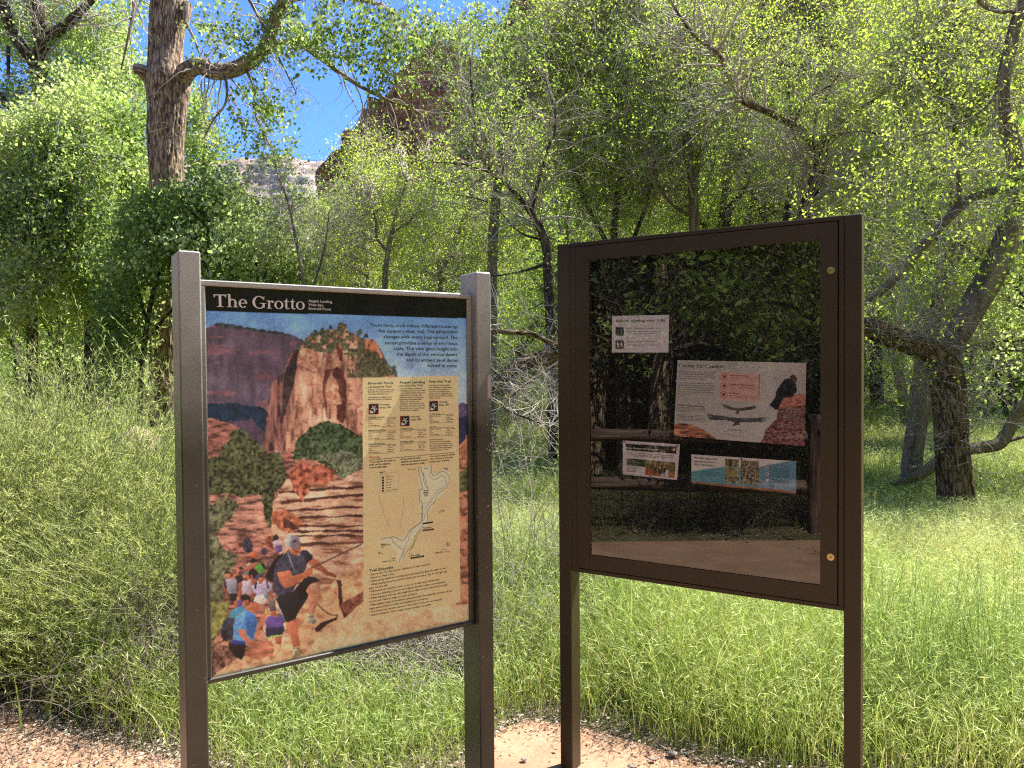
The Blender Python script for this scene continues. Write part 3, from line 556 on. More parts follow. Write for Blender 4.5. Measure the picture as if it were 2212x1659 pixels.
LB([('Swimming or wading in the', 551), ('Emerald pools is prohibited.', 552)], 223, 411, 441, 17, -.015, .016)
LB([('If you are ready to traverse a', 982), ('challenging route you may want', 1020), ('to try Angels Landing. This route', 1023), ('is strenuous and steep, with', 972), ('numerous narrow sections and', 1003), ('unprotected drop-offs. Start', 972), ('early in the day for best', 930), ('conditions, and make sure you', 1001), ('are off the trail before dark. Not', 1018), ('for anyone who is out of shape', 1012), ('or has a fear of heights.', 925)], 662, 288, 591, 17, -.015, .016)
LB([('Trail climbs to Scout Lookout,', 1368), ('then continues to Cabin Spring', 1390), ('and Lava Point. A permit is', 1347), ('required for overnight trips;', 1360), ('permits can be acquired at both', 1397), ('Kolob Canyons and Zion Canyon', 1405), ('Visitor Centers.', 1228)], 1070, 242, 420, 17, -.015, .016)
for x0_, y0_, x1_ in ((382, 515, 518), (813, 685, 942), (1212, 478, 1328)):
    bk.text('Warning!', x0_, y0_, x1_, y0_-4, 22, .016); bk.text('Steep Cliffs', x0_+2, y0_+40, x1_+26, y0_+34, 22, .016)
def table(head, x, y, x1, hx1, vals, dy, row=28):
    bk.text(head, x, y, hx1, y+dy*(hx1-x), 17, .02); bk.stroke([(x, y+8), (x1, y+8+dy*(x1-x))], .0009)
    for i_, (a_, wd_) in enumerate((('Distance (round trip)', .46), ('Time', .1), ('Ascent', .15), ('Level of difficulty', .4))):
        yy = y+row*(i_+1)+4; bk.text(a_, x, yy, x+(x1-x)*wd_, yy+dy*(x1-x)*wd_, 14, .016)
        v_, vw = vals[i_]; xv = x+(x1-x)*.69; bk.text(v_, xv, yy+dy*(xv-x), xv+vw, yy+dy*(xv-x+vw), 14, .016)
    bk.stroke([(x, y+row*4+16), (x1, y+row*4+16+dy*(x1-x))], .0007)
table('Lower Emerald Pool', 228, 688, 612, 443, (('1.2mi / 1.9km', 118), ('1.0 hour', 70), ('69ft / 21m', 92), ('Easy', 38)), -.03)
table('Middle Emerald Pools', 228, 872, 612, 463, (('2.0mi / 3.2km', 118), ('1.5 hours', 78), ('150ft / 46m', 98), ('Moderate', 82)), -.035)
table('Upper Emerald Pool', 228, 1062, 612, 447, (('3.0mi / 4.8km', 118), ('2.5 hours', 78), ('200ft / 61m', 104), ('Moderate', 82)), -.04)
table('to Scout Lookout', 670, 846, 1032, 845, (('3.6mi / 5.8km', 110), ('2.5 hours', 65), ('1000ft / 300m', 110), ('Strenuous', 82)), -.035)
table('to Angels Landing', 670, 1027, 1032, 858, (('5.4mi / 8.7km', 110), ('4.0 hours', 78), ('1488ft / 453m', 110), ('Strenuous', 82)), -.045)
table('To Cabin Spring', 1078, 642, 1418, 1226, (('9.4mi / 15km', 98), ('5.5 hours', 60), ('2300ft / 700m', 98), ('Strenuous', 74)), -.03, 26)
table('Lava Point', 1080, 822, 1420, 1178, (('26mi / 42km', 118), ('2 days', 50), ('3000ft / 900m', 98), ('Strenuous', 74)), -.035, 26)
LB([('LEAVE NO TRACE', 1262), ('National Parks are set aside', 1368), ('to preserve park resources for', 1392), ('the enjoyment, education, and', 1402), ('inspiration of this generation', 1387), ('and generations to come.', 1345)], 1082, 1002, 1148, 17, -.04, .016)
bk.stroke([(234, 1280), (1432, 1170)], .0013)
LB([('• Loose gravel and sand on', 602), ('   trails can be slippery', 538), ('• Avoid cliff edges', 484)], 234, 1316, 1396, 22, -.075, .02)
LB([('• Bring plenty of water', 958), ('• Bicycles not allowed on trails', 1052), ('• Pets not allowed on trails', 1010)], 666, 1277, 1356, 22, -.085, .02)
LB([('• Do not leave pets in vehicles', 1432), ('• Do not throw or roll rocks,', 1406), ('   people may be below', 1356)], 1078, 1239, 1312, 22, -.09, .02)
bs = Ink(PA, OFFA, convS); bs.mb = bk.mb
bs.lines([('• Stay on the trail. Do not cut switchbacks or take shortcuts.', 737), ('• Pack It In - Pack It Out.', 397), ('• Hikers going uphill are working hard and should be given the right of way.', 886), ('• When passing someone, let them know you are there. Stay to the right and', 893), ('   pass on the left.', 337), ('• Whenever you stop for a view, a rest, or to yield, move off the trail.', 822), ('• If you are selecting a spot to rest, select a durable surface, not vegetation.', 880), ('• When hiking in a group, hike single file or take no more than half the width', 897), ('   of the trail. Yield to single or a pair of hikers.', 614), ('• Hike quietly. Keep conversations quiet and enjoy the tranquility of nature. If you', 940), ('   enjoy music while you hike use headphones or earbuds.', 716), ("• Don't leave any markers (cairns or little piles of rocks are not needed).", 846), ('• Report vandalism. Tell a ranger of any vandalism or graffiti.', 747)], 161, 1101, 1484, 17, -.178, .008)
for t_, x0_, y0_, x1_, h_ in (('The Grotto', 666, 660, 748, 15), ('Zion Lodge', 548, 920, 636, 15), ('Angels', 674, 306, 718, 12), ('Landing', 666, 324, 718, 12), ('5790ft', 674, 340, 716, 11), ('1765m', 674, 356, 716, 11), ('Upper', 270, 812, 314, 11), ('Emerald Pool', 272, 822, 358, 11), ('Trail', 274, 840, 300, 11), ('Lower', 370, 944, 410, 11), ('Emerald Pool Trail', 280, 976, 398, 11), ('Legend', 258, 134, 306, 14), ('Weeping', 854, 100, 904, 11), ('Rock', 878, 108, 904, 11), ('The Great', 824, 494, 868, 9), ('White Throne', 810, 508, 868, 9), ('Lady', 246, 886, 270, 8), ('Mountain', 246, 898, 294, 8), ('Trail', 318, 158, 338, 8), ('Drinking water', 318, 178, 392, 8), ('Food service', 318, 202, 378, 8), ('Picnic area', 318, 228, 374, 8), ('Restrooms', 318, 253, 370, 8), ('Trail shuttle', 318, 278, 366, 8), ('Wheelchair accessible', 318, 303, 426, 8), ('Walters Wiggles', 524, 108, 598, 8), ('Scout', 678, 92, 706, 8), ('Lookout', 678, 101, 714, 8), ('1.0 Kilometer', 836, 863, 892, 7), ('1.0 Mile', 884, 882, 916, 7)):
    bs.text(t_, x0_, y0_, x1_, y0_-.12*(x1_-x0_), h_, .016)
for a_ in ((622, 80, 632, 76), (622, 80, 630, 150), (630, 150, 650, 240), (650, 240, 660, 285)): pass
bs.stroke([(634, 78), (628, 76), (622, 92), (630, 130), (636, 170), (650, 220), (660, 270), (660, 290), (640, 292), (634, 310), (642, 325), (632, 345), (640, 360), (632, 380), (640, 402), (652, 404), (660, 440), (664, 480), (660, 560), (652, 600), (640, 612), (606, 630), (570, 650), (540, 680), (510, 735), (490, 762), (474, 770), (440, 760), (410, 742), (380, 736), (350, 742), (310, 748), (268, 766)], .0012)
bs.stroke([(640, 80), (652, 88), (648, 108), (636, 110)], .0010); bs.stroke([(652, 108), (664, 150), (676, 220), (696, 262), (722, 292)], .0010)
bs.stroke([(352, 742), (372, 752), (380, 780), (410, 806), (440, 830), (468, 850), (484, 860), (476, 890), (460, 920), (448, 950), (446, 976)], .0010)
bs.stroke([(662, 640), (640, 660), (610, 700), (590, 745), (575, 800), (540, 850), (500, 890), (486, 930), (486, 968)], .0010)
bs.stroke([(664, 650), (630, 700), (604, 748), (586, 790), (560, 840), (545, 870), (538, 908)], .0008)
bs.stroke([(712, 586), (710, 500), (730, 450), (760, 425), (780, 400), (800, 340), (830, 310), (880, 280), (910, 230), (916, 180), (900, 140), (860, 118), (820, 126), (790, 150), (765, 160), (750, 140), (748, 64)], .0012)
bs.poly([(662, 604), (760, 590), (760, 604), (662, 620)]); bs.stroke([(780, 888), (850, 874)], .0016); bs.stroke([(772, 898), (910, 868)], .0006); bs.ringp(899, 804, 14, .0016); bs.stroke([(899, 796), (899, 812)], .001); bs.disc(536, 920, 4); bs.disc(660, 638, 4)
for i_ in range(5): bs.poly([(666+21*i_, 668-2.6*i_), (684+21*i_, 666-2.6*i_), (684+21*i_, 682-2.6*i_), (666+21*i_, 684-2.6*i_)])
for i_ in range(6): bs.poly([(548+22*i_, 930-3.6*i_), (567+22*i_, 927-3.6*i_), (567+22*i_, 943-3.6*i_), (548+22*i_, 946-3.6*i_)])
for i_ in range(6): bs.poly([(280, 172+24.7*i_), (299, 170+24.7*i_), (299, 186+24.7*i_), (280, 189+24.7*i_)])
bs.stroke([(266, 158), (312, 154)], .0006)
bk.build('leaflet_lettering', M_INKB, A)
gy = Ink(PA, OFFA, convS)
gy.stroke([(262, 140), (438, 124), (438, 302), (262, 322), (262, 140)], .0006); gy.stroke([(245, 340), (280, 450), (300, 520), (330, 600), (360, 650)], .0006); gy.stroke([(480, 350), (484, 450), (470, 550), (450, 640)], .0006); gy.stroke([(660, 420), (720, 416), (770, 412)], .0006)
gy.text('West Rim Trail', 652, 580, 660, 455, 11); gy.text('Angels Landing Trail', 664, 130, 706, 272, 11); gy.text('Kayenta Trail', 566, 850, 606, 758, 11)
gy.build('map_line', M_LINE, A)
wa = Ink(PA, OFFA, convS); wa.stroke([(730, 70), (740, 120), (730, 170), (760, 200), (800, 190), (830, 160), (870, 170), (890, 220), (860, 270), (800, 300), (770, 350), (740, 400), (700, 450), (690, 520), (670, 580), (620, 620), (570, 660), (540, 720), (530, 770), (500, 820), (488, 860), (470, 940)], .0022)
wa.build('map_river', M_WAT, A)
def falling(x0, y0, x1, y1):
    f = lambda *p: [(x0+(x1-x0)*a, y0+(y1-y0)*b) for a, b in p]
    pw.poly(f((.1, .6), (.5, .78), (.5, .92), (.1, .92))); pw.disc(*f((.40, .22))[0], (x1-x0)*.075)
    pw.poly(f((.42, .32), (.56, .34), (.62, .52), (.50, .56))); pw.poly(f((.20, .42), (.44, .34), (.46, .40), (.24, .50)))
    pw.poly(f((.52, .34), (.70, .14), (.74, .19), (.58, .40))); pw.poly(f((.56, .46), (.88, .44), (.86, .56), (.82, .50), (.58, .56))); pw.poly(f((.50, .55), (.62, .54), (.68, .78), (.58, .80)))
for q in ((234, 500, 364, 632), (674, 670, 796, 800), (1081, 461, 1194, 591)):
    pw = Ink(PA, OFFA-.0006, convR); falling(*q); fg = pw.mb; x0_, y0_, x1_, y1_ = q; nf = len(fg.F)
    for mi_, e_, dy_ in ((1, 0, .0012), (2, 6, .0009)):
        pb = Ink(PA, OFFA-.0006+dy_*.5, convR); pb.poly([(x0_-6+e_, y0_-8+e_), (x1_+6-e_, y0_-12+e_), (x1_+6-e_, y1_+6-e_), (x0_-6+e_, y1_+8-e_)]); fg.add(pb.mb.V, pb.mb.F, mi_)
    fg.build('falling_person_pictogram', [M_INKW, M_INKR, M_INKB], A)

# ================================================================== the glazed display case
def bronze():
    m, nt, N, L, b = new_mat('dark_bronze_paint')
    tc = N.new('ShaderNodeTexCoord'); n = N.new('ShaderNodeTexNoise'); n.inputs['Scale'].default_value = 3; n.inputs['Detail'].default_value = 7
    L.new(tc.outputs['Object'], n.inputs['Vector']); r = ramp(N, [(.3, (.032, .0225, .0105)), (.7, (.043, .031, .0145))]); L.new(n.outputs['Fac'], r.inputs[0])
    L.new(r.outputs[0], b.inputs['Base Color']); b.inputs['Roughness'].default_value = .42; b.inputs['Specular IOR Level'].default_value = .35
    r2 = N.new('ShaderNodeMapRange'); r2.inputs['To Min'].default_value = .36; r2.inputs['To Max'].default_value = .5; L.new(n.outputs['Fac'], r2.inputs['Value']); L.new(r2.outputs[0], b.inputs['Roughness'])
    return m
M_BR = bronze(); M_DK = mat('dark_gap', (.006, .005, .005), .8); M_BOARD = mat('black_pinboard', (.014, .014, .013), .85, spec=.1)
K = empty('display_case', (PC.o[0], PC.o[1], 0), PC.rz, 'dark brown metal notice case with glass door on two square posts', 'notice case')
for x0, x1 in ((0, .0525), (1.0295, 1.08)):
    b_ = MB(); b_.box(x0, x1, 0, .078, -.3, 2.078, .003); b_.build('post', M_BR, K)
b_ = MB()
for q in ((.053, 1.029, 2.0625, 2.078), (.053, 1.029, .805, .8205), (.053, .078, .8206, 2.0624), (1.0125, 1.029, .8206, 2.0624)): b_.box(q[0], q[1], .002, .09, q[2], q[3], .0012)
b_.build('cabinet', M_BR, K)
b_ = MB(); b_.box(.078, 1.0125, .075, .089, .8207, 2.0623); b_.build('back_panel', M_BR, K)
b_ = MB(); b_.box(.12, .972, .0455, .0745, .862, 2.02); b_.build('pinboard', M_BOARD, K)
b_ = MB(); b_.box(.0782, .1195, .03, .044, .8210, 2.0620); b_.box(.9725, 1.0123, .03, .044, .8210, 2.0620); b_.box(.12, .972, .03, .044, 2.0205, 2.0620); b_.box(.12, .972, .03, .044, .8210, .8615); b_.build('seal', M_DK, K)
D = MB(); dx0, dx1, dz0, dz1 = .0806, 1.0098, .8235, 2.0598; gx0, gx1, gz0, gz1 = .1365, .9585, .8795, 2.0062
# mitred door frame: four trapezoid bars
def bar(p):    # p: 4 (x,z) outer-outer-inner-inner
    y0_, y1_ = -.001, .026; c = [np.array(q) for q in p]; ctr = sum(c)/4
    fr = [q+(ctr-q)*.0 for q in c]; v = [(q[0], y0_, q[1]) for q in fr]+[(q[0], y1_, q[1]) for q in c]
    D.add(v, [(0, 1, 2, 3), (7, 6, 5, 4), (0, 4, 5, 1), (1, 5, 6, 2), (2, 6, 7, 3), (3, 7, 4, 0)])
e_ = .0003
bar([(dx0+e_, dz0), (dx1-e_, dz0), (gx1-e_, gz0), (gx0+e_, gz0)]); bar([(dx1, dz0+e_), (dx1, dz1-e_), (gx1, gz1-e_), (gx1, gz0+e_)])
bar([(dx1-e_, dz1), (dx0+e_, dz1), (gx0+e_, gz1), (gx1-e_, gz1)]); bar([(dx0, dz1-e_), (dx0, dz0+e_), (gx0, gz0+e_), (gx0, gz1-e_)])
door = D.build('door', M_BR, K)
def glass_mat():
    m = bpy.data.materials.new('window_glass'); m.use_nodes = True; nt = m.node_tree; N, L = nt.nodes, nt.links; N.clear()
    t = N.new('ShaderNodeBsdfTransparent'); g = N.new('ShaderNodeBsdfGlossy'); g.inputs['Roughness'].default_value = 0.0; g.inputs['Color'].default_value = (1, 1, 1, 1)
    f = N.new('ShaderNodeFresnel'); f.inputs['IOR'].default_value = 1.5; a = N.new('ShaderNodeMath'); a.operation = 'MULTIPLY_ADD'; a.inputs[1].default_value = .5; a.inputs[2].default_value = .075; a.use_clamp = True
    x = N.new('ShaderNodeMixShader'); o = N.new('ShaderNodeOutputMaterial')
    L.new(f.outputs[0], a.inputs[0]); L.new(a.outputs[0], x.inputs[0]); L.new(t.outputs[0], x.inputs[1]); L.new(g.outputs[0], x.inputs[2]); L.new(x.outputs[0], o.inputs[0]); return m
b_ = MB(); b_.add([(gx0-.004, .004, gz0-.004), (gx1+.004, .004, gz0-.004), (gx1+.004, .004, gz1+.004), (gx0-.004, .004, gz1+.004)], [(0, 1, 2, 3)])
b_.build('glass_pane', glass_mat(), door)
M_BRASS = mat('brass', (.55, .46, .25), .28, metal=1.0)
for z_ in (1.9044, .977):
    b_ = MB(); b_.cyl((.9905, -.0012, z_), (0, -1, 0), .0125, .003, 32, r2=.0115); b_.cyl((.9905, -.0042, z_), (0, -1, 0), .0085, .002, 28, r2=.0078); b_.box(.9892-.0035, .9918+.0035, -.0068, -.0063, z_-.0012, z_+.0012, mi=1)
    b_.build('lock', [M_BRASS, M_DK], door)
b_ = MB()
for i_ in range(60): b_.box(.0786, .0803, -.0008, .004, .826+i_*.0206, .826+i_*.0206+.0195)
b_.build('piano_hinge', M_BR, door)

# papers pinned inside
OFFC = .0440
U5 = lambda x, y: ((1340+x/2.765)*.8848, (500+y/2.765)*.8848)
iU5 = lambda px, py: ((px/.8848-1340)*2.765, (py/.8848-500)*2.765)
U6 = lambda x, y: ((1340+x/2.765)*.8848, (1000+y/2.765)*.8848)
iU6 = lambda px, py: ((px/.8848-1340)*2.765, (py/.8848-1000)*2.765)
V1 = lambda x, y: ((1630+x/6.32)*.8848, (860+y/6.32)*.8848)      # condor close view
iV1 = lambda px, py: ((px/.8848-1630)*6.32, (py/.8848-860)*6.32)
V2 = lambda x, y: ((1500+x/4.8087)*.8848, (1060+y/4.8087)*.8848)  # two lower sheets close view
iV2 = lambda px, py: ((px/.8848-1500)*4.8087, (py/.8848-1060)*4.8087)
M_PAPER = attr_mat('printed_paper', rough=.6, spec=.25)
M_PIN = mat('steel_pin', (.35, .34, .33), .35, metal=.9)
def hitc(c, x, y, off=OFFC):
    a, b = PC.hit(*[np.float64(q) for q in c(x, y)], off); return (float(a), float(b))
def sheet(name, label, conv, inv, corners, nx, ny, paint, pins, cat='notice'):
    cs = [hitc(conv, *q) for q in corners]
    g = empty(name, (0, 0, 0), 0, label, cat)
    g.matrix_world = Matrix.Translation((PC.o[0], PC.o[1], 0)) @ Matrix.Rotation(PC.rz, 4, 'Z')
    c = Canvas(PC, OFFC, cs, nx, ny, inv); c.c[:] = (228, 216, 208); paint(c)
    c.build('paper', M_PAPER, g, 1.04)
    for i_, (x, y) in enumerate(pins):
        a, b = hitc(conv, x, y, OFFC); p_ = MB(); p_.cyl((a, OFFC-.0002, b), (0, -1, 0), .0042, .0035, 16, r2=.003); p_.build('pushpin', M_PIN, g)
    return g
OFK = OFFC-.0006
# 1 before starting your hike
def paint1(c):
    c.c[:] = (226, 214, 206)
g = sheet('hiking_notice', 'small white sheet in the glass case headed Before starting your hike', U5, iU5, [(427, 750), (812, 743), (807, 997), (425, 997)], 12, 12, paint1, [(604, 758)])
k_ = Ink(PC, OFK, U5); k_.text('Before starting your hike', 454, 793, 786, 787, 19, .014)
k_.text('Make sure you have enough water.', 526, 838, 751, 836, 9); k_.text('Filling stations are available across the road.', 526, 859, 763, 857, 7); k_.text('There are no filling stations on the trail.', 526, 874, 740, 872, 7)
k_.text('Use the restroom at The Grotto.', 526, 928, 734, 927, 9); k_.text('Restrooms are available across the road.', 526, 950, 741, 949, 7)
for y_ in (827, 915): k_.poly([(453, y_), (503, y_), (506, y_+3), (506, y_+54), (503, y_+57), (453, y_+57), (450, y_+54), (450, y_+3)])
k_.build('lettering', M_INKB, g)
k_ = Ink(PC, OFK-.0006, U5); k_.stroke([(463, 838), (468, 873), (488, 873), (493, 838)], .0008); k_.stroke([(466, 846), (491, 846)], .0006); k_.build('water_pictogram', M_INKW, g); k_ = Ink(PC, OFK-.0006, U5); k_.stroke([(478, 922), (478, 964)], .0008)
for x_ in (465, 491): k_.disc(x_, 926, 4); k_.poly([(x_-6, 932), (x_+6, 932), (x_+7, 948), (x_-7, 948)]); k_.poly([(x_-4, 949), (x_-.7, 949), (x_-.7, 964), (x_-4, 964)]); k_.poly([(x_+.7, 949), (x_+4, 949), (x_+4, 964), (x_+.7, 964)])
k_.build('restroom_pictogram', M_INKW, g)
# 2 condors
def paint2(c):
    X, Y = c.x, c.y; c.c[:] = (196, 188, 172); c.c += (fbm(X*.004, Y*.005, 0, 4, 71)-.5)[..., None]*np.array([44, 40, 44])
    t = np.clip((X-1300)/800, 0, 1)[..., None]*np.clip((900-Y)/900, 0, 1)[..., None]; c.c = c.c*(1-.5*t)+np.array([216, 186, 166])*.5*t
    c.fill([(800, 300), (1425, 335), (1415, 720), (1395, 762), (800, 732)], (222, 172, 150), amt=.04); c.fill([(1412, 335), (1427, 336), (1416, 740), (1404, 752)], (150, 104, 92), amt=0)
    c.fill([(90, 1110), (250, 1095), (400, 1130), (560, 1200), (640, 1260), (740, 1330), (740, 1345), (90, 1290)], (178, 112, 80), wob=6, amt=.6, tx=.008, ty=.06, dark=(84, 56, 46), seed=72)
    c.fill([(1425, 1400), (1480, 1300), (1500, 1200), (1560, 1150), (1680, 1030), (1700, 880), (1720, 790), (1790, 690), (1920, 670), (2060, 650), (2140, 655), (2140, 1460), (1425, 1400)], (132, 88, 78), wob=10, amt=.6, tx=.03, ty=.05, dark=(58, 40, 40), seed=73)
    c.fill([(1700, 800), (1760, 710), (1860, 680), (2140, 650), (2140, 820), (1960, 830), (1860, 860), (1720, 880)], (188, 122, 100), wob=8, amt=.4, tx=.02, ty=.06, seed=74)
    c.fill([(1570, 820), (1610, 760), (1660, 700), (1670, 600), (1740, 500), (1800, 420), (1860, 400), (1930, 420), (1980, 490), (1995, 610), (1960, 640), (1930, 690), (1800, 700), (1740, 790), (1710, 880), (1660, 890), (1620, 850)], (36, 34, 38), wob=5, amt=.3, seed=75)
    c.fill([(1885, 380), (1920, 350), (1960, 350), (2000, 400), (1990, 460), (1960, 480), (1900, 440)], (86, 62, 64), wob=5, amt=.3, seed=76)
    c.fill([(820, 795), (900, 815), (1000, 850), (1060, 860), (1140, 860), (1240, 840), (1365, 825), (1350, 870), (1260, 890), (1150, 910), (1105, 905), (1105, 955), (1050, 950), (1060, 905), (980, 890), (880, 860)], (92, 84, 78), wob=3, amt=.4, tx=.05, ty=.02, seed=77)
    c.fill([(610, 940), (740, 975), (860, 985), (1000, 1010), (1110, 1010), (1250, 1020), (1400, 1010), (1540, 1000), (1500, 1080), (1380, 1075), (1200, 1080), (1110, 1080), (1118, 1120), (990, 1138), (1040, 1075), (900, 1050), (760, 1045), (640, 1040)], (72, 70, 74), wob=3, amt=.4, tx=.05, ty=.02, seed=78)
    for i_ in range(6):
        a_ = .35+i_*.1; c.fill([(600, 930+i_*22), (700, 975+i_*9), (600, 938+i_*22)], (176, 170, 160), amt=0)
        c.fill([(1555, 990+i_*20), (1440, 1025+i_*7), (1555, 1001+i_*20)], (196, 186, 172), amt=0)
    c.fill([(1020, 1030), (900, 1012), (760, 1000), (900, 1030)], (120, 110, 86), amt=.3)
    c.fill([(1110, 1035), (1300, 1040), (1380, 1030), (1250, 1060)], (120, 110, 86), amt=.3)
g = sheet('condor_notice', 'large sheet in the glass case headed Caring for Condors, with a perched vulture', V1, iV1, [(153, 121), (2140, 165), (2115, 1450), (95, 1290)], 240, 150, paint2, [(1063, 170)])
k_ = Ink(PC, OFK, V1); k_.serif('Caring', 170, 228, 418, 234, 52); k_.serif('for', 447, 237, 545, 239, 52); k_.serif('Condors', 573, 240, 892, 248, 52)
k_.lines([('As the largest bird in North America, California condors', 738), ('are an incredible sight. Each year, thousands of people', 714), ('visit the park with hopes of seeing the massive wings and', 738), ('graceful flight of this endangered species.', 583)], 168, 306, 410, 17, .03)
k_.lines([("Part of the condors' appeal is their rarity. In 1982, they", 707), ('were on the brink of extinction. Since then, conservation', 736), ('efforts have helped them on the slow path to recovery.', 700), ('Places like Zion National Park - C a refuge in this', 652), ('vulnerable species. You can do your part by following', 694), ('the rules to the right.', 356)], 158, 476, 648, 17, .035)
k_.text('A Simple Change Saves Lives', 143, 820, 558, 848, 22, .016)
k_.lines([('These amazing birds depend on one cause to detect are lead the', 582), ('country - in Alaska - of lead entering its systems. However,', 566), ('have a responsibility: change of bullets because its scavengers', 595), ('active in lead-based ammunition.', 362)], 138, 852, 920, 12, .04)
k_.lines([('The lead particles cause of death is simply unavailable in', 556), ('lead shooting happens and when scavengers eat lead', 560), ('poisoned fragments when eating the remains of a small,', 566), ('particularly during the hunt the lead dust out of suitably they', 584), ('top of the food chain, where large amounts of lead poisoning.', 560)], 132, 958, 1048, 12, .055)
k_.text('Keep Your Distance', 960, 366, 1250, 376, 22, .016); k_.text('Dispose of Waste Properly', 952, 504, 1346, 522, 22, .016); k_.text('No Drones', 946, 640, 1102, 648, 22, .016)
k_.lines([('Stay at least 100 feet away, or out of sight of humans', 1356), ('lower disturbances.', 1096)], 958, 396, 420, 11, .035)
k_.lines([('Leave the park clean and pick up trash. Condors may', 1340), ('consume trash, which will lower their chances of survival.', 1370)], 952, 534, 558, 11, .045)
k_.lines([('Drones are not allowed anywhere in the park. They cause', 1376), ('noise and can disrupt feeding, breeding, and nesting.', 1340)], 946, 670, 694, 11, .045)
k_.text('A Identification Tips', 922, 1200, 1226, 1226, 22, .01)
k_.lines([('Condors (California) are much larger than vultures or hawks.', 1268), ('Tags: Condors also have a distinctive white triangle tag', (850, 1272)), ('the front of each wing. Identify, or count, on adult on these', (862, 1258)), ('colors in along the back of their wings.', (920, 1200))], 862, 1226, 1300, 11, .07)
for x_, y_ in ((876, 378), (868, 516), (862, 654)): k_.poly([(x_-24, y_+14), (x_-8, y_-8), (x_+14, y_-26), (x_+26, y_-6), (x_+10, y_+16), (x_-10, y_+22)])
k_.build('lettering', M_INKB, g)
for x_, y_ in ((876, 378), (868, 516), (862, 654)): k_ = Ink(PC, OFK-.0005, V1); k_.ringp(x_, y_, 50, .0011); k_.stroke([(x_-34, y_-34), (x_+34, y_+34)], .0011); k_.build('prohibition_pictogram', M_INKR, g)
k_ = Ink(PC, OFK, V1); k_.lines([('Condors are long-lived birds', (1830, 2040)), ('scavenging and may remain', (1800, 2062)), ('a territory bonded to its mate', (1810, 2060)), ('parenting as a pair, and that', (1800, 2050)), ('They have sitting on', (1820, 2030)), ('nesting in caves and then', (1800, 2030)), ('the Zion area only.', (1850, 2000))], 1800, 882, 1034, 11, .03)
k_.build('caption_lettering', M_INKW, g)
# 3 ranger programs
def paint3(c):
    X, Y = c.x, c.y; c.c[:] = (222, 208, 204)
    c.fill([(131, 110), (733, 147), (728, 230), (129, 187)], (38, 42, 34), amt=.15); c.fill([(142, 283), (362, 298), (362, 384), (142, 366)], (58, 72, 42), amt=.1)
    c.fill([(362, 300), (716, 330), (705, 516), (360, 480)], (122, 104, 62), wob=0, amt=.5, tx=.16, ty=.01, dark=(52, 54, 32), seed=81)
    c.fill([(362, 420), (440, 405), (540, 470), (620, 440), (706, 455), (704, 516), (360, 480)], (176, 104, 62), amt=.25, seed=82)
    for x_, y_, h_ in ((480, 330, 140), (535, 350, 130), (590, 340, 150)): c.fill([(x_-18, y_+30), (x_+14, y_+26), (x_+16, y_+80), (x_+8, y_+h_), (x_-14, y_+h_), (x_-20, y_+80)], (70, 60, 46), wob=4, amt=.4, seed=x_); c.fill([(x_-10, y_), (x_+10, y_), (x_+9, y_+24), (x_-9, y_+24)], (176, 128, 100), amt=.2); c.fill([(x_-16, y_+28), (x_+12, y_+26), (x_+12, y_+58), (x_-16, y_+60)], (170, 158, 130), amt=.3)
    c.fill([(545, 460), (590, 464), (585, 498), (540, 492)], (222, 210, 200), amt=.1); c.fill([(600, 420), (640, 424), (636, 504), (596, 500)], (200, 196, 190), amt=.3, seed=83)
    c.fill([(668, 152), (697, 146), (726, 156), (722, 192), (697, 214), (672, 188)], (124, 92, 58), amt=.2, seed=84); c.fill([(688, 172), (712, 170), (714, 186), (694, 198)], (212, 202, 186), amt=.2)
    e = ((X > 142) & (X < 362) & (Y > 366) & (Y < 482)); c.fill(e & ((np.abs(Y-(455+.1*X*.9)) < 2)), (90, 90, 80), amt=0)
g = sheet('ranger_program_notice', 'creased white sheet in the glass case headed Daily Ranger-led Programs', V2, iV2, [(98, 73), (770, 121), (736, 538), (98, 471)], 150, 100, paint3, [(115, 88), (739, 141), (420, 502)])
k_ = Ink(PC, OFK, V2); k_.text('Daily Ranger-led Programs', 143, 170, 515, 192, 23, .014); k_.text('Zion Canyon', 143, 130, 202, 134, 7); k_.text('Zion Canyon', 150, 309, 246, 316, 13, .008); k_.text('Visitor Center Talk', 150, 331, 292, 341, 13, .008); k_.text('11:00 am - 1:00 pm', 150, 355, 266, 364, 9)
k_.build('white_lettering', M_INKW, g)
k_ = Ink(PC, OFK, V2); k_.lines([('Enhance your understanding and enjoyment of Zion National Park by taking', (163, 694)), ('part in a ranger-led program. Topics include geology, plants, animals, human', (163, 694)), ('history, and more. All ranger-led programs are free.', (246, 600))], 163, 220, 262, 10, .072, .016)
k_.lines([('Enjoy a 20-minute ranger talk', 292), ('at the Visitor Center plaza.', 274), ('Meet at the flag pole and', 260), ('bring your questions.', 262)], 149, 388, 438, 9, .06, .016); k_.text('Zion', 552, 482, 578, 485, 14, .01)
k_.build('lettering', M_INKB, g)
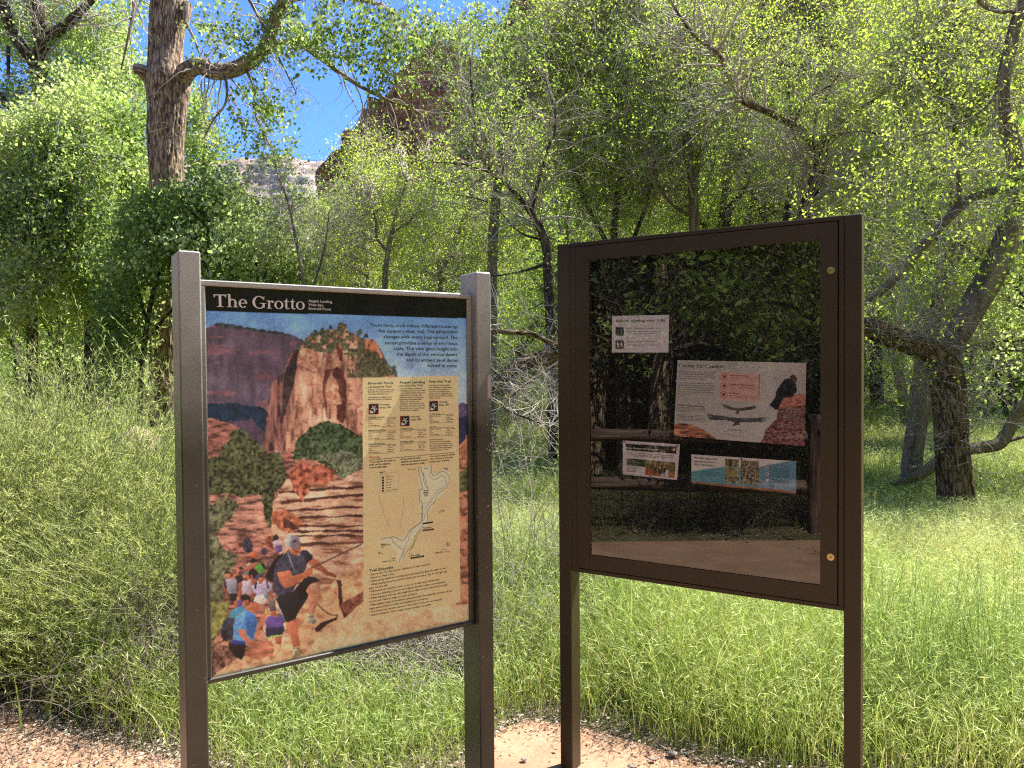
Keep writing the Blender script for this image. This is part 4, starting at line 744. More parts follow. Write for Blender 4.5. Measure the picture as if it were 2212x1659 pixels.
# 4 algae
def paint4(c):
    X, Y = c.x, c.y; c.c[:] = (226, 216, 200)
    yw = 440-.17*(X-905)+np.where(X < 1300, 0, 0); yw = np.where(X < 1280, 445-62*np.clip((X-905)/390, 0, 1)**.7, np.where(X < 1700, 383, 383-66*np.clip((X-1700)/330, 0, 1)**1.1))
    c.fill(Y > yw, (104, 156, 160), amt=.08, seed=91)
    c.fill((Y > yw) & (X > 1700), (112, 152, 168), amt=.06, seed=92)
    c.fill(Y > 548+.105*(X-905), (174, 112, 78), wob=3, amt=.25, tx=.01, ty=.05, seed=93); c.fill(Y > 560+.105*(X-905)+10*vnoise(X*.01, 0, 0, 4), (112, 92, 66), amt=.3, seed=94)
    c.fill([(1303, 290), (1455, 300), (1460, 310), (1458, 382), (1300, 380), (1299, 298)], (118, 108, 72), amt=.8, tx=.07, ty=.02, dark=(52, 48, 34), seed=95); c.fill([(1303, 386), (1458, 390), (1456, 510), (1303, 505)], (150, 140, 88), amt=.5, tx=.02, ty=.02, seed=96); c.fill([(1303, 500), (1460, 505), (1456, 580), (1303, 570)], (120, 116, 84), amt=.9, tx=.07, ty=.07, seed=99)
    c.fill([(1492, 305), (1690, 318), (1699, 330), (1695, 600), (1486, 585), (1487, 312)], (126, 112, 84), amt=.9, tx=.08, ty=.08, dark=(50, 44, 34), seed=97)
    for y_ in (384, 448, 524): c.fill([(1815, y_), (2040, y_+16), (2056, y_+34), (2050, y_+62), (2030, y_+70), (1815, y_+50)], (66, 122, 142), amt=.05, seed=98)
g = sheet('algae_notice', 'wide blue and white sheet in the glass case about Harmful algal mats', V2, iV2, [(904, 237), (2134, 317), (2134, 706), (904, 578)], 200, 80, paint4, [(1489, 294)])
k_ = Ink(PC, OFK, V2); k_.text('Harmful algal mats', 931, 285, 1214, 304, 21, .013); k_.text('may be present in', 931, 326, 1197, 340, 21, .013); k_.text('Zion waterways', 931, 362, 1170, 378, 21, .013); k_.text('Lower your risk of exposure', 1786, 354, 2038, 380, 12, .008)
k_.lines([('These cyanobacteria can be', 1236), ('deadly to dogs and make humans', 1268), ('extremely ill. Do not touch it.', 1190)], 1018, 440, 484, 10, .08); k_.build('lettering', M_INKB, g)
k_ = Ink(PC, OFK, V2); k_.text('Learn more at habs.utah.gov', 1776, 628, 2094, 662, 17, .01)
for i_, y_ in enumerate((402, 467, 541)): k_.disc(1796, y_, 20); k_.text(('Avoid contact with water', 'Do not let dogs drink', 'Keep pets and humans')[i_], 1826, y_+2, 2016, y_+18, 9); k_.text(('and do not swim nearby', 'in the water', 'away from scum')[i_], 1826, y_+18, 1980, y_+32, 9)
n_ = 30; k_.stroke([(1595+64*math.cos(2*PI*i/n_), 494+88*math.sin(2*PI*i/n_)) for i in range(n_+1)], .0009)
k_.build('white_lettering', M_INKW, g)
k_ = Ink(PC, OFK-.0006, V2)
for y_ in (402, 467): k_.poly([(1784, y_+8), (1786, y_-4), (1800, y_-8), (1808, y_-2), (1806, y_+10), (1798, y_+2), (1790, y_+10)])
k_.build('dog_pictogram', M_INKB, g)

# ================================================================== terrain, cliffs
def sm(a, b, x): t = np.clip((x-a)/(b-a), 0, 1); return t*t*(3-2*t)
def ground_h(x, y):
    x, y = np.asarray(x, float), np.asarray(y, float)
    r = np.hypot(x, y)
    h = (fbm(x*.12, y*.12, 0, 3, 1)-.5)*1.0*sm(9, 30, r)
    right = sm(-.12, .10, x/np.maximum(np.abs(y), 1))
    h = h+np.where(y > 0, 1, 0)*np.clip(y-55, 0, 110)*(.15+.22*right)*sm(55, 75, y)
    h = h+np.clip(-y-26, 0, 120)*.5*sm(26, 40, -y)
    side = np.clip(np.abs(x)-60, 0, 300)*.30; h = np.maximum(h, side*sm(60, 80, np.abs(x)))
    h = h+(fbm(x*.02, y*.02, 0, 3, 5)-.5)*8*sm(70, 120, r)
    return h
q = np.linspace(-1, 1, 300); g_ = np.sinh(q*6.2)/np.sinh(6.2)*700
GX, GY = np.meshgrid(g_, g_+3.0); GZ = ground_h(GX, GY)
i = np.arange(300*300).reshape(300, 300)
F = np.stack([i[:-1, :-1], i[:-1, 1:], i[1:, 1:], i[1:, :-1]], -1).reshape(-1, 4)
M_SOIL = ground_mat('soil_and_thatch', [(.3, (.05, .045, .022)), (.5, (.11, .10, .045)), (.62, (.17, .15, .08)), (.75, (.26, .2, .13))], 2.2, 45, .8, .03)
prop(mesh_np('ground', np.stack([GX, GY, GZ], -1).reshape(-1, 3), F, M_SOIL, smooth=True), kind='structure')

# the dirt path the signs stand beside: front edge runs past the posts, back edge below the rail fence
FE = np.array([(-9, 4.6), (-4, 3.9), (-2.4, 3.5), (-1.95, 3.25), (-1.37, 3.0), (-1.0, 2.74), (-.55, 2.72), (-.22, 2.9), (-.05, 3.28), (.07, 3.36), (.3, 3.27), (.72, 2.97), (1.2, 2.78), (2, 2.6), (4, 2.2), (9, 1.0)])
def front_edge(x): return np.interp(x, FE[:, 0], FE[:, 1])+.06*(fbm(np.asarray(x)*3, 0, 0, 3, 12)-.5)
# back edge: the mirror image of a line 6.75 m ahead
bk_a, bk_b = mirror(np.array([-8., 6.75, 0])), mirror(np.array([12., 6.75, 0]))
def back_edge(x):
    t = (np.asarray(x)-bk_a[0])/(bk_b[0]-bk_a[0]); return bk_a[1]+t*(bk_b[1]-bk_a[1])
nx_, ny_ = 260, 110
px_ = np.sinh(np.linspace(-1, 1, nx_)*3)/np.sinh(3)*16; a = np.linspace(0, 1, ny_)[:, None]; a = 1-(1-a)**1.6
XX = px_[None, :]+0*a; fe = front_edge(px_)[None, :]; be = np.minimum(back_edge(px_), front_edge(px_)-1.0)[None, :]+.1*(fbm(px_*2, 4.0, 0, 3, 13)-.5)[None, :]
YY = be*(1-a)+fe*a
ZZ = .006+.012*fbm(XX*5, YY*5, 0, 4, 14)*np.minimum(1, 8*np.minimum(a, 1-a))
i = np.arange(nx_*ny_).reshape(ny_, nx_); F = np.stack([i[:-1, :-1], i[:-1, 1:], i[1:, 1:], i[1:, :-1]], -1).reshape(-1, 4)
M_DIRT = ground_mat('red_trail_dirt', [(.3, (.20, .105, .062)), (.46, (.31, .18, .108)), (.6, (.40, .25, .158)), (.78, (.50, .35, .24))], 2.0, 70, .55, .012)
prop(mesh_np('dirt_path', np.stack([XX, YY, ZZ], -1).reshape(-1, 3), F, M_DIRT, smooth=True), kind='structure')

def rock_mat(name, stops, sc=.35, sz=4.0, bump=1.0):
    m, nt, N, L, b = new_mat(name)
    g = N.new('ShaderNodeNewGeometry'); mp = N.new('ShaderNodeMapping'); mp.inputs['Scale'].default_value = (sc, sc, sc*sz); L.new(g.outputs['Position'], mp.inputs[0])
    n = N.new('ShaderNodeTexNoise'); n.inputs['Scale'].default_value = .5; n.inputs['Detail'].default_value = 9; n.inputs['Roughness'].default_value = .68; n.inputs['Distortion'].default_value = .5
    L.new(mp.outputs[0], n.inputs['Vector']); r = ramp(N, stops); L.new(n.outputs['Fac'], r.inputs[0]); L.new(r.outputs[0], b.inputs['Base Color'])
    bp = N.new('ShaderNodeBump'); bp.inputs['Strength'].default_value = bump; bp.inputs['Distance'].default_value = 1.2; L.new(n.outputs['Fac'], bp.inputs['Height']); L.new(bp.outputs[0], b.inputs['Normal'])
    b.inputs['Roughness'].default_value = .95; b.inputs['Specular IOR Level'].default_value = .1; return m
M_RED = rock_mat('red_sandstone', [(.3, (.14, .06, .042)), (.45, (.32, .15, .10)), (.56, (.50, .26, .17)), (.7, (.60, .38, .27))], .22, 3.5)
M_PALE = rock_mat('pale_sandstone', [(.3, (.28, .19, .14)), (.5, (.46, .36, .29)), (.7, (.58, .49, .41))], .05, 3)
def cliff(name, sil, Y, thick, ybase, m, nx=260, ny=110, lean=.25, rough=9.0, seed=1):
    sil = np.array(sil, float); px = np.linspace(sil[0, 0], sil[-1, 0], nx)
    top = np.interp(px, sil[:, 0], sil[:, 1])+2.5*(fbm(px*.25, 0, 0, 3, seed)-.5)
    P0 = at(px, top, Y); zt = P0[:, 2]; v = np.linspace(0, 1, ny)[:, None]
    z = ybase+(zt-ybase)[None, :]*v; x = P0[None, :, 0]+0*v; y = P0[None, :, 1]+0*v
    d = lean*(z-zt[None, :])+rough*(fbm(x*.045, z*.02, 0, 5, seed+2)-.5)*2*np.minimum(1, 3*v)
    d = d+5.0*(np.floor(z*.14+2*fbm(x*.03, 0, 0, 2, seed+4))-z*.14)+1.6*(np.floor(z*.6+1.5*fbm(x*.08, 0, 0, 2, seed+9))-z*.6)+6*(fbm(x*.16, z*.03, 0, 4, seed+6)-.5)
    y = y+d; 
    # a back row so the rock is a solid mass
    V = np.stack([x, y, z], -1); back = V[-1:].copy(); back[..., 1] += thick; bb = back.copy(); bb[..., 2] = ybase
    V = np.concatenate([V, back, bb], 0); n2 = V.shape[0]
    i = np.arange(n2*nx).reshape(n2, nx); F = np.stack([i[:-1, :-1], i[:-1, 1:], i[1:, 1:], i[1:, :-1]], -1).reshape(-1, 4)
    return prop(mesh_np(name, V.reshape(-1, 3), F, m), kind='structure')
SIL = [(690, 400), (700, 352), (712, 349), (718, 335), (738, 324), (742, 300), (765, 275), (776, 259), (783, 240), (792, 230), (796, 206), (808, 196), (821, 191), (828, 180), (842, 170), (850, 150), (872, 137), (886, 137), (892, 110), (904, 92), (943, 86), (975, 92), (990, 110), (1020, 120), (1060, 90), (1085, 60), (1091, 36), (1100, 10), (1113, -40), (1200, -200), (1500, -300), (2000, -420), (2700, -500)]
cliff('red_cliff', SIL, 150, 60, 10, M_RED, 420, 150, lean=.12, rough=7)
cliff('far_mesa', [(-1200, 300), (-300, 330), (100, 342), (300, 338), (450, 342), (560, 338), (640, 342), (735, 345), (820, 350), (1000, 340)], 420, 120, 20, M_PALE, 260, 60, lean=1.1, rough=14, seed=5)

# ================================================================== plants: batches of tubes and leaves
def unit(v): return v/np.maximum(np.linalg.norm(v, axis=-1, keepdims=True), 1e-9)
def tubes(P, R, k=3):
    """P (N,n,3), R (N,n) -> V, F, tc"""
    N_, n = P.shape[:2]
    T = np.gradient(P, axis=1); T = unit(T)
    m = unit(P[:, -1]-P[:, 0]+1e-6)[:, None, :]; ref = np.where(np.abs(m[..., 2:3]) > .8, np.array([1., 0, 0]), np.array([0, 0, 1.]))
    A = unit(np.cross(T, ref)); B = np.cross(T, A)
    an = np.arange(k)*2*PI/k
    L = np.concatenate([np.zeros((N_, 1)), np.cumsum(np.linalg.norm(np.diff(P, axis=1), axis=-1), 1)], 1)
    V = P[:, :, None, :]+R[:, :, None, None]*(np.cos(an)[None, None, :, None]*A[:, :, None, :]+np.sin(an)[None, None, :, None]*B[:, :, None, :])
    rr = R[:, :1, None]; tc = np.stack([np.cos(an)[None, None]*rr+0*L[..., None], np.sin(an)[None, None]*rr+0*L[..., None], L[..., None]+0*an], -1)
    i = np.arange(N_*n*k).reshape(N_, n, k); j = np.roll(i, -1, 2)
    F = np.stack([i[:, :-1], j[:, :-1], j[:, 1:], i[:, 1:]], -1).reshape(-1, 4)
    return V.reshape(-1, 3), F, tc.reshape(-1, 3)
def spline(pts, n):
    p = np.array(pts, float); p = np.concatenate([2*p[:1]-p[1:2], p, 2*p[-1:]-p[-2:-1]]); m = len(p)-3; out = []
    for s in np.linspace(0, m-1e-6, n):
        i = int(s); t = s-i; a, b, c, d = p[i:i+4]; out.append(.5*((2*b)+(-a+c)*t+(2*a-5*b+4*c-d)*t*t+(-a+3*b-3*c+d)*t**3))
    return np.array(out)
def limb(tr, n=None):
    """traced limb [(px,py,Y,width px)] -> points, radii"""
    q = np.array([list(at(a, b, c))+[w_/2/FPX*c] for a, b, c, w_ in tr]); n = n or max(8, 6*len(tr)); s = spline(q, n); return s[:, :3], np.maximum(s[:, 3], .003)
def bark_tube(P, R, k, amp, seed, fr=9.0):
    """one thick limb with furrowed, displaced bark"""
    V, F, tc = tubes(P[None], R[None], k); n = len(P)
    a = np.tile(np.arange(k)*2*PI/k, n); L = tc[:, 2]; r = np.repeat(R, k)
    u = np.cos(a)*R[0], np.sin(a)*R[0]
    no = fbm(u[0]*fr*3, u[1]*fr*3, L*fr*.45, 4, seed); ridge = 1-np.abs(2*no-1)*2.2
    big = fbm(u[0]*4+9, u[1]*4, L*1.2, 3, seed+3)-.5
    d = amp*(np.clip(ridge, -1, 1)*.5)+amp*2.0*big
    C = np.repeat(P, k, 0); return C+(V-C)*(1+d/np.maximum(r, 1e-4))[:, None], F, tc
class Geo:
    def __init__(s): s.V = []; s.F = []; s.T = []; s.n = 0
    def add(s, V, F, T): s.V.append(V); s.F.append(F+s.n); s.T.append(T); s.n += len(V)
    def build(s, name, m, parent, key, smooth=False):
        return mesh_np(name, np.concatenate(s.V), np.concatenate(s.F), m, parent, {key: np.concatenate(s.T)}, smooth) if s.n else None
def walk(P0, D0, L, rng, n=7, jit=.25, droop=0.0, r0=.004, r1=.0012):
    N_ = len(P0); P = np.zeros((N_, n, 3)); P[:, 0] = P0; d = unit(D0); L = np.broadcast_to(L, (N_,)); c = rng.normal(0, jit*.5, (N_, 3))
    for i in range(1, n):
        d = unit(d+c+rng.normal(0, jit, (N_, 3))+np.array([0, 0, -1])*droop); P[:, i] = P[:, i-1]+d*(L/(n-1))[:, None]
    r0 = np.broadcast_to(r0, (N_,))[:, None]; t = np.linspace(0, 1, n)[None]; return P, r0*(1-t)+np.minimum(r1, r0*.5)*t
def spawn(P, R, m, L, rng, u=(.25, 1), along=.5, up=.3, jit=.25, droop=0., n=7, rf=.55, rmax=1., wt=None):
    N_, k = P.shape[:2]; ln = np.linalg.norm(P[:, -1]-P[:, 0], axis=1); i = rng.choice(N_, m, p=ln/ln.sum())
    f = rng.uniform(u[0], u[1], m)*(k-1.001); a = f.astype(int); t = (f-a)[:, None]
    p = P[i, a]*(1-t)+P[i, a+1]*t; r = R[i, a]*(1-t[:, 0])+R[i, a+1]*t[:, 0]; T = unit(P[i, a+1]-P[i, a])
    d = unit(rng.normal(0, 1, (m, 3))); d = unit(d-T*np.sum(d*T, 1, keepdims=True)); d = unit(d+T*along+np.array([0, 0, up]))
    LL = rng.uniform(L[0], L[1], m); return walk(p, d, LL, rng, n, jit, droop, np.minimum(np.minimum(r*rf, LL*.014+.001), rmax))
def leafquads(C, D, size, asp, rng, v, fold=.25):
    N_ = len(C); n = unit(np.cross(D, rng.normal(0, 1, (N_, 3)))); n2 = unit(np.cross(D, n)); s = size[:, None]
    V = np.stack([C, C+D*s*.42+n*s*asp*.5+n2*s*fold*asp, C+D*s, C+D*s*.42-n*s*asp*.5+n2*s*fold*asp], 1)
    return V.reshape(-1, 3), np.arange(4*N_).reshape(N_, 4), np.repeat(v, 4)
def leaves_on(P, m, rng, size=(.04, .06), asp=.8, u=(.3, 1), spread=.03, down=.5, vs=.6, v0=.5, nf=.8, seed=3, cl=1):
    N_, k = P.shape[:2]; i = rng.integers(0, N_, m); f = rng.uniform(u[0], u[1], m)*(k-1.001)
    if cl > 1: f = np.round(f*cl/k)/cl*k*.999; f = np.clip(f, 0, k-1.001)
    a = f.astype(int); t = (f-a)[:, None]; p = P[i, a]*(1-t)+P[i, a+1]*t+rng.normal(0, spread, (m, 3)); D = unit(rng.normal(0, 1, (m, 3))+np.array([0, 0, -down]))
    sz = rng.uniform(size[0], size[1], m); v = np.clip(v0+vs*(fbm(p[:, 0]*nf, p[:, 1]*nf, p[:, 2]*nf, 2, seed)-.5)*1.6+rng.normal(0, .16, m), 0, 1)
    return leafquads(p, D, sz, asp, rng, v)
def blob_pts(blobs, rng):
    o = []
    for cx, cy, rx, ry, Y, dY, n in blobs:
        a = rng.uniform(0, 2*PI, n); r = np.sqrt(rng.uniform(0, 1, n))*(1+.3*np.sin(a*3+cx)+.22*np.sin(a*7+cy)); o.append(at(cx+rx*r*np.cos(a), cy+ry*r*np.sin(a), Y+rng.normal(0, dY, n)))
    return np.concatenate(o)

LY = [(0, (.06, .12, .022)), (.3, (.16, .27, .04)), (.65, (.31, .44, .06)), (1, (.50, .59, .09))]      # young yellow-green
LG = [(0, (.06, .11, .025)), (.35, (.16, .25, .05)), (.7, (.31, .41, .10)), (1, (.52, .60, .22))]   # fresh green
LD = [(0, (.05, .085, .02)), (.45, (.16, .235, .05)), (.8, (.30, .39, .11)), (1, (.46, .52, .24))]   # darker
M_LY = leaf_mat('yellow_green_leaf', LY, .5, .015, .55); M_LG = leaf_mat('green_leaf', LG, .48, .015, .6); M_LD = leaf_mat('cottonwood_leaf', LD, .5, .01, .6)
M_TW = mat('pale_twig_bark', (.44, .395, .33), .85, spec=.2); M_TWD = mat('dark_twig_bark', (.10, .08, .06), .85, spec=.2)
M_COT = bark_mat('cottonwood_bark', (.13, .085, .055), (.48, .36, .25), 1.0, 18, 6, 1.0); M_RUG = bark_mat('rugged_dark_bark', (.05, .038, .024), (.24, .17, .10), 1.2, 16, 3, 1.0)
M_SMO = bark_mat('smooth_grey_bark', (.15, .12, .09), (.27, .225, .17), .35, 7, 6, .45); M_DRK = bark_mat('dark_bark', (.045, .035, .028), (.14, .11, .085), .9, 18, 5, .8)
M_PAL = bark_mat('pale_bark', (.16, .135, .10), (.34, .30, .24), .5, 10, 6, .5)

def tree_obj(name, label, cat, base, group=None):
    return empty(name, tuple(base), 0, label, cat, group)
def off(V, base): return V-np.array(base)[None, :]
class Tree:
    def __init__(s, label, base_px, Y, name='tree', cat='tree', z=None):
        b = at(base_px, 900, Y); s.b = np.array([b[0], b[1], float(ground_h(b[0], b[1])) if z is None else z]); s.o = tree_obj(name, label, cat, s.b)
        s.w = Geo(); s.t = Geo(); s.l = Geo(); s.L = []
    def limb(s, tr, k=10, amp=0, seed=0, n=None, fr=9):
        P, R = limb(tr, n)
        if amp: V, F, T = bark_tube(P, R, k, amp, seed, fr)
        else: V, F, T = tubes(P[None], R[None], k)
        s.w.add(off(V, s.b), F, T); s.L.append((P, R)); return P, R
    def tw(s, P, R, k=3): V, F, T = tubes(P, R, k); s.t.add(off(V, s.b), F, T)
    def lv(s, P, m, rng, **kw): V, F, T = leaves_on(P, m, rng, **kw); s.l.add(off(V, s.b), F, T)
    def done(s, mw, mt, ml, names=('trunk', 'twigs', 'crown')):
        s.w.build(names[0], mw, s.o, 'tc', True); s.t.build(names[1], mt, s.o, 'tc'); s.l.build(names[2], ml, s.o, 'v')
        return s.o
    def from_limbs(s, m, L, rng, idx=None, **kw):
        out = []
        Ls = [s.L[i] for i in (idx or range(len(s.L)))]; tot = sum(len(p) for p, _ in Ls)
        for P, R in Ls:
            mm = max(2, int(m*len(P)/tot)); out.append(spawn(P[None], R[None], mm, L, rng, **kw))
        return np.concatenate([o[0] for o in out]), np.concatenate([o[1] for o in out])
def join_near(C, W, rng, frac=.25, sag=.15):
    """branchlets from the nearest wood point to a share of the cluster centres"""
    i = rng.choice(len(C), max(1, int(len(C)*frac)), replace=False); c = C[i]; d = np.linalg.norm(c[:, None]-W[None], axis=2); j = d.argmin(1); a = W[j]; n = 8
    t = np.linspace(0, 1, n)[None, :, None]; P = a[:, None]*(1-t)+c[:, None]*t; l = np.linalg.norm(c-a, axis=1)[:, None, None]
    P = P+np.array([0, 0, 1])*l*sag*np.sin(t*PI)+rng.normal(0, .04, P.shape)*l*np.sin(t*PI)
    R = (.003+.006*l[..., 0])*(1-t[..., 0])+.0018; return P, R

r1 = np.random.default_rng(11)
# --- the big cottonwood behind the wayside sign
T = Tree('big furrowed cottonwood trunk with a broken stub and one arching limb, behind the wayside sign', 355, 16, 'cottonwood_tree')
T.limb([(354, 980, 16, 66), (355, 850, 16, 60), (357, 700, 16, 58), (359, 520, 16, 58), (360, 367, 16, 64), (360, 288, 16, 72), (361, 216, 16, 80), (362, 178, 16, 88), (359, 128, 16, 66), (361, 60, 16, 68), (365, 0, 16, 70), (366, -90, 16, 66), (372, -300, 16, 52)], 130, .042, 3, 460)
T.limb([(372, 205, 16.05, 20), (350, 186, 16.0, 44), (328, 168, 15.9, 38), (305, 152, 15.7, 24), (292, 148, 15.7, 19)], 34, .02, 5, 60)
LM = T.limb([(358, 214, 16.05, 24), (380, 182, 16.0, 48), (404, 154, 15.85, 38), (430, 142, 15.4, 34), (462, 154, 15.2, 34), (505, 150, 14.9, 32), (550, 124, 14.6, 30), (578, 92, 14.4, 27), (592, 50, 14.2, 25), (616, 0, 14, 25), (660, -70, 13.6, 20), (760, -150, 13.2, 12)], 40, .012, 6, 170)
LB2 = T.limb([(592, 92, 14.4, 13), (641, 94, 14.1, 11), (702, 133, 13.8, 10), (760, 175, 13.5, 9), (800, 198, 13.3, 7.5), (850, 222, 13.2, 6), (900, 240, 13.1, 4), (980, 300, 13, 2)], 12)
T.limb([(404, 10, 15.9, 22), (402, 45, 15.8, 16), (400, 60, 15.7, 6)], 12)
T.limb([(402, 50, 15.7, 6), (420, 85, 15.5, 5), (436, 130, 15.4, 3)], 8)
T.limb([(484, 155, 14.9, 8), (490, 190, 14.9, 6), (486, 225, 15, 5), (460, 260, 15, 4), (440, 300, 15, 3)], 8)
T.limb([(526, 140, 14.7, 7), (548, 190, 14.6, 5), (552, 250, 14.5, 4), (590, 330, 14.4, 3.4), (606, 400, 14.3, 3), (640, 470, 14.2, 2)], 8)
T.limb([(616, 0, 14, 14), (700, -10, 13.5, 10), (800, 5, 13.2, 8), (845, 25, 13, 6), (905, 80, 12.9, 5), (960, 150, 12.8, 3.5), (1010, 230, 12.7, 2)], 10)
T.limb([(366, -90, 16, 30), (300, -60, 15.6, 16), (290, 20, 15.2, 9), (275, 90, 15, 5), (262, 150, 15, 3)], 10)
T.limb([(430, -60, 14.5, 12), (520, -20, 14.2, 8), (560, 40, 14, 6), (600, 120, 13.9, 4), (640, 200, 13.9, 2)], 10)
s1 = T.from_limbs(150, (.5, 1.5), r1, idx=[2, 3, 6, 7, 8, 9, 10], up=-.15, droop=.16, jit=.22, along=.6); s2 = spawn(*s1, 700, (.3, .9), r1, up=-.3, droop=.22, jit=.22, along=.7, n=6)
T.tw(*s1, 4); T.tw(*s2)
w0 = T.from_limbs(60, (.15, .6), r1, idx=[0, 1, 2], u=(.1, .6), up=-.2, droop=.25, jit=.5, along=0, rmax=.004); T.tw(*w0)
B = [(520, 60, 80, 60, 14, .5, 70), (640, 60, 90, 70, 13.6, .5, 95), (560, 220, 70, 60, 14.3, .4, 60), (600, 300, 50, 60, 14.2, .4, 36), (560, 330, 50, 50, 14.2, .3, 24), (760, 50, 110, 75, 13.2, .5, 150), (880, 50, 90, 50, 12.9, .5, 80), (965, 60, 80, 50, 12.6, .5, 70), (1040, 200, 55, 110, 12.5, .4, 110), (820, 130, 70, 40, 13, .4, 36), (450, 40, 30, 40, 14.6, .3, 16), (1060, 50, 60, 50, 12.5, .4, 60), (640, 440, 60, 60, 14, .4, 50), (1050, 270, 60, 50, 12.6, .4, 60), (660, 560, 45, 60, 14, .4, 8)]
C = blob_pts(B, r1); W = np.concatenate([p for p, r in T.L[2:]]); j = join_near(C, W, r1, .3); T.tw(*j)
P, R = walk(C, r1.normal(0, 1, (len(C), 3))+np.array([0, 0, -.5]), r1.uniform(.25, .6, len(C)), r1, 6, .25, .2, .0035); T.tw(P, R)
T.lv(P, 10000, r1, size=(.055, .09), asp=.85, spread=.05, down=1.0, v0=.6)
T.done(M_COT, M_TW, M_LD)
# low dark bough of cottonwood leaves before the trunk
T = Tree('dense dark leafy cottonwood bough hanging low before the big trunk', 300, 14.6, 'cottonwood_sapling', 'sapling')
T.limb([(300, 960, 14.6, 12), (310, 760, 14.5, 11), (340, 600, 14.3, 9), (400, 480, 14, 7), (480, 420, 13.8, 4), (540, 390, 13.7, 2)], 10)
T.limb([(310, 740, 14.5, 8), (400, 640, 14.2, 6), (500, 560, 14, 5), (600, 530, 13.8, 3)], 8); T.limb([(318, 700, 14.5, 8), (280, 560, 14.4, 6), (260, 460, 14.3, 4)], 8)
B = [(400, 480, 110, 90, 14, .6, 480), (500, 530, 110, 80, 13.8, .6, 470), (580, 560, 80, 65, 13.6, .5, 300), (465, 430, 75, 50, 13.8, .5, 120), (320, 540, 90, 90, 14.4, .6, 360), (265, 680, 60, 80, 14.6, .5, 260), (262, 790, 45, 55, 14.6, .4, 120), (540, 610, 110, 50, 13.6, .4, 260), (640, 585, 30, 40, 13.5, .3, 50)]
C = blob_pts(B, r1); W = np.concatenate([p for p, r in T.L]); T.tw(*join_near(C, W, r1, .12))
P, R = walk(C, r1.normal(0, 1, (len(C), 3)), r1.uniform(.25, .5, len(C)), r1, 5, .3, .15, .003); T.tw(P, R)
T.lv(P, 24000, r1, size=(.07, .105), asp=.85, u=(.1, 1), spread=.09, down=.8, v0=.62, vs=.8)
T.done(M_DRK, M_TWD, M_LD)
# --- forked tree at the upper left
T = Tree('tall tree at the left edge forking into three dark limbs above bright leaves', 150, 20, 'forked_tree')
T.limb([(200, 1010, 20, 40), (203, 723, 20, 36), (189, 611, 20, 34), (180, 531, 20, 30), (160, 400, 20, 28), (130, 280, 20, 28), (104, 225, 20, 32), (90, 191, 20, 36), (86, 150, 20, 36), (90, 90, 20, 28), (80, 30, 20, 24), (66, -40, 20, 20)], 40, .02, 8, 160)
T.limb([(84, 150, 20, 24), (50, 105, 19.8, 21), (22, 60, 19.7, 20), (8, 10, 19.6, 18), (-10, -60, 19.5, 14)], 20, .012, 9, 60)
T.limb([(88, 120, 20, 22), (108, 83, 19.8, 22), (151, 47, 19.6, 20), (191, 7, 19.5, 15), (240, -50, 19.4, 12)], 20, .012, 10, 60)
T.limb([(-20, 190, 19.4, 14), (16, 225, 19.3, 16), (50, 240, 19.3, 14), (90, 290, 19.6, 8)], 12)
T.limb([(18, 100, 19.6, 8), (18, 165, 19.6, 6)], 8)
s1 = T.from_limbs(120, (1, 2.6), r1, idx=[0, 1, 2], u=(.45, 1), up=.2, droop=.03, along=.6); s2 = spawn(*s1, 700, (.5, 1.2), r1, up=.0, droop=.1); T.tw(*s1, 4); T.tw(*s2)
B = [(30, 60, 60, 60, 21, .8, 200), (130, 60, 70, 60, 21.5, .8, 230), (230, 80, 60, 70, 21, .7, 230), (280, 180, 55, 60, 20.5, .7, 190), (190, 150, 70, 50, 20.5, .8, 220), (40, 200, 60, 45, 20.3, .7, 120), (150, -30, 200, 50, 21, 1, 200)]
C = blob_pts(B, r1); P, R = walk(C, r1.normal(0, 1, (len(C), 3)), r1.uniform(.4, .8, len(C)), r1, 5, .3, .1, .004); T.tw(P, R)
T.lv(P, 20000, r1, size=(.07, .11), asp=.75, u=(0, 1), spread=.13, v0=.6)
T.done(M_DRK, M_TW, M_LG)
# --- bright leafy mass on the left: three trees
def leafy(label, px, Y, trunk, B, nl, mleaf, mw, rng, size=(.05, .08), asp=.75, v0=.6, tl=(.35, .7), spread=.11, ntw=.4, vs=.7, name='leafy_tree', droop=.1, mt=None, down=.5, cl=1, u=(0, 1)):
    T = Tree(label, px, Y, name)
    for tr in trunk: T.limb(tr, 10)
    C = blob_pts(B, rng); W = np.concatenate([p for p, r in T.L]); T.tw(*join_near(C, W, rng, ntw))
    P, R = walk(C, rng.normal(0, 1, (len(C), 3)), rng.uniform(tl[0], tl[1], len(C))*1.25, rng, 6, .28, droop, .006); T.tw(P, R)
    T.lv(P, nl, rng, size=size, asp=asp, u=u, spread=spread, v0=v0, vs=vs, down=down, cl=cl); T.done(mw, mt or M_TW, mleaf); return T
leafy('bright green leafy tree filling the left edge below the forked limbs', 60, 17.5, [[(60, 960, 17.5, 26), (70, 700, 17.5, 22), (42, 640, 17.5, 20), (20, 480, 17.5, 14), (40, 300, 17.5, 8)], [(66, 700, 17.5, 12), (120, 500, 17.3, 9), (140, 330, 17.2, 5)]],
      [(60, 300, 90, 70, 17.5, .6, 480), (150, 270, 80, 90, 17.2, .6, 520), (60, 430, 100, 90, 17.3, .6, 620), (180, 420, 90, 100, 17, .6, 620), (90, 560, 110, 90, 17.3, .6, 620), (-60, 420, 90, 200, 17.5, .8, 500), (20, 660, 80, 60, 17.5, .5, 220)], 40000, M_LG, M_DRK, np.random.default_rng(21), (.07, .11), v0=.66)
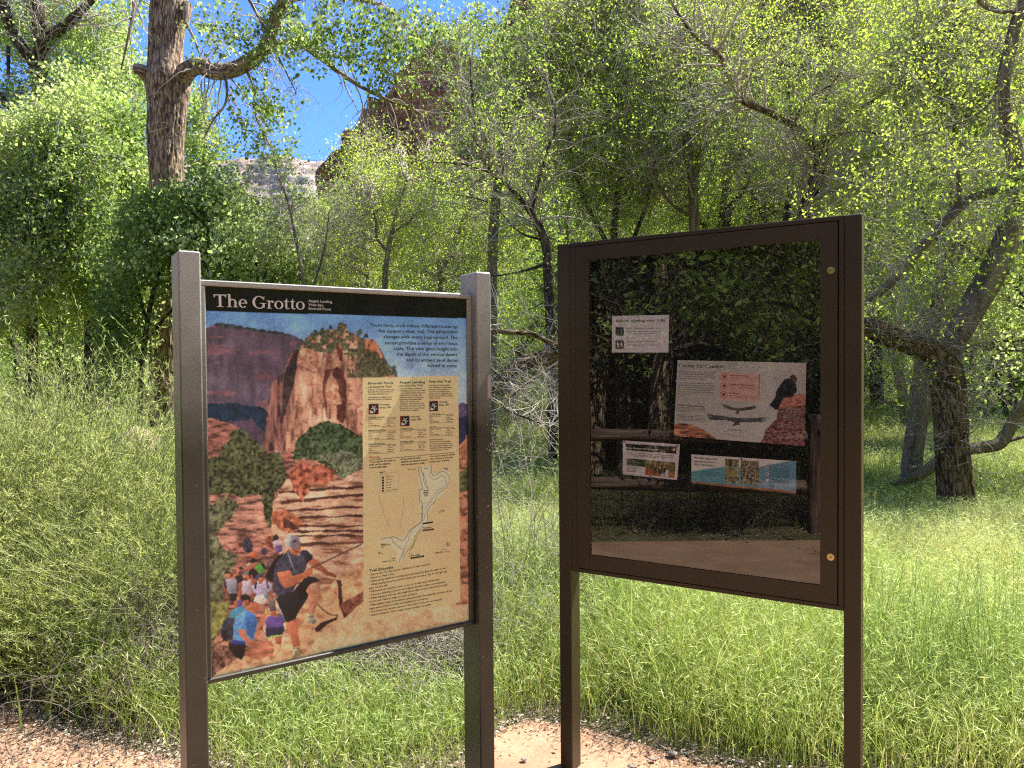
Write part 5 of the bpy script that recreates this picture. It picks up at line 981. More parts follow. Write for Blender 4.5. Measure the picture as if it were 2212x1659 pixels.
leafy('light green leafy tree just left of the big cottonwood trunk', 235, 18.5, [[(235, 960, 18.5, 24), (230, 700, 18.5, 20), (225, 500, 18.5, 16), (240, 300, 18.5, 9)]],
      [(250, 300, 75, 80, 18.5, .6, 480), (270, 420, 75, 90, 18.5, .6, 520), (220, 540, 90, 80, 18.5, .6, 500), (280, 620, 60, 60, 18.5, .5, 240), (190, 660, 60, 50, 18.6, .5, 90), (170, 180, 60, 40, 18.8, .5, 90)], 28000, M_LG, M_DRK, np.random.default_rng(22), (.07, .11), v0=.62)
leafy('green leafy crown showing right of the big cottonwood trunk', 470, 21, [[(470, 960, 21, 20), (450, 700, 21, 18), (440, 420, 21, 12), (445, 280, 21, 5)]],
      [(435, 320, 45, 60, 21, .5, 150), (475, 440, 60, 40, 21, .5, 110), (425, 240, 35, 60, 21, .5, 70), (540, 500, 70, 40, 21.5, .6, 110)], 6500, M_LG, M_DRK, np.random.default_rng(23), (.08, .12), v0=.6)
# --- weeping dead twigs right of the bough
T = Tree('tangle of bare pale weeping twigs hanging between the two signs\' backs', 655, 12.6, 'bare_willow', 'bare shrub')
T.limb([(690, 1000, 12.6, 12), (680, 800, 12.6, 11), (660, 640, 12.6, 9), (640, 520, 12.6, 7), (620, 430, 12.6, 4), (600, 380, 12.6, 2)], 8); T.limb([(664, 660, 12.6, 6), (700, 540, 12.5, 5), (710, 470, 12.5, 3)], 8)
s1 = T.from_limbs(60, (.5, 1.1), r1, u=(.4, 1), up=.5, droop=.12, jit=.2, rmax=.006); s2 = spawn(*s1, 900, (.4, 1.2), r1, up=.1, droop=.24, jit=.14, rmax=.0035, n=8); s3 = spawn(*s2, 900, (.2, .5), r1, droop=.2, jit=.2, n=5, rmax=.0025); T.tw(*s1, 4); T.tw(*s2); T.tw(*s3)
T.lv(s3[0], 900, r1, size=(.03, .05), asp=.6, v0=.7); T.done(M_PAL, mat('bleached_twig', (.40, .36, .30), .85, spec=.2), M_LG)

# --- centre: dark twisting branch, dead snag, small trees
rc = np.random.default_rng(31)
T = Tree('slim dark-barked tree with a forked top just left of the display case', 1184, 11, 'slim_tree')
T.limb([(1195, 990, 11, 22), (1190, 760, 11, 21), (1184, 597, 11, 20), (1177, 522, 11, 18), (1148, 461, 11, 13), (1105, 410, 11, 10), (1062, 374, 11, 9), (1040, 330, 11, 8), (1028, 280, 11, 7), (1020, 200, 11, 5), (1015, 120, 11, 3)], 14, .006, 4, 120)
T.limb([(1148, 461, 11, 9), (1160, 400, 11, 8), (1173, 360, 11, 7), (1188, 310, 11, 6.5), (1199, 277, 11, 6), (1200, 200, 11, 3)], 8)
T.limb([(1062, 374, 11, 5), (1000, 355, 11, 3.5), (930, 350, 11, 2)], 6); T.limb([(1177, 520, 11, 7), (1120, 500, 11, 4), (1060, 440, 11, 3), (980, 420, 11, 2)], 6); T.limb([(1182, 570, 11, 9), (1110, 590, 10.8, 5), (1020, 600, 10.6, 3), (960, 590, 10.6, 2)], 6)
s1 = T.from_limbs(170, (.5, 1.5), rc, u=(.3, 1), up=.3, jit=.22); s2 = spawn(*s1, 900, (.3, .8), rc, jit=.25, up=.1, droop=.05); s3 = spawn(*s2, 900, (.15, .4), rc, jit=.3, n=5, rmax=.002); T.tw(*s1, 4); T.tw(*s2); T.tw(*s3)
T.lv(s3[0], 7000, rc, size=(.035, .055), asp=.45, v0=.6, spread=.04); T.done(M_DRK, M_TW, M_LY)
T = Tree('broken snag with pale exposed heartwood above the gap between the signs', 1095, 13.5, 'broken_snag')
T.limb([(1060, 1000, 13.5, 24), (1062, 700, 13.5, 22), (1066, 500, 13.5, 20), (1078, 374, 13.5, 19), (1086, 310, 13.5, 18), (1091, 260, 13.5, 17), (1102, 235, 13.5, 16), (1128, 205, 13.5, 13), (1160, 175, 13.5, 9), (1190, 160, 13.5, 5)], 16, .012, 5, 150)
s1 = T.from_limbs(60, (.3, 1.3), rc, u=(.5, 1), up=.2, jit=.35); s2 = spawn(*s1, 400, (.2, .7), rc, jit=.3); T.tw(*s1, 4); T.tw(*s2); T.lv(s2[0], 500, rc, v0=.8, asp=.6); T.done(M_PAL, M_TW, M_LY)
for lab, px, Y, tr, B, nl, v0, sd in (
  ('small pale forked tree rising above the wayside sign', 832, 13, [[(832, 980, 13, 14), (832, 700, 13, 13), (832, 597, 13, 12), (839, 540, 13, 11), (850, 486, 13, 9), (862, 440, 13, 6), (880, 390, 13, 3)], [(838, 545, 13, 8), (815, 515, 13, 6), (812, 480, 13, 5), (800, 430, 13, 3)], [(845, 505, 13, 6), (880, 480, 13, 4), (905, 455, 13, 3)]],
   [(850, 420, 75, 50, 13.5, .6, 150), (780, 440, 60, 70, 13.8, .6, 170), (900, 470, 70, 60, 13.6, .6, 150), (850, 330, 40, 30, 14, .5, 24), (860, 560, 90, 60, 14, .6, 70)], 7600, .72, 41),
  ('young tree with bright yellow-green leaves left of the red cliff foot', 800, 17, [[(800, 980, 17, 13), (798, 700, 17, 12), (785, 480, 17, 8), (780, 330, 17, 4)]],
   [(700, 470, 60, 40, 17.5, .7, 130), (650, 520, 60, 50, 17.5, .7, 80), (760, 540, 90, 70, 18, .7, 330), (720, 470, 40, 30, 17, .5, 120), (800, 345, 50, 24, 16.5, .4, 70), (770, 300, 26, 22, 16.5, .3, 30), (880, 440, 60, 50, 17, .5, 120), (770, 620, 90, 60, 18, .7, 200)], 20000, .8, 42),
  ('thin tree with airy leaves above the right post of the wayside sign', 960, 15, [[(960, 980, 15, 15), (955, 740, 15, 13), (948, 560, 15, 10), (930, 440, 15, 7), (905, 330, 15, 4)], [(950, 600, 15, 8), (1000, 480, 15, 6), (1030, 400, 15, 3)]],
   [(940, 460, 60, 50, 15, .8, 150), (990, 520, 70, 60, 15.4, .8, 200), (1060, 560, 70, 60, 15, .7, 170), (900, 540, 70, 60, 15.5, .7, 150), (960, 350, 50, 40, 15, .7, 60), (1090, 470, 60, 50, 15, .6, 90), (960, 620, 120, 50, 16, .7, 170)], 19000, .68, 43)):
    leafy(lab, px, Y, tr, B, nl, M_LY, M_PAL, np.random.default_rng(sd), (.04, .065), .55, v0, (.4, .9), .07, .35)

# --- right half: traced trees behind and beside the display case
rr = np.random.default_rng(51)
T = Tree('dark tree rising behind the middle of the display case and arching left', 1745, 10.5, 'arching_tree')
T.limb([(1710, 1000, 10.5, 32), (1722, 700, 10.5, 30), (1736, 472, 10.5, 26), (1754, 414, 10.5, 25), (1770, 367, 10.5, 25), (1772, 335, 10.5, 27), (1764, 306, 10.5, 26)], 24, .014, 7, 150)
T.limb([(1766, 318, 10.5, 22), (1732, 284, 10.4, 19), (1700, 262, 10.4, 16), (1668, 245, 10.3, 14), (1614, 223, 10.2, 12), (1585, 198, 10.2, 11), (1573, 160, 10.1, 11), (1556, 126, 10.1, 11), (1530, 100, 10, 10), (1500, 76, 10, 8), (1470, 36, 10, 5), (1440, -10, 10, 3)], 14, .006, 8, 120)
T.limb([(1718, 262, 10.4, 7), (1735, 225, 10.3, 6.5), (1755, 205, 10.2, 6), (1790, 185, 10.1, 5), (1818, 156, 10, 4)], 8)
T.limb([(1772, 306, 10.5, 10), (1812, 290, 10.3, 6), (1866, 284, 10.1, 5), (1940, 300, 10, 4), (2010, 305, 9.9, 2)], 8)
T.limb([(1770, 300, 10.5, 9), (1840, 245, 10.6, 7), (1894, 212, 10.6, 6.5), (1930, 172, 10.6, 6), (1960, 148, 10.6, 5.5), (2028, 122, 10.6, 4.5), (2120, 80, 10.6, 3)], 8)
T.limb([(1760, 300, 10.5, 8), (1762, 250, 10.4, 5), (1790, 200, 10.4, 4), (1800, 120, 10.3, 2.5)], 8)
s1 = T.from_limbs(260, (.5, 1.7), rr, u=(.3, 1), up=.35, jit=.2, along=.5); s2 = spawn(*s1, 1600, (.3, 1.0), rr, jit=.22, up=.1, droop=.06); s3 = spawn(*s2, 2200, (.15, .45), rr, jit=.28, n=5, rmax=.002); T.tw(*s1, 4); T.tw(*s2); T.tw(*s3)
T.lv(s3[0], 15000, rr, size=(.03, .05), asp=.42, v0=.7, spread=.035); T.done(M_RUG, M_TW, M_LY)
T = Tree('pale many-stemmed tree above the left half of the display case', 1500, 13, 'multi_stem_tree')
T.limb([(1500, 1000, 13, 26), (1502, 700, 13, 24), (1500, 500, 13, 22), (1495, 378, 13, 20), (1484, 324, 13, 15), (1470, 252, 13, 11), (1450, 205, 13, 9), (1425, 160, 13, 6), (1395, 90, 13, 3)], 14)
T.limb([(1498, 385, 13, 16), (1508, 330, 13, 13), (1506, 270, 13, 10), (1495, 210, 13, 8), (1476, 120, 13, 5)], 10); T.limb([(1500, 380, 13, 16), (1524, 317, 13, 12), (1545, 262, 13, 9), (1556, 200, 13, 7), (1560, 60, 13, 4)], 10)
T.limb([(1500, 470, 13, 10), (1450, 440, 12.8, 6), (1415, 380, 12.7, 5), (1412, 340, 12.7, 3)], 8)
s1 = T.from_limbs(200, (.6, 2), rr, u=(.3, 1), up=.35, jit=.2); s2 = spawn(*s1, 1100, (.4, 1.1), rr, jit=.22, up=.1); s3 = spawn(*s2, 1500, (.2, .5), rr, jit=.28, n=5, rmax=.0024); T.tw(*s1, 4); T.tw(*s2); T.tw(*s3)
T.lv(s3[0], 14000, rr, size=(.04, .06), asp=.45, v0=.62, spread=.05); T.done(M_PAL, M_TW, M_LY)
T = Tree('thin crooked dark tree above the centre of the display case', 1575, 12, 'crooked_tree')
T.limb([(1560, 1000, 12, 18), (1566, 700, 12, 17), (1570, 482, 12, 16), (1585, 439, 12, 14), (1610, 403, 12, 12), (1614, 360, 12, 11), (1600, 306, 12, 9), (1590, 240, 12, 7), (1600, 150, 12, 4)], 12, .008, 3, 90)
s1 = T.from_limbs(80, (.5, 1.6), rr, u=(.4, 1), up=.4, jit=.22); s2 = spawn(*s1, 600, (.3, .9), rr, jit=.25); T.tw(*s1, 4); T.tw(*s2); T.lv(s2[0], 6000, rr, size=(.035, .055), asp=.45, v0=.6, spread=.05); T.done(M_DRK, M_TW, M_LY)

# rugged leaning tree right of the case
T = Tree('rugged dark tree right of the display case, one thick limb reaching left behind it', 2060, 7.7, 'rugged_tree')
T.limb([(2072, 1150, 7.7, 92), (2067, 1095, 7.7, 78), (2062, 1040, 7.7, 68), (2056, 960, 7.7, 64), (2053, 900, 7.7, 64), (2048, 840, 7.7, 66), (2040, 790, 7.7, 64), (2020, 762, 7.7, 54), (1980, 745, 7.7, 50), (1930, 728, 7.7, 46), (1880, 712, 7.75, 42), (1820, 706, 7.8, 40), (1720, 712, 8, 36), (1560, 700, 8.2, 34), (1420, 715, 8.3, 32), (1290, 738, 8.4, 34), (1210, 764, 8.45, 32), (1165, 775, 8.5, 30), (1120, 790, 8.5, 28), (1080, 822, 8.6, 22), (1050, 856, 8.7, 12)], 90, .028, 12, 620, 12)
T.limb([(1250, 745, 8.4, 14), (1195, 742, 8.3, 12), (1150, 722, 8.3, 10), (1100, 718, 8.2, 10), (1050, 712, 8.2, 6), (1000, 700, 8.2, 3)], 12, .006, 4, 50)
s0 = T.from_limbs(200, (.25, 1.1), rr, u=(.12, 1), up=-.1, jit=.36, along=.2, rmax=.007); s1 = spawn(*s0, 1500, (.2, .8), rr, jit=.32, droop=.06, rmax=.003); s2 = spawn(*s1, 1500, (.1, .4), rr, jit=.3, n=5, rmax=.0018); T.tw(*s0, 4); T.tw(*s1); T.tw(*s2)
T.lv(s2[0], 260, rr, size=(.03, .05), asp=.5, v0=.7); T.done(M_RUG, mat('grey_dead_twig', (.30, .27, .235), .85, spec=.2), M_LY)
T = Tree('smooth grey-barked leaning tree at the right edge, bent back upright near the top', 2046, 7.9, 'leaning_tree')
T.limb([(2030, 830, 8.0, 40), (2046, 775, 8, 46), (2075, 712, 8.0, 50), (2110, 648, 8.05, 56), (2140, 597, 8.1, 56), (2162, 550, 8.15, 54), (2180, 500, 8.2, 50), (2194, 450, 8.2, 40), (2196, 396, 8.2, 34), (2191, 330, 8.2, 32), (2177, 275, 8.2, 32), (2165, 225, 8.2, 31), (2168, 170, 8.2, 27), (2180, 115, 8.2, 25), (2192, 60, 8.2, 23), (2208, 10, 8.2, 20), (2225, -60, 8.2, 16)], 44, .007, 14, 300, 5)
T.limb([(2200, 398, 8.2, 16), (2150, 412, 8.1, 15), (2100, 428, 8, 16), (2070, 450, 7.9, 18), (2030, 490, 7.85, 18), (1999, 524, 7.8, 20), (1960, 570, 7.8, 20), (1925, 610, 7.75, 18), (1890, 640, 7.7, 15), (1862, 658, 7.7, 10)], 20, .005, 15, 110)
T.limb([(2066, 450, 7.9, 12), (2072, 420, 7.85, 10), (2070, 390, 7.8, 9), (2069, 367, 7.8, 7)], 10)
T.limb([(2205, 20, 8.2, 12), (2180, 26, 8.1, 10), (2150, 22, 8, 10), (2120, 8, 8, 9), (2100, -20, 8, 7)], 10)
T.limb([(2176, 262, 8.2, 8), (2230, 262, 8.1, 6), (2300, 250, 8, 4)], 8); T.limb([(2172, 180, 8.2, 6), (2120, 240, 8, 5), (2060, 270, 7.9, 4), (1960, 300, 7.9, 2)], 8)
s1 = T.from_limbs(150, (.4, 1.5), rr, u=(.25, 1), up=.25, jit=.25, rmax=.008); s2 = spawn(*s1, 1300, (.3, .9), rr, jit=.25, up=.1); s3 = spawn(*s2, 1800, (.15, .4), rr, jit=.28, n=5, rmax=.0018); T.tw(*s1, 4); T.tw(*s2); T.tw(*s3)
T.lv(s3[0], 9500, rr, size=(.03, .05), asp=.5, v0=.8, spread=.035); T.done(M_SMO, M_TW, M_LY)
T = Tree('plain grey trunk standing behind the rugged tree at right', 1968, 9.1, 'grey_tree')
T.limb([(1963, 1090, 9.1, 50), (1968, 1042, 9.1, 44), (1972, 980, 9.1, 40), (1980, 923, 9.1, 40), (1990, 870, 9.1, 40), (2000, 800, 9.15, 36), (2015, 700, 9.2, 30), (2040, 600, 9.3, 26), (2060, 480, 9.4, 20), (2060, 300, 9.5, 12)], 40, .008, 16, 200, 6)
s1 = T.from_limbs(60, (.4, 1.6), rr, u=(.5, 1), up=.3, jit=.25, rmax=.008); s2 = spawn(*s1, 700, (.3, .9), rr, jit=.25); T.tw(*s1, 4); T.tw(*s2); T.lv(s2[0], 5000, rr, size=(.035, .055), asp=.5, v0=.75, spread=.05); T.done(M_SMO, M_TW, M_LY)
T = Tree('fallen limb lying in the grass behind the rugged tree, its end turned up', 2050, 8.6, 'fallen_limb', 'log')
T.limb([(1925, 1046, 8.5, 8), (1960, 1036, 8.5, 16), (1994, 1022, 8.5, 22), (2031, 994, 8.5, 24), (2070, 974, 8.5, 26), (2110, 968, 8.5, 25), (2150, 962, 8.5, 26), (2168, 948, 8.5, 26), (2185, 918, 8.5, 24), (2206, 882, 8.5, 22), (2240, 840, 8.5, 20), (2280, 800, 8.5, 14)], 26, .008, 17, 150)
T.limb([(2165, 955, 8.5, 9), (2195, 948, 8.5, 8), (2240, 935, 8.5, 5)], 8); s1 = T.from_limbs(26, (.2, .7), rr, jit=.35, rmax=.005); T.tw(*s1); T.done(M_SMO, M_TW, M_LY)

# leafy yellow-green crowns filling the right half, at four distances
for lab, px, Y, B, nl, v0, sd, ml in (
  ('yellow-green crown high above the display case', 1700, 14, [(1600, 60, 130, 90, 14, .8, 560), (1760, 80, 130, 90, 14, .8, 560), (1860, 60, 90, 90, 13.6, .8, 380), (1500, 40, 100, 80, 14, .8, 380), (1700, 190, 160, 60, 14.5, .8, 420), (1700, -90, 400, 90, 14, 1, 700)], 46000, .72, 61, M_LY),
  ('brightest yellow young leaves in the upper right corner', 2050, 11, [(2040, 70, 110, 70, 11, .6, 420), (2130, 100, 80, 90, 10.8, .6, 300), (1980, 130, 80, 60, 11, .6, 220), (2090, 190, 90, 70, 11, .6, 200), (2250, 80, 120, 160, 10.8, .6, 300), (2100, -60, 250, 60, 11, .7, 260)], 23000, .98, 62, M_LY),
  ('green airy crown between the leaning tree and the case', 1980, 15, [(1950, 230, 120, 80, 15, .8, 420), (2080, 330, 110, 100, 15, .8, 430), (1920, 370, 110, 80, 15.5, .8, 380), (2050, 470, 130, 90, 15, .8, 380), (1960, 560, 90, 80, 15, .8, 200), (2190, 450, 80, 200, 15, .8, 420), (2130, 620, 110, 70, 15, .8, 190), (1830, 330, 90, 80, 15.5, .8, 260)], 40000, .68, 63, M_LY),
  ('green crown above the left edge of the display case', 1330, 13.5, [(1260, 140, 100, 80, 13.5, .7, 430), (1350, 90, 110, 90, 13.5, .7, 460), (1290, 260, 110, 80, 13.8, .7, 430), (1230, 350, 90, 70, 13.8, .7, 260), (1380, 330, 100, 80, 14, .7, 380), (1340, 430, 110, 60, 14, .7, 300), (1200, 60, 60, 90, 13.3, .6, 300), (1350, -60, 200, 60, 13.5, .7, 300)], 40000, .62, 64, M_LY),
  ('mid green crown behind the many-stemmed tree', 1560, 17, [(1480, 180, 130, 110, 17, .9, 480), (1650, 330, 130, 90, 17, .9, 480), (1530, 400, 130, 90, 17.3, .9, 420), (1780, 420, 110, 80, 17, .9, 320), (1400, 490, 130, 60, 17, .8, 250), (1640, 470, 130, 50, 17, .8, 250)], 36000, .55, 65, M_LY)):
    x0 = px; leafy(lab, px, Y, [[(px, 1000, Y, 24), (px+6, 720, Y, 20), (px-4, 520, Y, 16), (px+14, 320, Y, 11), (px, 150, Y, 6), (px+20, 20, Y, 3)], [(px+4, 600, Y, 12), (px+70, 430, Y, 8), (px+90, 300, Y, 4)], [(px, 560, Y, 12), (px-80, 400, Y, 8), (px-110, 230, Y, 4)]], B, int(nl*1.1), ml, M_DRK, np.random.default_rng(sd), (.038, .066), .5, v0, (.5, 1.2), .045, .6, cl=4)

# ================================================================== background trees: seven made once, then copied
def proto_tree(seed, H, spread, nl, v0, stems=1, leaf=(.10, .16), asp=.6, ml=None, mw=None, low=.3):
    rng = np.random.default_rng(seed); w, t, l = Geo(), Geo(), Geo()
    base = np.zeros((stems, 3)); base[:, :2] = rng.normal(0, .12*(stems > 1), (stems, 2)); d = rng.normal(0, .16, (stems, 3)); d[:, 2] = 1
    P0, R0 = walk(base, d, H*.75, rng, 12, .10, 0, H*.018/stems**.4, .02); P0[:, 0, 2] = -.4
    P1, R1 = spawn(P0, R0, 34, (H*.22*spread, H*.42*spread), rng, u=(low, 1), along=.6, up=.45, jit=.16, n=8, rf=.6)
    P2, R2 = spawn(P1, R1, 220, (H*.08, H*.2), rng, up=.2, jit=.22); P3, R3_ = spawn(P2, R2, 900, (H*.03, H*.09), rng, jit=.28, n=5, droop=.05)
    for P, R, k in ((P0, R0, 8), (P1, R1, 5)): V, F, T = tubes(P, R, k); w.add(V, F, T)
    for P, R, k in ((P2, R2, 3), (P3, np.maximum(R3_, .005), 3)): V, F, T = tubes(P, R, k); t.add(V, F, T)
    V, F, T = leaves_on(P3, nl, rng, size=leaf, asp=asp, u=(0, 1), spread=.16, v0=v0, vs=.8, nf=.6); l.add(V, F, T)
    return w, t, l
def build_proto(name, arg, mw, mt, ml):
    w_, t_, l_ = proto_tree(*arg[0], **arg[1]); o = empty(name, (0, 0, 0)); w_.build('trunk', mw, o, 'tc', True); t_.build('twigs', mt, o, 'tc'); l_.build('crown', ml, o, 'v'); return o
M_SHD = leaf_mat('shade_darkened_leaf', [(0, (.015, .03, .01)), (.5, (.035, .065, .02)), (1, (.08, .12, .035))], .3, .03, .5)  # canopy shade put into a darker leaf colour for plants behind the fence
PR = [build_proto('woodland_tree', ((101, 9, 1.0, 11500, .75), {}), M_DRK, M_TW, M_LY), build_proto('woodland_tree', ((102, 8, 1.15, 10500, .7), dict(stems=3)), M_PAL, M_TW, M_LY),
      build_proto('woodland_tree', ((103, 10, .9, 11500, .7), {}), M_DRK, M_TW, M_LG), build_proto('woodland_tree', ((104, 7, 1.2, 10000, .65), dict(stems=4, low=.15)), M_DRK, M_TW, M_LG),
      build_proto('woodland_tree', ((105, 9, 1.0, 2600, .8), dict(stems=2)), M_PAL, M_TW, M_LY),
      build_proto('understory_shrub', ((106, 3.2, 1.3, 15000, .45), dict(stems=7, low=.05, leaf=(.05, .08))), M_DRK, M_TW, M_LG), build_proto('understory_shrub', ((107, 2.8, 1.3, 3000, .7), dict(stems=9, low=.05, leaf=(.04, .06))), M_PAL, M_TW, M_LY),
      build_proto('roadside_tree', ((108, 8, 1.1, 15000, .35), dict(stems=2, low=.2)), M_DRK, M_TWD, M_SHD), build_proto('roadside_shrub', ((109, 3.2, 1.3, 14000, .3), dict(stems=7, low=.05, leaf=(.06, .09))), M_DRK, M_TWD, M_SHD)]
used = set()
def place(k, x, y, s, rz, label, cat, group):
    src = PR[k]
    if k in used:
        o = src.copy(); COL.objects.link(o)
        for ch in src.children:
            c = ch.copy(); c.parent = o; COL.objects.link(c)
    else: o = src; used.add(k)
    o.location = (x, y, float(ground_h(x, y))-.05); o.rotation_euler = (0, 0, rz); o.scale = (s, s, s)
    o['label'] = label; o['category'] = cat
    if group: o['group'] = group
rb = random.Random(77)
ROW = [  # prototype, px, Y, scale, label
 (2, -60, 26, 1.15, 'tall green tree beyond the left edge, behind the bright leafy one'), (0, 60, 30, 1.1, 'tall tree deep behind the forked tree at far left'), (3, 150, 24, 1.0, 'low bushy tree behind the foot of the forked tree'),
 (2, 255, 33, 1.0, 'far green tree seen left of the big cottonwood trunk'), (3, 420, 30, .42, 'low green tree behind the foot of the big cottonwood'), (3, 520, 36, .42, 'far low tree behind the dark leafy bough'),
 (1, 640, 33, .45, 'far low pale tree behind the weeping twigs'), (3, 740, 40, .65, 'dark green tree below the red cliff foot'), (1, 820, 27, .42, 'airy pale tree behind the small forked tree'), (0, 905, 31, .6, 'tree behind the header of the wayside sign, beneath the cliff'),
 (4, 990, 24, .8, 'nearly bare pale tree behind the right post of the wayside sign'), (0, 1080, 27, .85, 'tall tree in the gap between the two signs'), (1, 1150, 33, .95, 'far tall tree in the gap, right of the broken snag'),
 (4, 1210, 22, 1.1, 'nearly bare tree just left of the display case'), (2, 1290, 26, 1.0, 'green tree behind the upper left corner of the display case'), (0, 1390, 22, 1.0, 'tree behind the left third of the display case'),
 (1, 1480, 27, 1.15, 'far pale tree behind the many-stemmed one'), (0, 1590, 23, 1.05, 'tree behind the centre of the display case'), (2, 1690, 30, 1.1, 'far green tree above the centre of the display case'), (1, 1790, 22, 1.1, 'pale tree behind the right part of the display case'),
 (0, 1900, 26, 1.45, 'tree just right of the display case, well behind the rugged one'), (4, 1950, 18, 1.1, 'nearly bare tree behind the grey trunk'), (1, 2030, 24, 1.4, 'pale tree between the grey trunk and the leaning tree'), (2, 2120, 30, 1.5, 'far green tree behind the leaning tree'),
 (0, 2200, 21, 1.25, 'tree at the right edge behind the fallen limb'), (1, 2300, 26, 1.4, 'pale tree past the right edge'), (0, 2420, 22, 1.3, 'tree well past the right edge'), (2, 1020, 45, .85, 'farthest tall tree over the gap between the signs'), (0, 1340, 42, 1.15, 'farthest tall tree left above the display case'),
 (2, 1640, 44, 1.2, 'farthest tall tree above the display case'), (1, 1960, 40, 1.3, 'farthest tall tree right of the display case'), (0, 2230, 42, 1.3, 'farthest tall tree at the right edge'), (0, -180, 22, 1.2, 'tree past the left edge'), (2, 2520, 8.6, .72, 'leafy tree added past the right edge to shade the rugged one'), (1, 2640, 6.6, .6, 'small tree added past the right edge to shade the meadow')]  # last two trees stand out of view, added to throw shade on the meadow
for k, px, Y, s, lab in ROW:
    p = at(px, 800, Y); place(k, p[0], p[1], s, rb.uniform(0, 6.28), lab, 'tree', 'woodland trees behind the signs')
n_ = 0
for px in range(-150, 2500, 62):
    for Y in (rb.uniform(28, 40), rb.uniform(42, 56)):
        p = at(px+rb.uniform(-25, 25), 800, Y); k = 5 if rb.random() < .62 else 6
        place(k, p[0], p[1], rb.uniform(.8, 1.5), rb.uniform(0, 6.28), 'low leafy understory shrub at the far edge of the meadow' if k == 5 else 'thin nearly bare understory shrub at the far edge of the meadow', 'shrub', 'leafy understory shrubs at the meadow edge' if k == 5 else 'bare understory shrubs at the meadow edge')
# wooded slope up to the cliffs: one mass nobody could count
rw = np.random.default_rng(91); N_ = 46000
Y_ = rw.uniform(52, 165, N_); X_ = rw.uniform(-1.0, 1.0, N_)*Y_; den = fbm(X_*.07, Y_*.07, 0, 3, 8); kp = den > .42; X_, Y_ = X_[kp], Y_[kp]
hh = 1.5+(1.5+4*sm(-.3, -.15, X_/Y_))*fbm(X_*.25, Y_*.25, 0, 2, 9)*np.clip(fbm(X_*.07, Y_*.07, 0, 3, 8)*2-.6, .1, 1)
C = np.stack([X_, Y_, ground_h(X_, Y_)+hh*rw.uniform(.0, 1, len(X_))**.7], -1); C = np.repeat(C, 4, 0)+rw.normal(0, .45, (len(C)*4, 3))
D = unit(rw.normal(0, 1, C.shape)); v = np.clip(.68+.8*(fbm(C[:, 0]*.12, C[:, 1]*.12, 0, 2, 4)-.5)+rw.normal(0, .12, len(C)), 0, 1)
V, F, T_ = leafquads(C, D, rw.uniform(.3, .6, len(C)), .7, rw, v); prop(mesh_np('wooded_slope', V, F, M_LG, None, {'v': T_}), kind='stuff')

# ================================================================== shrubs at the left and dry brush
def shrub(name, label, x, y, H, W_, nst, nlf, v0, mt, ml, seed, droop=.05, leaf=(.025, .045), asp=.10, jit=.12, r0=.0026, lean=(0, 0), cat='shrub', spread=.012, n=9, sub=1.2, core=.16):
    rng = np.random.default_rng(seed); o = empty(name, (x, y, 0), 0, label, cat)
    b = np.zeros((nst, 3)); b[:, :2] = rng.normal(0, core, (nst, 2)); a = rng.uniform(0, 2*PI, nst); r = np.sqrt(rng.uniform(0, 1, nst))*W_/H
    d = np.stack([np.cos(a)*r+lean[0], np.sin(a)*r+lean[1], np.ones(nst)], -1); P, R = walk(b, d, H*rng.uniform(.55, 1.15, nst), rng, n, jit*.45, droop, r0)
    s, q = spawn(P, R, int(nst*sub), (H*.15, H*.4), rng, u=(.3, 1), along=1.3, up=.5, jit=jit, n=6, droop=droop, rf=.8)
    g = Geo()
    for p_, r_ in ((P, R), (s, q)): V, F, T = tubes(p_, r_, 3); g.add(V, F, T)
    g.build('stems', mt, o, 'tc')
    if nlf:
        l = Geo(); m1 = int(nlf*.45)
        for p_, m in ((P, m1), (s, nlf-m1)):
            N2, k = p_.shape[:2]; i = rng.integers(0, N2, m); f = rng.uniform(.2 if p_ is s else .42, 1, m)*(k-1.001); aa = f.astype(int); t = (f-aa)[:, None]
            c = p_[i, aa]*(1-t)+p_[i, aa+1]*t; Tn = unit(p_[i, aa+1]-p_[i, aa]); D = unit(rng.normal(0, .55, (m, 3))+Tn*.9+np.array([0, 0, .25]))
            vv = np.clip(v0+.7*(fbm(c[:, 0]*2, c[:, 1]*2, c[:, 2]*2, 2, seed)-.5)+rng.normal(0, .15, m), 0, 1)
            V, F, T = leafquads(c+rng.normal(0, spread*.3, c.shape), D, rng.uniform(leaf[0], leaf[1], m), asp, rng, vv, .1); l.add(V, F, T)
        l.build('foliage', ml, o, 'v')
    return o
GSH = [(0, (.09, .125, .04)), (.35, (.28, .35, .09)), (.7, (.50, .57, .16)), (1, (.64, .66, .28))]
M_SH = leaf_mat('brush_leaf', GSH, .42, .02, .5, 1.35); M_ST = mat('green_stem', (.26, .29, .12), .7, spec=.3); M_DRY = mat('dry_stick', (.34, .30, .25), .85, spec=.2)
M_DRYD = mat('weathered_stick', (.15, .125, .10), .9, spec=.2)
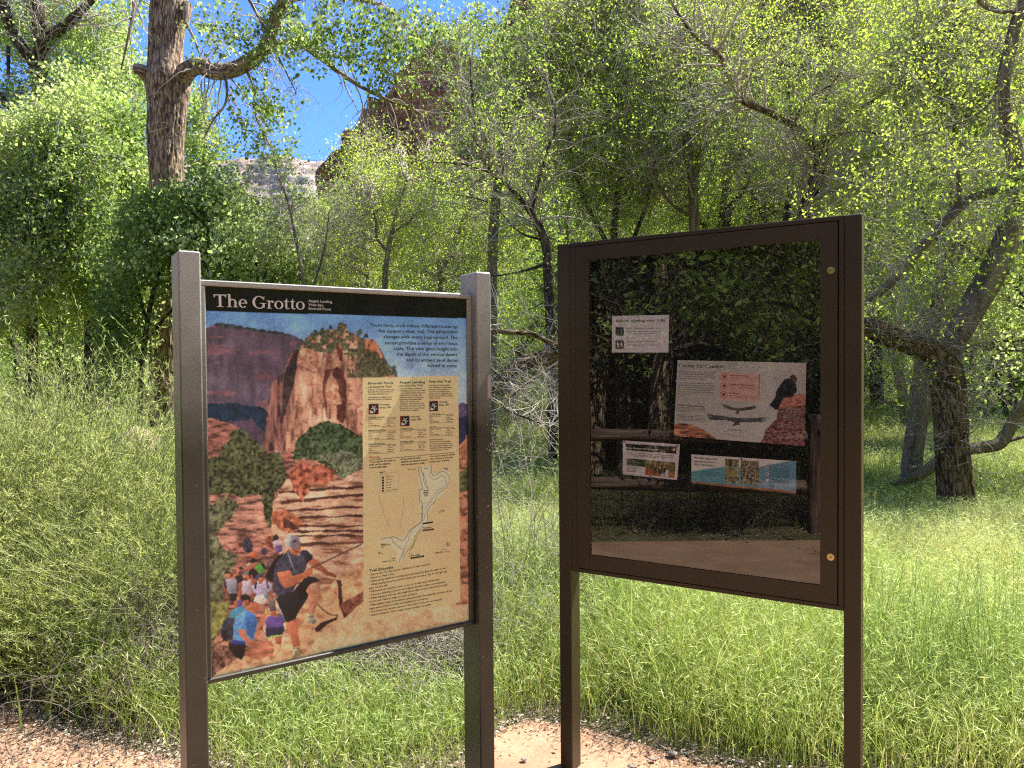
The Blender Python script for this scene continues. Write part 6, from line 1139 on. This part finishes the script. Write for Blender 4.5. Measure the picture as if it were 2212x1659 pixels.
for (px, Y, H, W_, ns, nl, v0, sd, ln, lab) in (
  (60, 4.9, 1.62, .95, 900, 34000, .75, 201, (-.05, -.1), 'tallest feathery green brush at the left edge below the trees'),
  (215, 4.9, 1.5, .85, 850, 32000, .7, 202, (0, -.1), 'tall feathery green brush left of the wayside sign'),
  (340, 4.3, 1.12, .7, 560, 15000, .6, 203, (.0, -.1), 'feathery brush touching the left post of the wayside sign'),
  (-90, 4.4, 1.5, .9, 700, 22000, .8, 204, (.1, -.1), 'feathery brush past the left edge of the view'),
  (140, 4.0, .85, .8, 560, 15000, .4, 205, (0, -.15), 'lower spreading dark green brush in front at left'),
  (30, 3.95, .8, .75, 650, 24000, .62, 206, (-.1, -.1), 'low pale brush at the lower left edge'),
  (450, 5.4, 1.1, .8, 500, 16000, .6, 207, (0, 0), 'brush hidden mostly behind the wayside sign')):
    p = at(px, 800, Y); shrub('brush', lab, p[0], p[1], H, W_, ns, nl, v0, M_ST, M_SH, sd, lean=ln, droop=.07)
for (px, Y, H, W_, ns, sd, lab, mt_) in ((620, 4.0, .62, .8, 620, 211, 'dead grey brush low behind the wayside sign panel', M_DRY), (870, 3.95, .62, .8, 660, 212, 'tangle of dry sticks under the right half of the wayside sign', M_DRY), (740, 4.35, .8, 1.1, 700, 213, 'dark weathered stick brush farther behind the wayside sign', M_DRYD), (320, 3.8, .7, .8, 700, 214, 'dry sticks at the foot of the brush beside the left post', M_DRYD), (500, 4.1, .75, .8, 500, 215, 'dark sticks just right of the left post', M_DRYD)):
    p = at(px, 800, Y); shrub('dry_brush', lab, p[0], p[1], H, W_, ns, 0, 0, mt_, None, sd, droop=.16, jit=.32, r0=.003, sub=2.0, cat='dead brush')
for (px, Y, H, sd, lab, nl) in ((1120, 4.6, 1.25, 221, 'wispy thin-stemmed shrub in the gap between the signs', 2600), (1255, 4.6, .85, 222, 'small grey-green weed beside the left leg of the display case', 3600), (1095, 3.9, .6, 223, 'low dead twiggy shrub beside the right post of the wayside sign', 500)):
    p = at(px, 800, Y); shrub('wispy_shrub', lab, p[0], p[1], H, .45, 46 if sd != 222 else 90, nl, .4, M_DRY, M_SH, sd, leaf=(.02, .035), asp=.14, droop=.04, jit=.22, core=.06, sub=6, r0=.0022)
# a few long bleached branches lying over the brush, and a dead twiggy branch low in the gap
T = Tree('bleached dead branch curving down into the grass left of the display case', 1150, 6.4, 'dead_branch', 'dead branch')
T.limb([(1250, 760, 6.8, 12), (1180, 800, 6.6, 8), (1110, 850, 6.4, 7), (1090, 880, 6.3, 6), (1130, 900, 6.2, 5), (1170, 915, 6.1, 4), (1202, 935, 6.1, 2)], 8)
s1 = T.from_limbs(46, (.3, 1.0), rc, jit=.36, droop=.05, rmax=.004); s2 = spawn(*s1, 260, (.15, .5), rc, jit=.3); T.tw(*s1); T.tw(*s2); T.done(M_DRK, mat('bleached_twig', (.40, .36, .30), .85, spec=.2), M_LY)

# ================================================================== grass
GG = [(0, (.09, .15, .03)), (.3, (.19, .26, .06)), (.6, (.33, .42, .085)), (.85, (.47, .47, .18)), (1, (.62, .54, .27))]
M_GR = leaf_mat('meadow_grass_blade', GG, .45, .02, .4, 1.4); M_SEED = leaf_mat('seed_head', [(0, (.20, .30, .09)), (.5, (.38, .48, .17)), (1, (.62, .62, .34))], .4, .0, .35)
def blades(X, Y, H, W, rng, v, segs=3, bend=.5, z0=0.0):
    N_ = len(X); a = rng.uniform(0, 2*PI, N_); dx, dy = np.cos(a), np.sin(a); b = rng.uniform(.1, 1, N_)*bend*H; ta = rng.uniform(0, 2*PI, N_)
    px_, py_ = np.cos(ta), np.sin(ta); Z = ground_h(X, Y)+z0; rows = []
    for s in range(segs+1):
        t = s/segs; w_ = W*(1-t**1.6)*.5+.0004; cx = X+dx*b*t*t; cy = Y+dy*b*t*t; cz = Z+H*(t-.25*t*t*(b/H))
        rows += [np.stack([cx-px_*w_, cy-py_*w_, cz], -1), np.stack([cx+px_*w_, cy+py_*w_, cz], -1)]
    V = np.stack(rows, 1); n = 2*(segs+1); i = np.arange(N_)[:, None]*n
    F = np.concatenate([np.concatenate([i+2*s, i+2*s+1, i+2*s+3, i+2*s+2], 1) for s in range(segs)]); return V.reshape(-1, 3), F, np.repeat(v, n), (X+dx*b*.8, Y+dy*b*.8, Z+H*.85)
def gtone(X, Y): return .50+.9*(fbm(X*.9, Y*.9, 0, 3, 44)-.5)+.5*(fbm(X*.25, Y*.25, 0, 2, 45)-.5)
def meadow(N_, y0, y1, H, W, segs, rng, pw=1.0, side=1.4, dens=0):
    Y = y0*(y1/y0)**rng.uniform(0, 1, N_)**pw if y1 > 8 else rng.uniform(y0, y1, N_); X = rng.uniform(-1, 1, N_)*(.74*Y+side)
    e = Y-front_edge(X)-.02; keep = (e > .02) & (rng.uniform(0, 1, N_) < np.clip(e*2.6+.15, 0, 1)) & (fbm(X*2.2, Y*2.2, 0, 3, 46) > dens*.9)
    bare = np.maximum(sm(-1.95, -1.8, X)*sm(-1.3, -1.4, X)*sm(3.5, 3.6, Y)*sm(4.6, 4.3, Y), 0)
    bare = bare+sm(-1.55, -1.3, X)*sm(.05, -.25, X)*sm(3.45, 3.6, Y)*sm(4.9, 4.4, Y); keep &= rng.uniform(0, 1, N_) > .88*np.clip(bare, 0, 1)
    X, Y, e = X[keep], Y[keep], e[keep]; n = len(X); v = np.clip(gtone(X, Y)+rng.normal(0, .15, n)+.35*np.clip(.35-e, 0, 1), 0, 1)
    h = rng.uniform(H[0], H[1], n)*(.35+.65*np.clip(e*1.3+.25, 0, 1))*(.75+.5*fbm(X*1.1, Y*1.1, 0, 2, 47))*(1-.42*sm(4.2, 7.5, Y)*(y0 < 4))*(1-.5*sm(-1.5, -1.2, X)*sm(.0, -.25, X)*sm(4.5, 4.2, Y)); return blades(X, Y, h, rng.uniform(W[0], W[1], n), rng, np.where(rng.uniform(0, 1, n) < .13, rng.uniform(.85, 1, n), v), segs, .95)+(X, Y, h, v)
rg = np.random.default_rng(301); G1 = Geo(); S1 = Geo()
for (n, y0, y1, H, W, sg, fr, dn) in ((175000, 2.7, 7.5, (.20, .60), (.0018, .0042), 3, .5, .25), (110000, 7.5, 18, (.10, .32), (.005, .009), 2, .5, .3), (60000, 18, 60, (.15, .36), (.015, .03), 1, .3, .2)):
    V, F, T, tip, X, Y, h, v = meadow(n, y0, y1, H, W, sg, rg, dens=dn); G1.add(V, F, T)
    k = rg.uniform(0, 1, len(X)) < fr; c0 = np.stack([tip[0], tip[1], tip[2]], -1)[k]; sc = W[1]/.0042
    for _ in range(3 if y0 < 4 else 2):
        c = c0+rg.normal(0, .02*sc**.5, c0.shape); D = unit(rg.normal(0, .8, c.shape)+np.array([.25, -.1, -.2])); V, F, T = leafquads(c, D, rg.uniform(.028, .055, len(c))*sc**.6, .085, rg, np.clip(v[k]*.6+.2+rg.normal(0, .22, len(c)), 0, 1), .1); S1.add(V, F, T)
go = G1.build('meadow_grass', M_GR, None, 'v'); prop(go, kind='stuff'); prop(S1.build('grass_seed_heads', M_SEED, None, 'v'), kind='stuff')
# taller clumps: broad dark blades at left, stiff dark stalks bottom right
def clump(name, label, px, Y, n, H, W, v0, m, sd, rad=.12, bend=.5, seeds=False):
    rng = np.random.default_rng(sd); p = at(px, 800, Y); X = rng.normal(0, rad, n); Yy = rng.normal(0, rad, n); o = empty(name, (p[0], p[1], 0), 0, label, 'grass clump')
    V, F, T, tip = blades(X, Yy, rng.uniform(H*.5, H, n), np.full(n, W), rng, np.clip(rng.normal(v0, .15, n), 0, 1), 6, bend); prop(mesh_np('blades', V, F, m, o, {'v': T}), kind='stuff')
    if seeds:
        c = np.repeat(np.stack(tip, -1), 8, 0); c[:, 2] += np.tile(np.linspace(-.06, .04, 8), n); V, F, T = leafquads(c, unit(rng.normal(0, .3, c.shape)+np.array([0, 0, 1.])), np.full(len(c), .014), .3, rng, np.full(len(c), .2)); prop(mesh_np('seed_spikes', V, F, M_SEED, o, {'v': T}), kind='stuff')
clump('broad_grass_clump', 'clump of broad dark green blades under the brush at lower left', 190, 3.55, 60, .62, .015, .1, M_GR, 401, .10)
clump('broad_grass_clump', 'second broad-bladed clump nearer the left post', 245, 3.6, 46, .55, .014, .12, M_GR, 402, .09)
clump('stalk_clump', 'stiff dark stalks beside the right post of the display case', 1925, 3.35, 110, .8, .0035, .0, M_GR, 403, .16, .25, True)
clump('stalk_clump', 'stiff dark stalks in the lower right corner', 2130, 3.45, 100, .76, .0035, .0, M_GR, 404, .2, .25, True)
clump('stalk_clump', 'stiff dark stalks halfway between the case and the right corner', 2030, 3.4, 90, .72, .0035, .05, M_GR, 405, .16, .25, True)
# leaf litter along the edges, gravel, a few stones
def scatter_flat(name, X, Y, size, cols, rng, asp=.6, lift=.012, m=None):
    n = len(X); C = np.stack([X, Y, ground_h(X, Y)+lift+rng.uniform(0, .012, n)], -1); D = rng.normal(0, 1, (n, 3)); D[:, 2] *= .25; D = unit(D)
    V, F, T = leafquads(C, D, rng.uniform(size[0], size[1], n), asp, rng, rng.uniform(0, 1, n), .1); return prop(mesh_np(name, V, F, m, None, {'v': T}), kind='stuff')
M_LIT = leaf_mat('dry_litter', [(0, (.20, .14, .09)), (.4, (.34, .27, .19)), (.75, (.48, .41, .31)), (1, (.60, .53, .43))], .15, .03, .5)
N_ = 15000; X_ = rg.uniform(-4, 5, N_); e = rg.exponential(.14, N_)*np.where(rg.uniform(0, 1, N_) < .3, -.55, 1.3); Y_ = front_edge(X_)+e; lX, lY = [X_], [Y_]
k = rg.uniform(-3.2, -1.1, 9000), rg.uniform(2.4, 3.6, 9000); lX.append(k[0]); lY.append(k[1])
k = rg.uniform(-8, 4, 9000); lX.append(k); lY.append(back_edge(k)-rg.uniform(-.08, .95, 9000))
scatter_flat('leaf_litter', np.concatenate(lX), np.concatenate(lY), (.008, .028), None, rg, .4, .012, M_LIT)
def pebble(rng, r):
    import bmesh
    bm = bmesh.new(); bmesh.ops.create_icosphere(bm, subdivisions=2, radius=r); s = rng.uniform(0, 50)
    for v_ in bm.verts:
        c = v_.co; f = 1+.5*(float(fbm(c.x/r+s, c.y/r, c.z/r, 2, 7))-.5); c *= f; c.z *= .6
    V = np.array([v_.co[:] for v_ in bm.verts]); F = np.array([[v_.index for v_ in f.verts] for f in bm.faces]); bm.free(); return V, F
Gv, Gf = [], []; nb = 0; protoP = [pebble(rb, 1.0) for _ in range(6)]
for _ in range(330):
    V, F = protoP[rb.randrange(6)]; x = rb.uniform(-3.2, 3.0); y = float(front_edge(x))-abs(rb.gauss(0, .22))+.05; s = min(.012, .002+rb.expovariate(520)); a_ = rb.uniform(0, 6.28); R_ = np.array([[math.cos(a_), -math.sin(a_), 0], [math.sin(a_), math.cos(a_), 0], [0, 0, 1]])
    Gv.append((V*s)@R_.T+np.array([x, y, .014+s*.25])); Gf.append(F+nb); nb += len(V)
M_GRAV = ground_mat('grey_stone', [(.3, (.12, .10, .09)), (.55, (.26, .21, .18)), (.8, (.46, .38, .32))], 30, 90, .3, .003)
prop(mesh_np('gravel', np.concatenate(Gv), np.concatenate(Gf), M_GRAV, smooth=True), kind='stuff')
for px, py, s, lab in ((1452, 1628, .019, 'dark flat stone on the red dirt right of the case\'s left leg'), (1410, 1640, .012, 'small rounded stone nearer the bottom edge'), (1598, 1645, .017, 'grey stone lying in the litter at the grass edge'), (1505, 1640, .011, 'tiny dark pebble between the two larger stones'), (1364, 1655, .013, 'dark pebble at the very bottom beside the case\'s left leg'), (1132, 1640, .012, 'grey pebble in the dirt just right of the wayside sign')):
    p = at(px, py, 1.0)-np.array([0, 0, CAM_H]); k_ = (CAM_H-.02)/-p[2]; x, y = p[0]*k_, p[1]*k_; V, F = protoP[rb.randrange(6)]; o = mesh_np('stone', V*s*np.array([1.3, .9, .7]), F, M_GRAV, smooth=True); o.location = (x, y, .018+s*.2); prop(o, lab, 'stone')
p = at(300, 800, 9.5); V, F = pebble(random.Random(5), 1.0); o = mesh_np('boulder', V*np.array([.3, .3, .6]), F, mat('tan_boulder', (.42, .30, .21), .9), smooth=True); o.location = (p[0]-.05, p[1], .55); o.scale = (1, 1, 1); prop(o, 'tan sandstone boulder half hidden in the brush left of the wayside sign', 'boulder')

# ================================================================== what the glass mirrors: fence, trees and verge across the path
def mt(px, py, Y): return mirror(at(px, py, Y))
M_WOOD = bark_mat('weathered_fence_wood', (.07, .045, .035), (.20, .14, .11), .6, 14, 10, .5)
def fence_tube(o, name, p0, p1, ra, rb_, seed, k=14):
    t = np.linspace(0, 1, 24)[:, None]; P = np.array(p0)*(1-t)+np.array(p1)*t; P = P+.012*(fbm(t*7, seed, np.arange(3)[None]*5, 3, seed)-.5)
    V, F, T = bark_tube(P, np.linspace(ra, rb_, 24), k, .010, seed); n = len(V); 
    V = np.concatenate([V, P[:1], P[-1:]]); F = [F, np.array([[n, (j+1) % k, j] for j in range(k)]+[[n+1, n-k+j, n-k+(j+1) % k] for j in range(k)])]; T = np.concatenate([T, T[:1], T[-1:]])
    return mesh_np(name, V-np.array(o.location)[None], F, M_WOOD, o, {'tc': T}, True)
def floor_at(px, Y): p = mt(px, 900, Y); return np.array([p[0], p[1], 0.0])
fo = empty('rail_fence', tuple(floor_at(1500, 7.2)), 0, 'weathered two-rail split log fence across the path, seen mirrored in the glass', 'fence')
def up(p, z): q = p.copy(); q[2] = z; return q
for i_, (a_, b_) in enumerate(((1768, 1000), (1000, 200), (2560, 1768), (200, -700))):
    A_, B_ = floor_at(a_, 7.15), floor_at(b_, 7.25)
    fence_tube(fo, 'rail', up(A_, .90), up(B_, .96), .062, .055, 20+i_); fence_tube(fo, 'rail', up(A_, .42), up(B_, .50), .068, .058, 30+i_)
for i_, a_ in enumerate((1766, 1000, 200, 2560, -700)):
    A_ = floor_at(a_, 7.05); fence_tube(fo, 'fence_post', up(A_, -.2), up(A_, 1.13), .085, .078, 40+i_)
rm = np.random.default_rng(501)
class MTree(Tree):
    def limb(s, tr, k=10, amp=0, seed=0, n=None, fr=9):
        q = np.array([list(mt(a, b, c))+[w_/2/FPX*c] for a, b, c, w_ in tr]); S = spline(q, n or 8*len(tr)); P, R = S[:, :3], np.maximum(S[:, 3], .003)
        V, F, T = bark_tube(P, R, k, amp, seed, fr) if amp else tubes(P[None], R[None], k); s.w.add(off(V, s.b), F, T); s.L.append((P, R)); return P, R
def mtree(label, px, Y):
    b = mt(px, 900, Y); T = MTree(label, px, Y); T.b = np.array([b[0], b[1], 0.]); T.o.location = tuple(T.b); T.o.name = 'roadside_tree'; return T
T = mtree('straight furrowed trunk behind the rail fence, mirrored beside the small white sheet', 1425, 9.5)
T.limb([(1420, 1000, 9.5, 52), (1424, 900, 9.5, 46), (1430, 800, 9.5, 44), (1434, 700, 9.5, 44), (1440, 500, 9.5, 40), (1450, 200, 9.5, 34)], 40, .014, 5, 160)
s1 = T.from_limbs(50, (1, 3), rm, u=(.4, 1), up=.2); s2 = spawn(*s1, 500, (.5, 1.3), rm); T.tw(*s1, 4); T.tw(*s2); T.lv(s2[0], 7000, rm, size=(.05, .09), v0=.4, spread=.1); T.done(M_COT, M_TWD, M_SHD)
T = mtree('pair of leaning grey trunks behind the fence at the left of the mirrored view', 1300, 10.5)
T.limb([(1275, 1020, 10.5, 60), (1285, 850, 10.5, 50), (1300, 700, 10.5, 48), (1318, 560, 10.5, 44), (1330, 300, 10.5, 38)], 36, .014, 6, 140); T.limb([(1352, 1020, 11, 40), (1348, 850, 11, 36), (1345, 650, 11, 40), (1342, 540, 11, 44), (1350, 300, 11, 36)], 30, .014, 7, 140)
s1 = T.from_limbs(50, (1, 3), rm, u=(.4, 1), up=.2); s2 = spawn(*s1, 500, (.5, 1.3), rm); T.tw(*s1, 4); T.tw(*s2); T.lv(s2[0], 7000, rm, size=(.05, .09), v0=.4, spread=.1); T.done(M_COT, M_TWD, M_SHD)
T = mtree('leafy box-elder branches over the fence, mirrored in the upper part of the glass', 1600, 6.3)
T.limb([(1900, 1000, 6.9, 24), (1880, 800, 6.8, 20), (1800, 720, 6.6, 10), (1700, 660, 6.3, 7), (1600, 640, 6.1, 5), (1500, 600, 6, 3)], 12); T.limb([(1870, 780, 6.8, 12), (1820, 650, 6.5, 8), (1700, 560, 6.3, 5), (1560, 520, 6.2, 3)], 10); T.limb([(1880, 800, 6.8, 14), (1900, 600, 6.8, 12), (1850, 400, 6.6, 8), (1700, 250, 6.4, 4)], 10)
C = []
for cx, cy, rx, ry, Y, dY, n in ((1520, 590, 90, 40, 6.1, .15, 46), (1600, 640, 90, 70, 6.1, .2, 70), (1500, 660, 60, 40, 6.0, .15, 26), (1640, 720, 70, 60, 6.2, .2, 40), (1740, 600, 60, 60, 6.4, .2, 60), (1700, 540, 90, 40, 6.4, .2, 50), (1600, 480, 200, 60, 6.5, .3, 90), (1850, 600, 120, 160, 6.8, .4, 120), (1700, 360, 200, 80, 6.8, .5, 50), (1360, 720, 40, 50, 8, .3, 40)):
    a = rm.uniform(0, 2*PI, n); r = np.sqrt(rm.uniform(0, 1, n)); C.append(mt(cx+rx*r*np.cos(a), cy+ry*r*np.sin(a), Y+rm.normal(0, dY, n)))
C = np.concatenate(C); T.tw(*join_near(C, np.concatenate([p for p, _ in T.L]), rm, .3)); P, R = walk(C, rm.normal(0, 1, (len(C), 3)), rm.uniform(.2, .4, len(C)), rm, 5, .25, .1, .003); T.tw(P, R)
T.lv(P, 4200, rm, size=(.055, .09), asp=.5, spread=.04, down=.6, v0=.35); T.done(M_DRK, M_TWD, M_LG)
# dense woodland and shrubs behind the fence close the mirrored view
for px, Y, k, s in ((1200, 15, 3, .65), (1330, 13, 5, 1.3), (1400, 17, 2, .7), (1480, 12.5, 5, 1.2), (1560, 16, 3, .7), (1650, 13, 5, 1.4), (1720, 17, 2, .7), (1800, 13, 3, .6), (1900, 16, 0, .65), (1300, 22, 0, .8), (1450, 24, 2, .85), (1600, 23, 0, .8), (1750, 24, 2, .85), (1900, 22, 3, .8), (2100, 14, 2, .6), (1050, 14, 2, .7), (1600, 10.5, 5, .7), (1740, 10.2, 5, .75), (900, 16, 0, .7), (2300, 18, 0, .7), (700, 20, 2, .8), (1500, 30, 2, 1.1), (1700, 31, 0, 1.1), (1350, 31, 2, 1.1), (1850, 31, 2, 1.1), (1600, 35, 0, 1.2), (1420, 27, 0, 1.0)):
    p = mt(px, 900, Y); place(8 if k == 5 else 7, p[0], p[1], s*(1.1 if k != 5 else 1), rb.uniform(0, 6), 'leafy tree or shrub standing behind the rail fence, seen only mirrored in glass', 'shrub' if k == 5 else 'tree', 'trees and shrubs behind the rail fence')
for x, y, k, s in ((6, -7, 0, 1.2), (9.5, -5, 2, 1.2), (12, -9, 3, 1.3), (4, -12, 2, 1.3), (15, -3, 0, 1.3), (8, -14, 0, 1.5), (18, -10, 2, 1.5), (13, 2, 3, .9)):
    place(k, x, y, s, rb.uniform(0, 6), 'leafy tree behind the viewer across the path', 'tree', 'trees behind the viewer')
rv = np.random.default_rng(601); N_ = 9000; t_ = rv.uniform(-9, 7, N_); d_ = rv.exponential(1.4, N_)+.35; un = (bk_b-bk_a)[:2]; un = un/np.linalg.norm(un); nn = np.array([un[1], -un[0]]); nn = nn if nn[1] < 0 else -nn
mid = mirror(np.array([1.8, 6.75, 0]))[:2]; X_ = mid[0]+un[0]*t_+nn[0]*d_; Y_ = mid[1]+un[1]*t_+nn[1]*d_
V, F, T_, _ = blades(X_, Y_, rv.uniform(.12, .5, N_)*np.clip(d_, .3, 1), rv.uniform(.004, .009, N_), rv, np.clip(rv.normal(.12, .15, N_), 0, 1), 2, .8); prop(mesh_np('verge_grass', V, F, M_GR, None, {'v': T_}), kind='stuff')
for t0, sd in ((-2.4, 1), (-1.4, 2), (-.5, 3), (.4, 4), (1.3, 5)):
    q = mid+un*t0+nn*.75; shrub('dry_brush', ('first', 'second', 'third', 'fourth', 'fifth')[sd-1]+' dark dry bush under the fence, counted from the mirrored left', q[0], q[1], .62, .6, 230, 0, 0, M_DRYD, None, 700+sd, droop=.1, jit=.3, r0=.003, sub=2, cat='dead brush')
# rock wall far behind the viewer
yy = np.linspace(0, 1, 40)[:, None]; xx = np.linspace(-160, 160, 90)[None, :]; zz = -4+62*yy+0*xx; dd = -95-12*yy+14*(fbm(xx*.04, zz*.03, 0, 4, 61)-.5)+0*xx
i = np.arange(40*90).reshape(40, 90); F = np.stack([i[:-1, :-1], i[1:, :-1], i[1:, 1:], i[:-1, 1:]], -1).reshape(-1, 4); V = np.stack([xx+0*yy, dd, zz], -1)
V = np.concatenate([V, V[-1:]+np.array([0, -50, 0])]); i = np.arange(41*90).reshape(41, 90); F = np.stack([i[:-1, :-1], i[1:, :-1], i[1:, 1:], i[:-1, 1:]], -1).reshape(-1, 4)
prop(mesh_np('cliff_behind', V.reshape(-1, 3), F, M_RED), kind='structure')
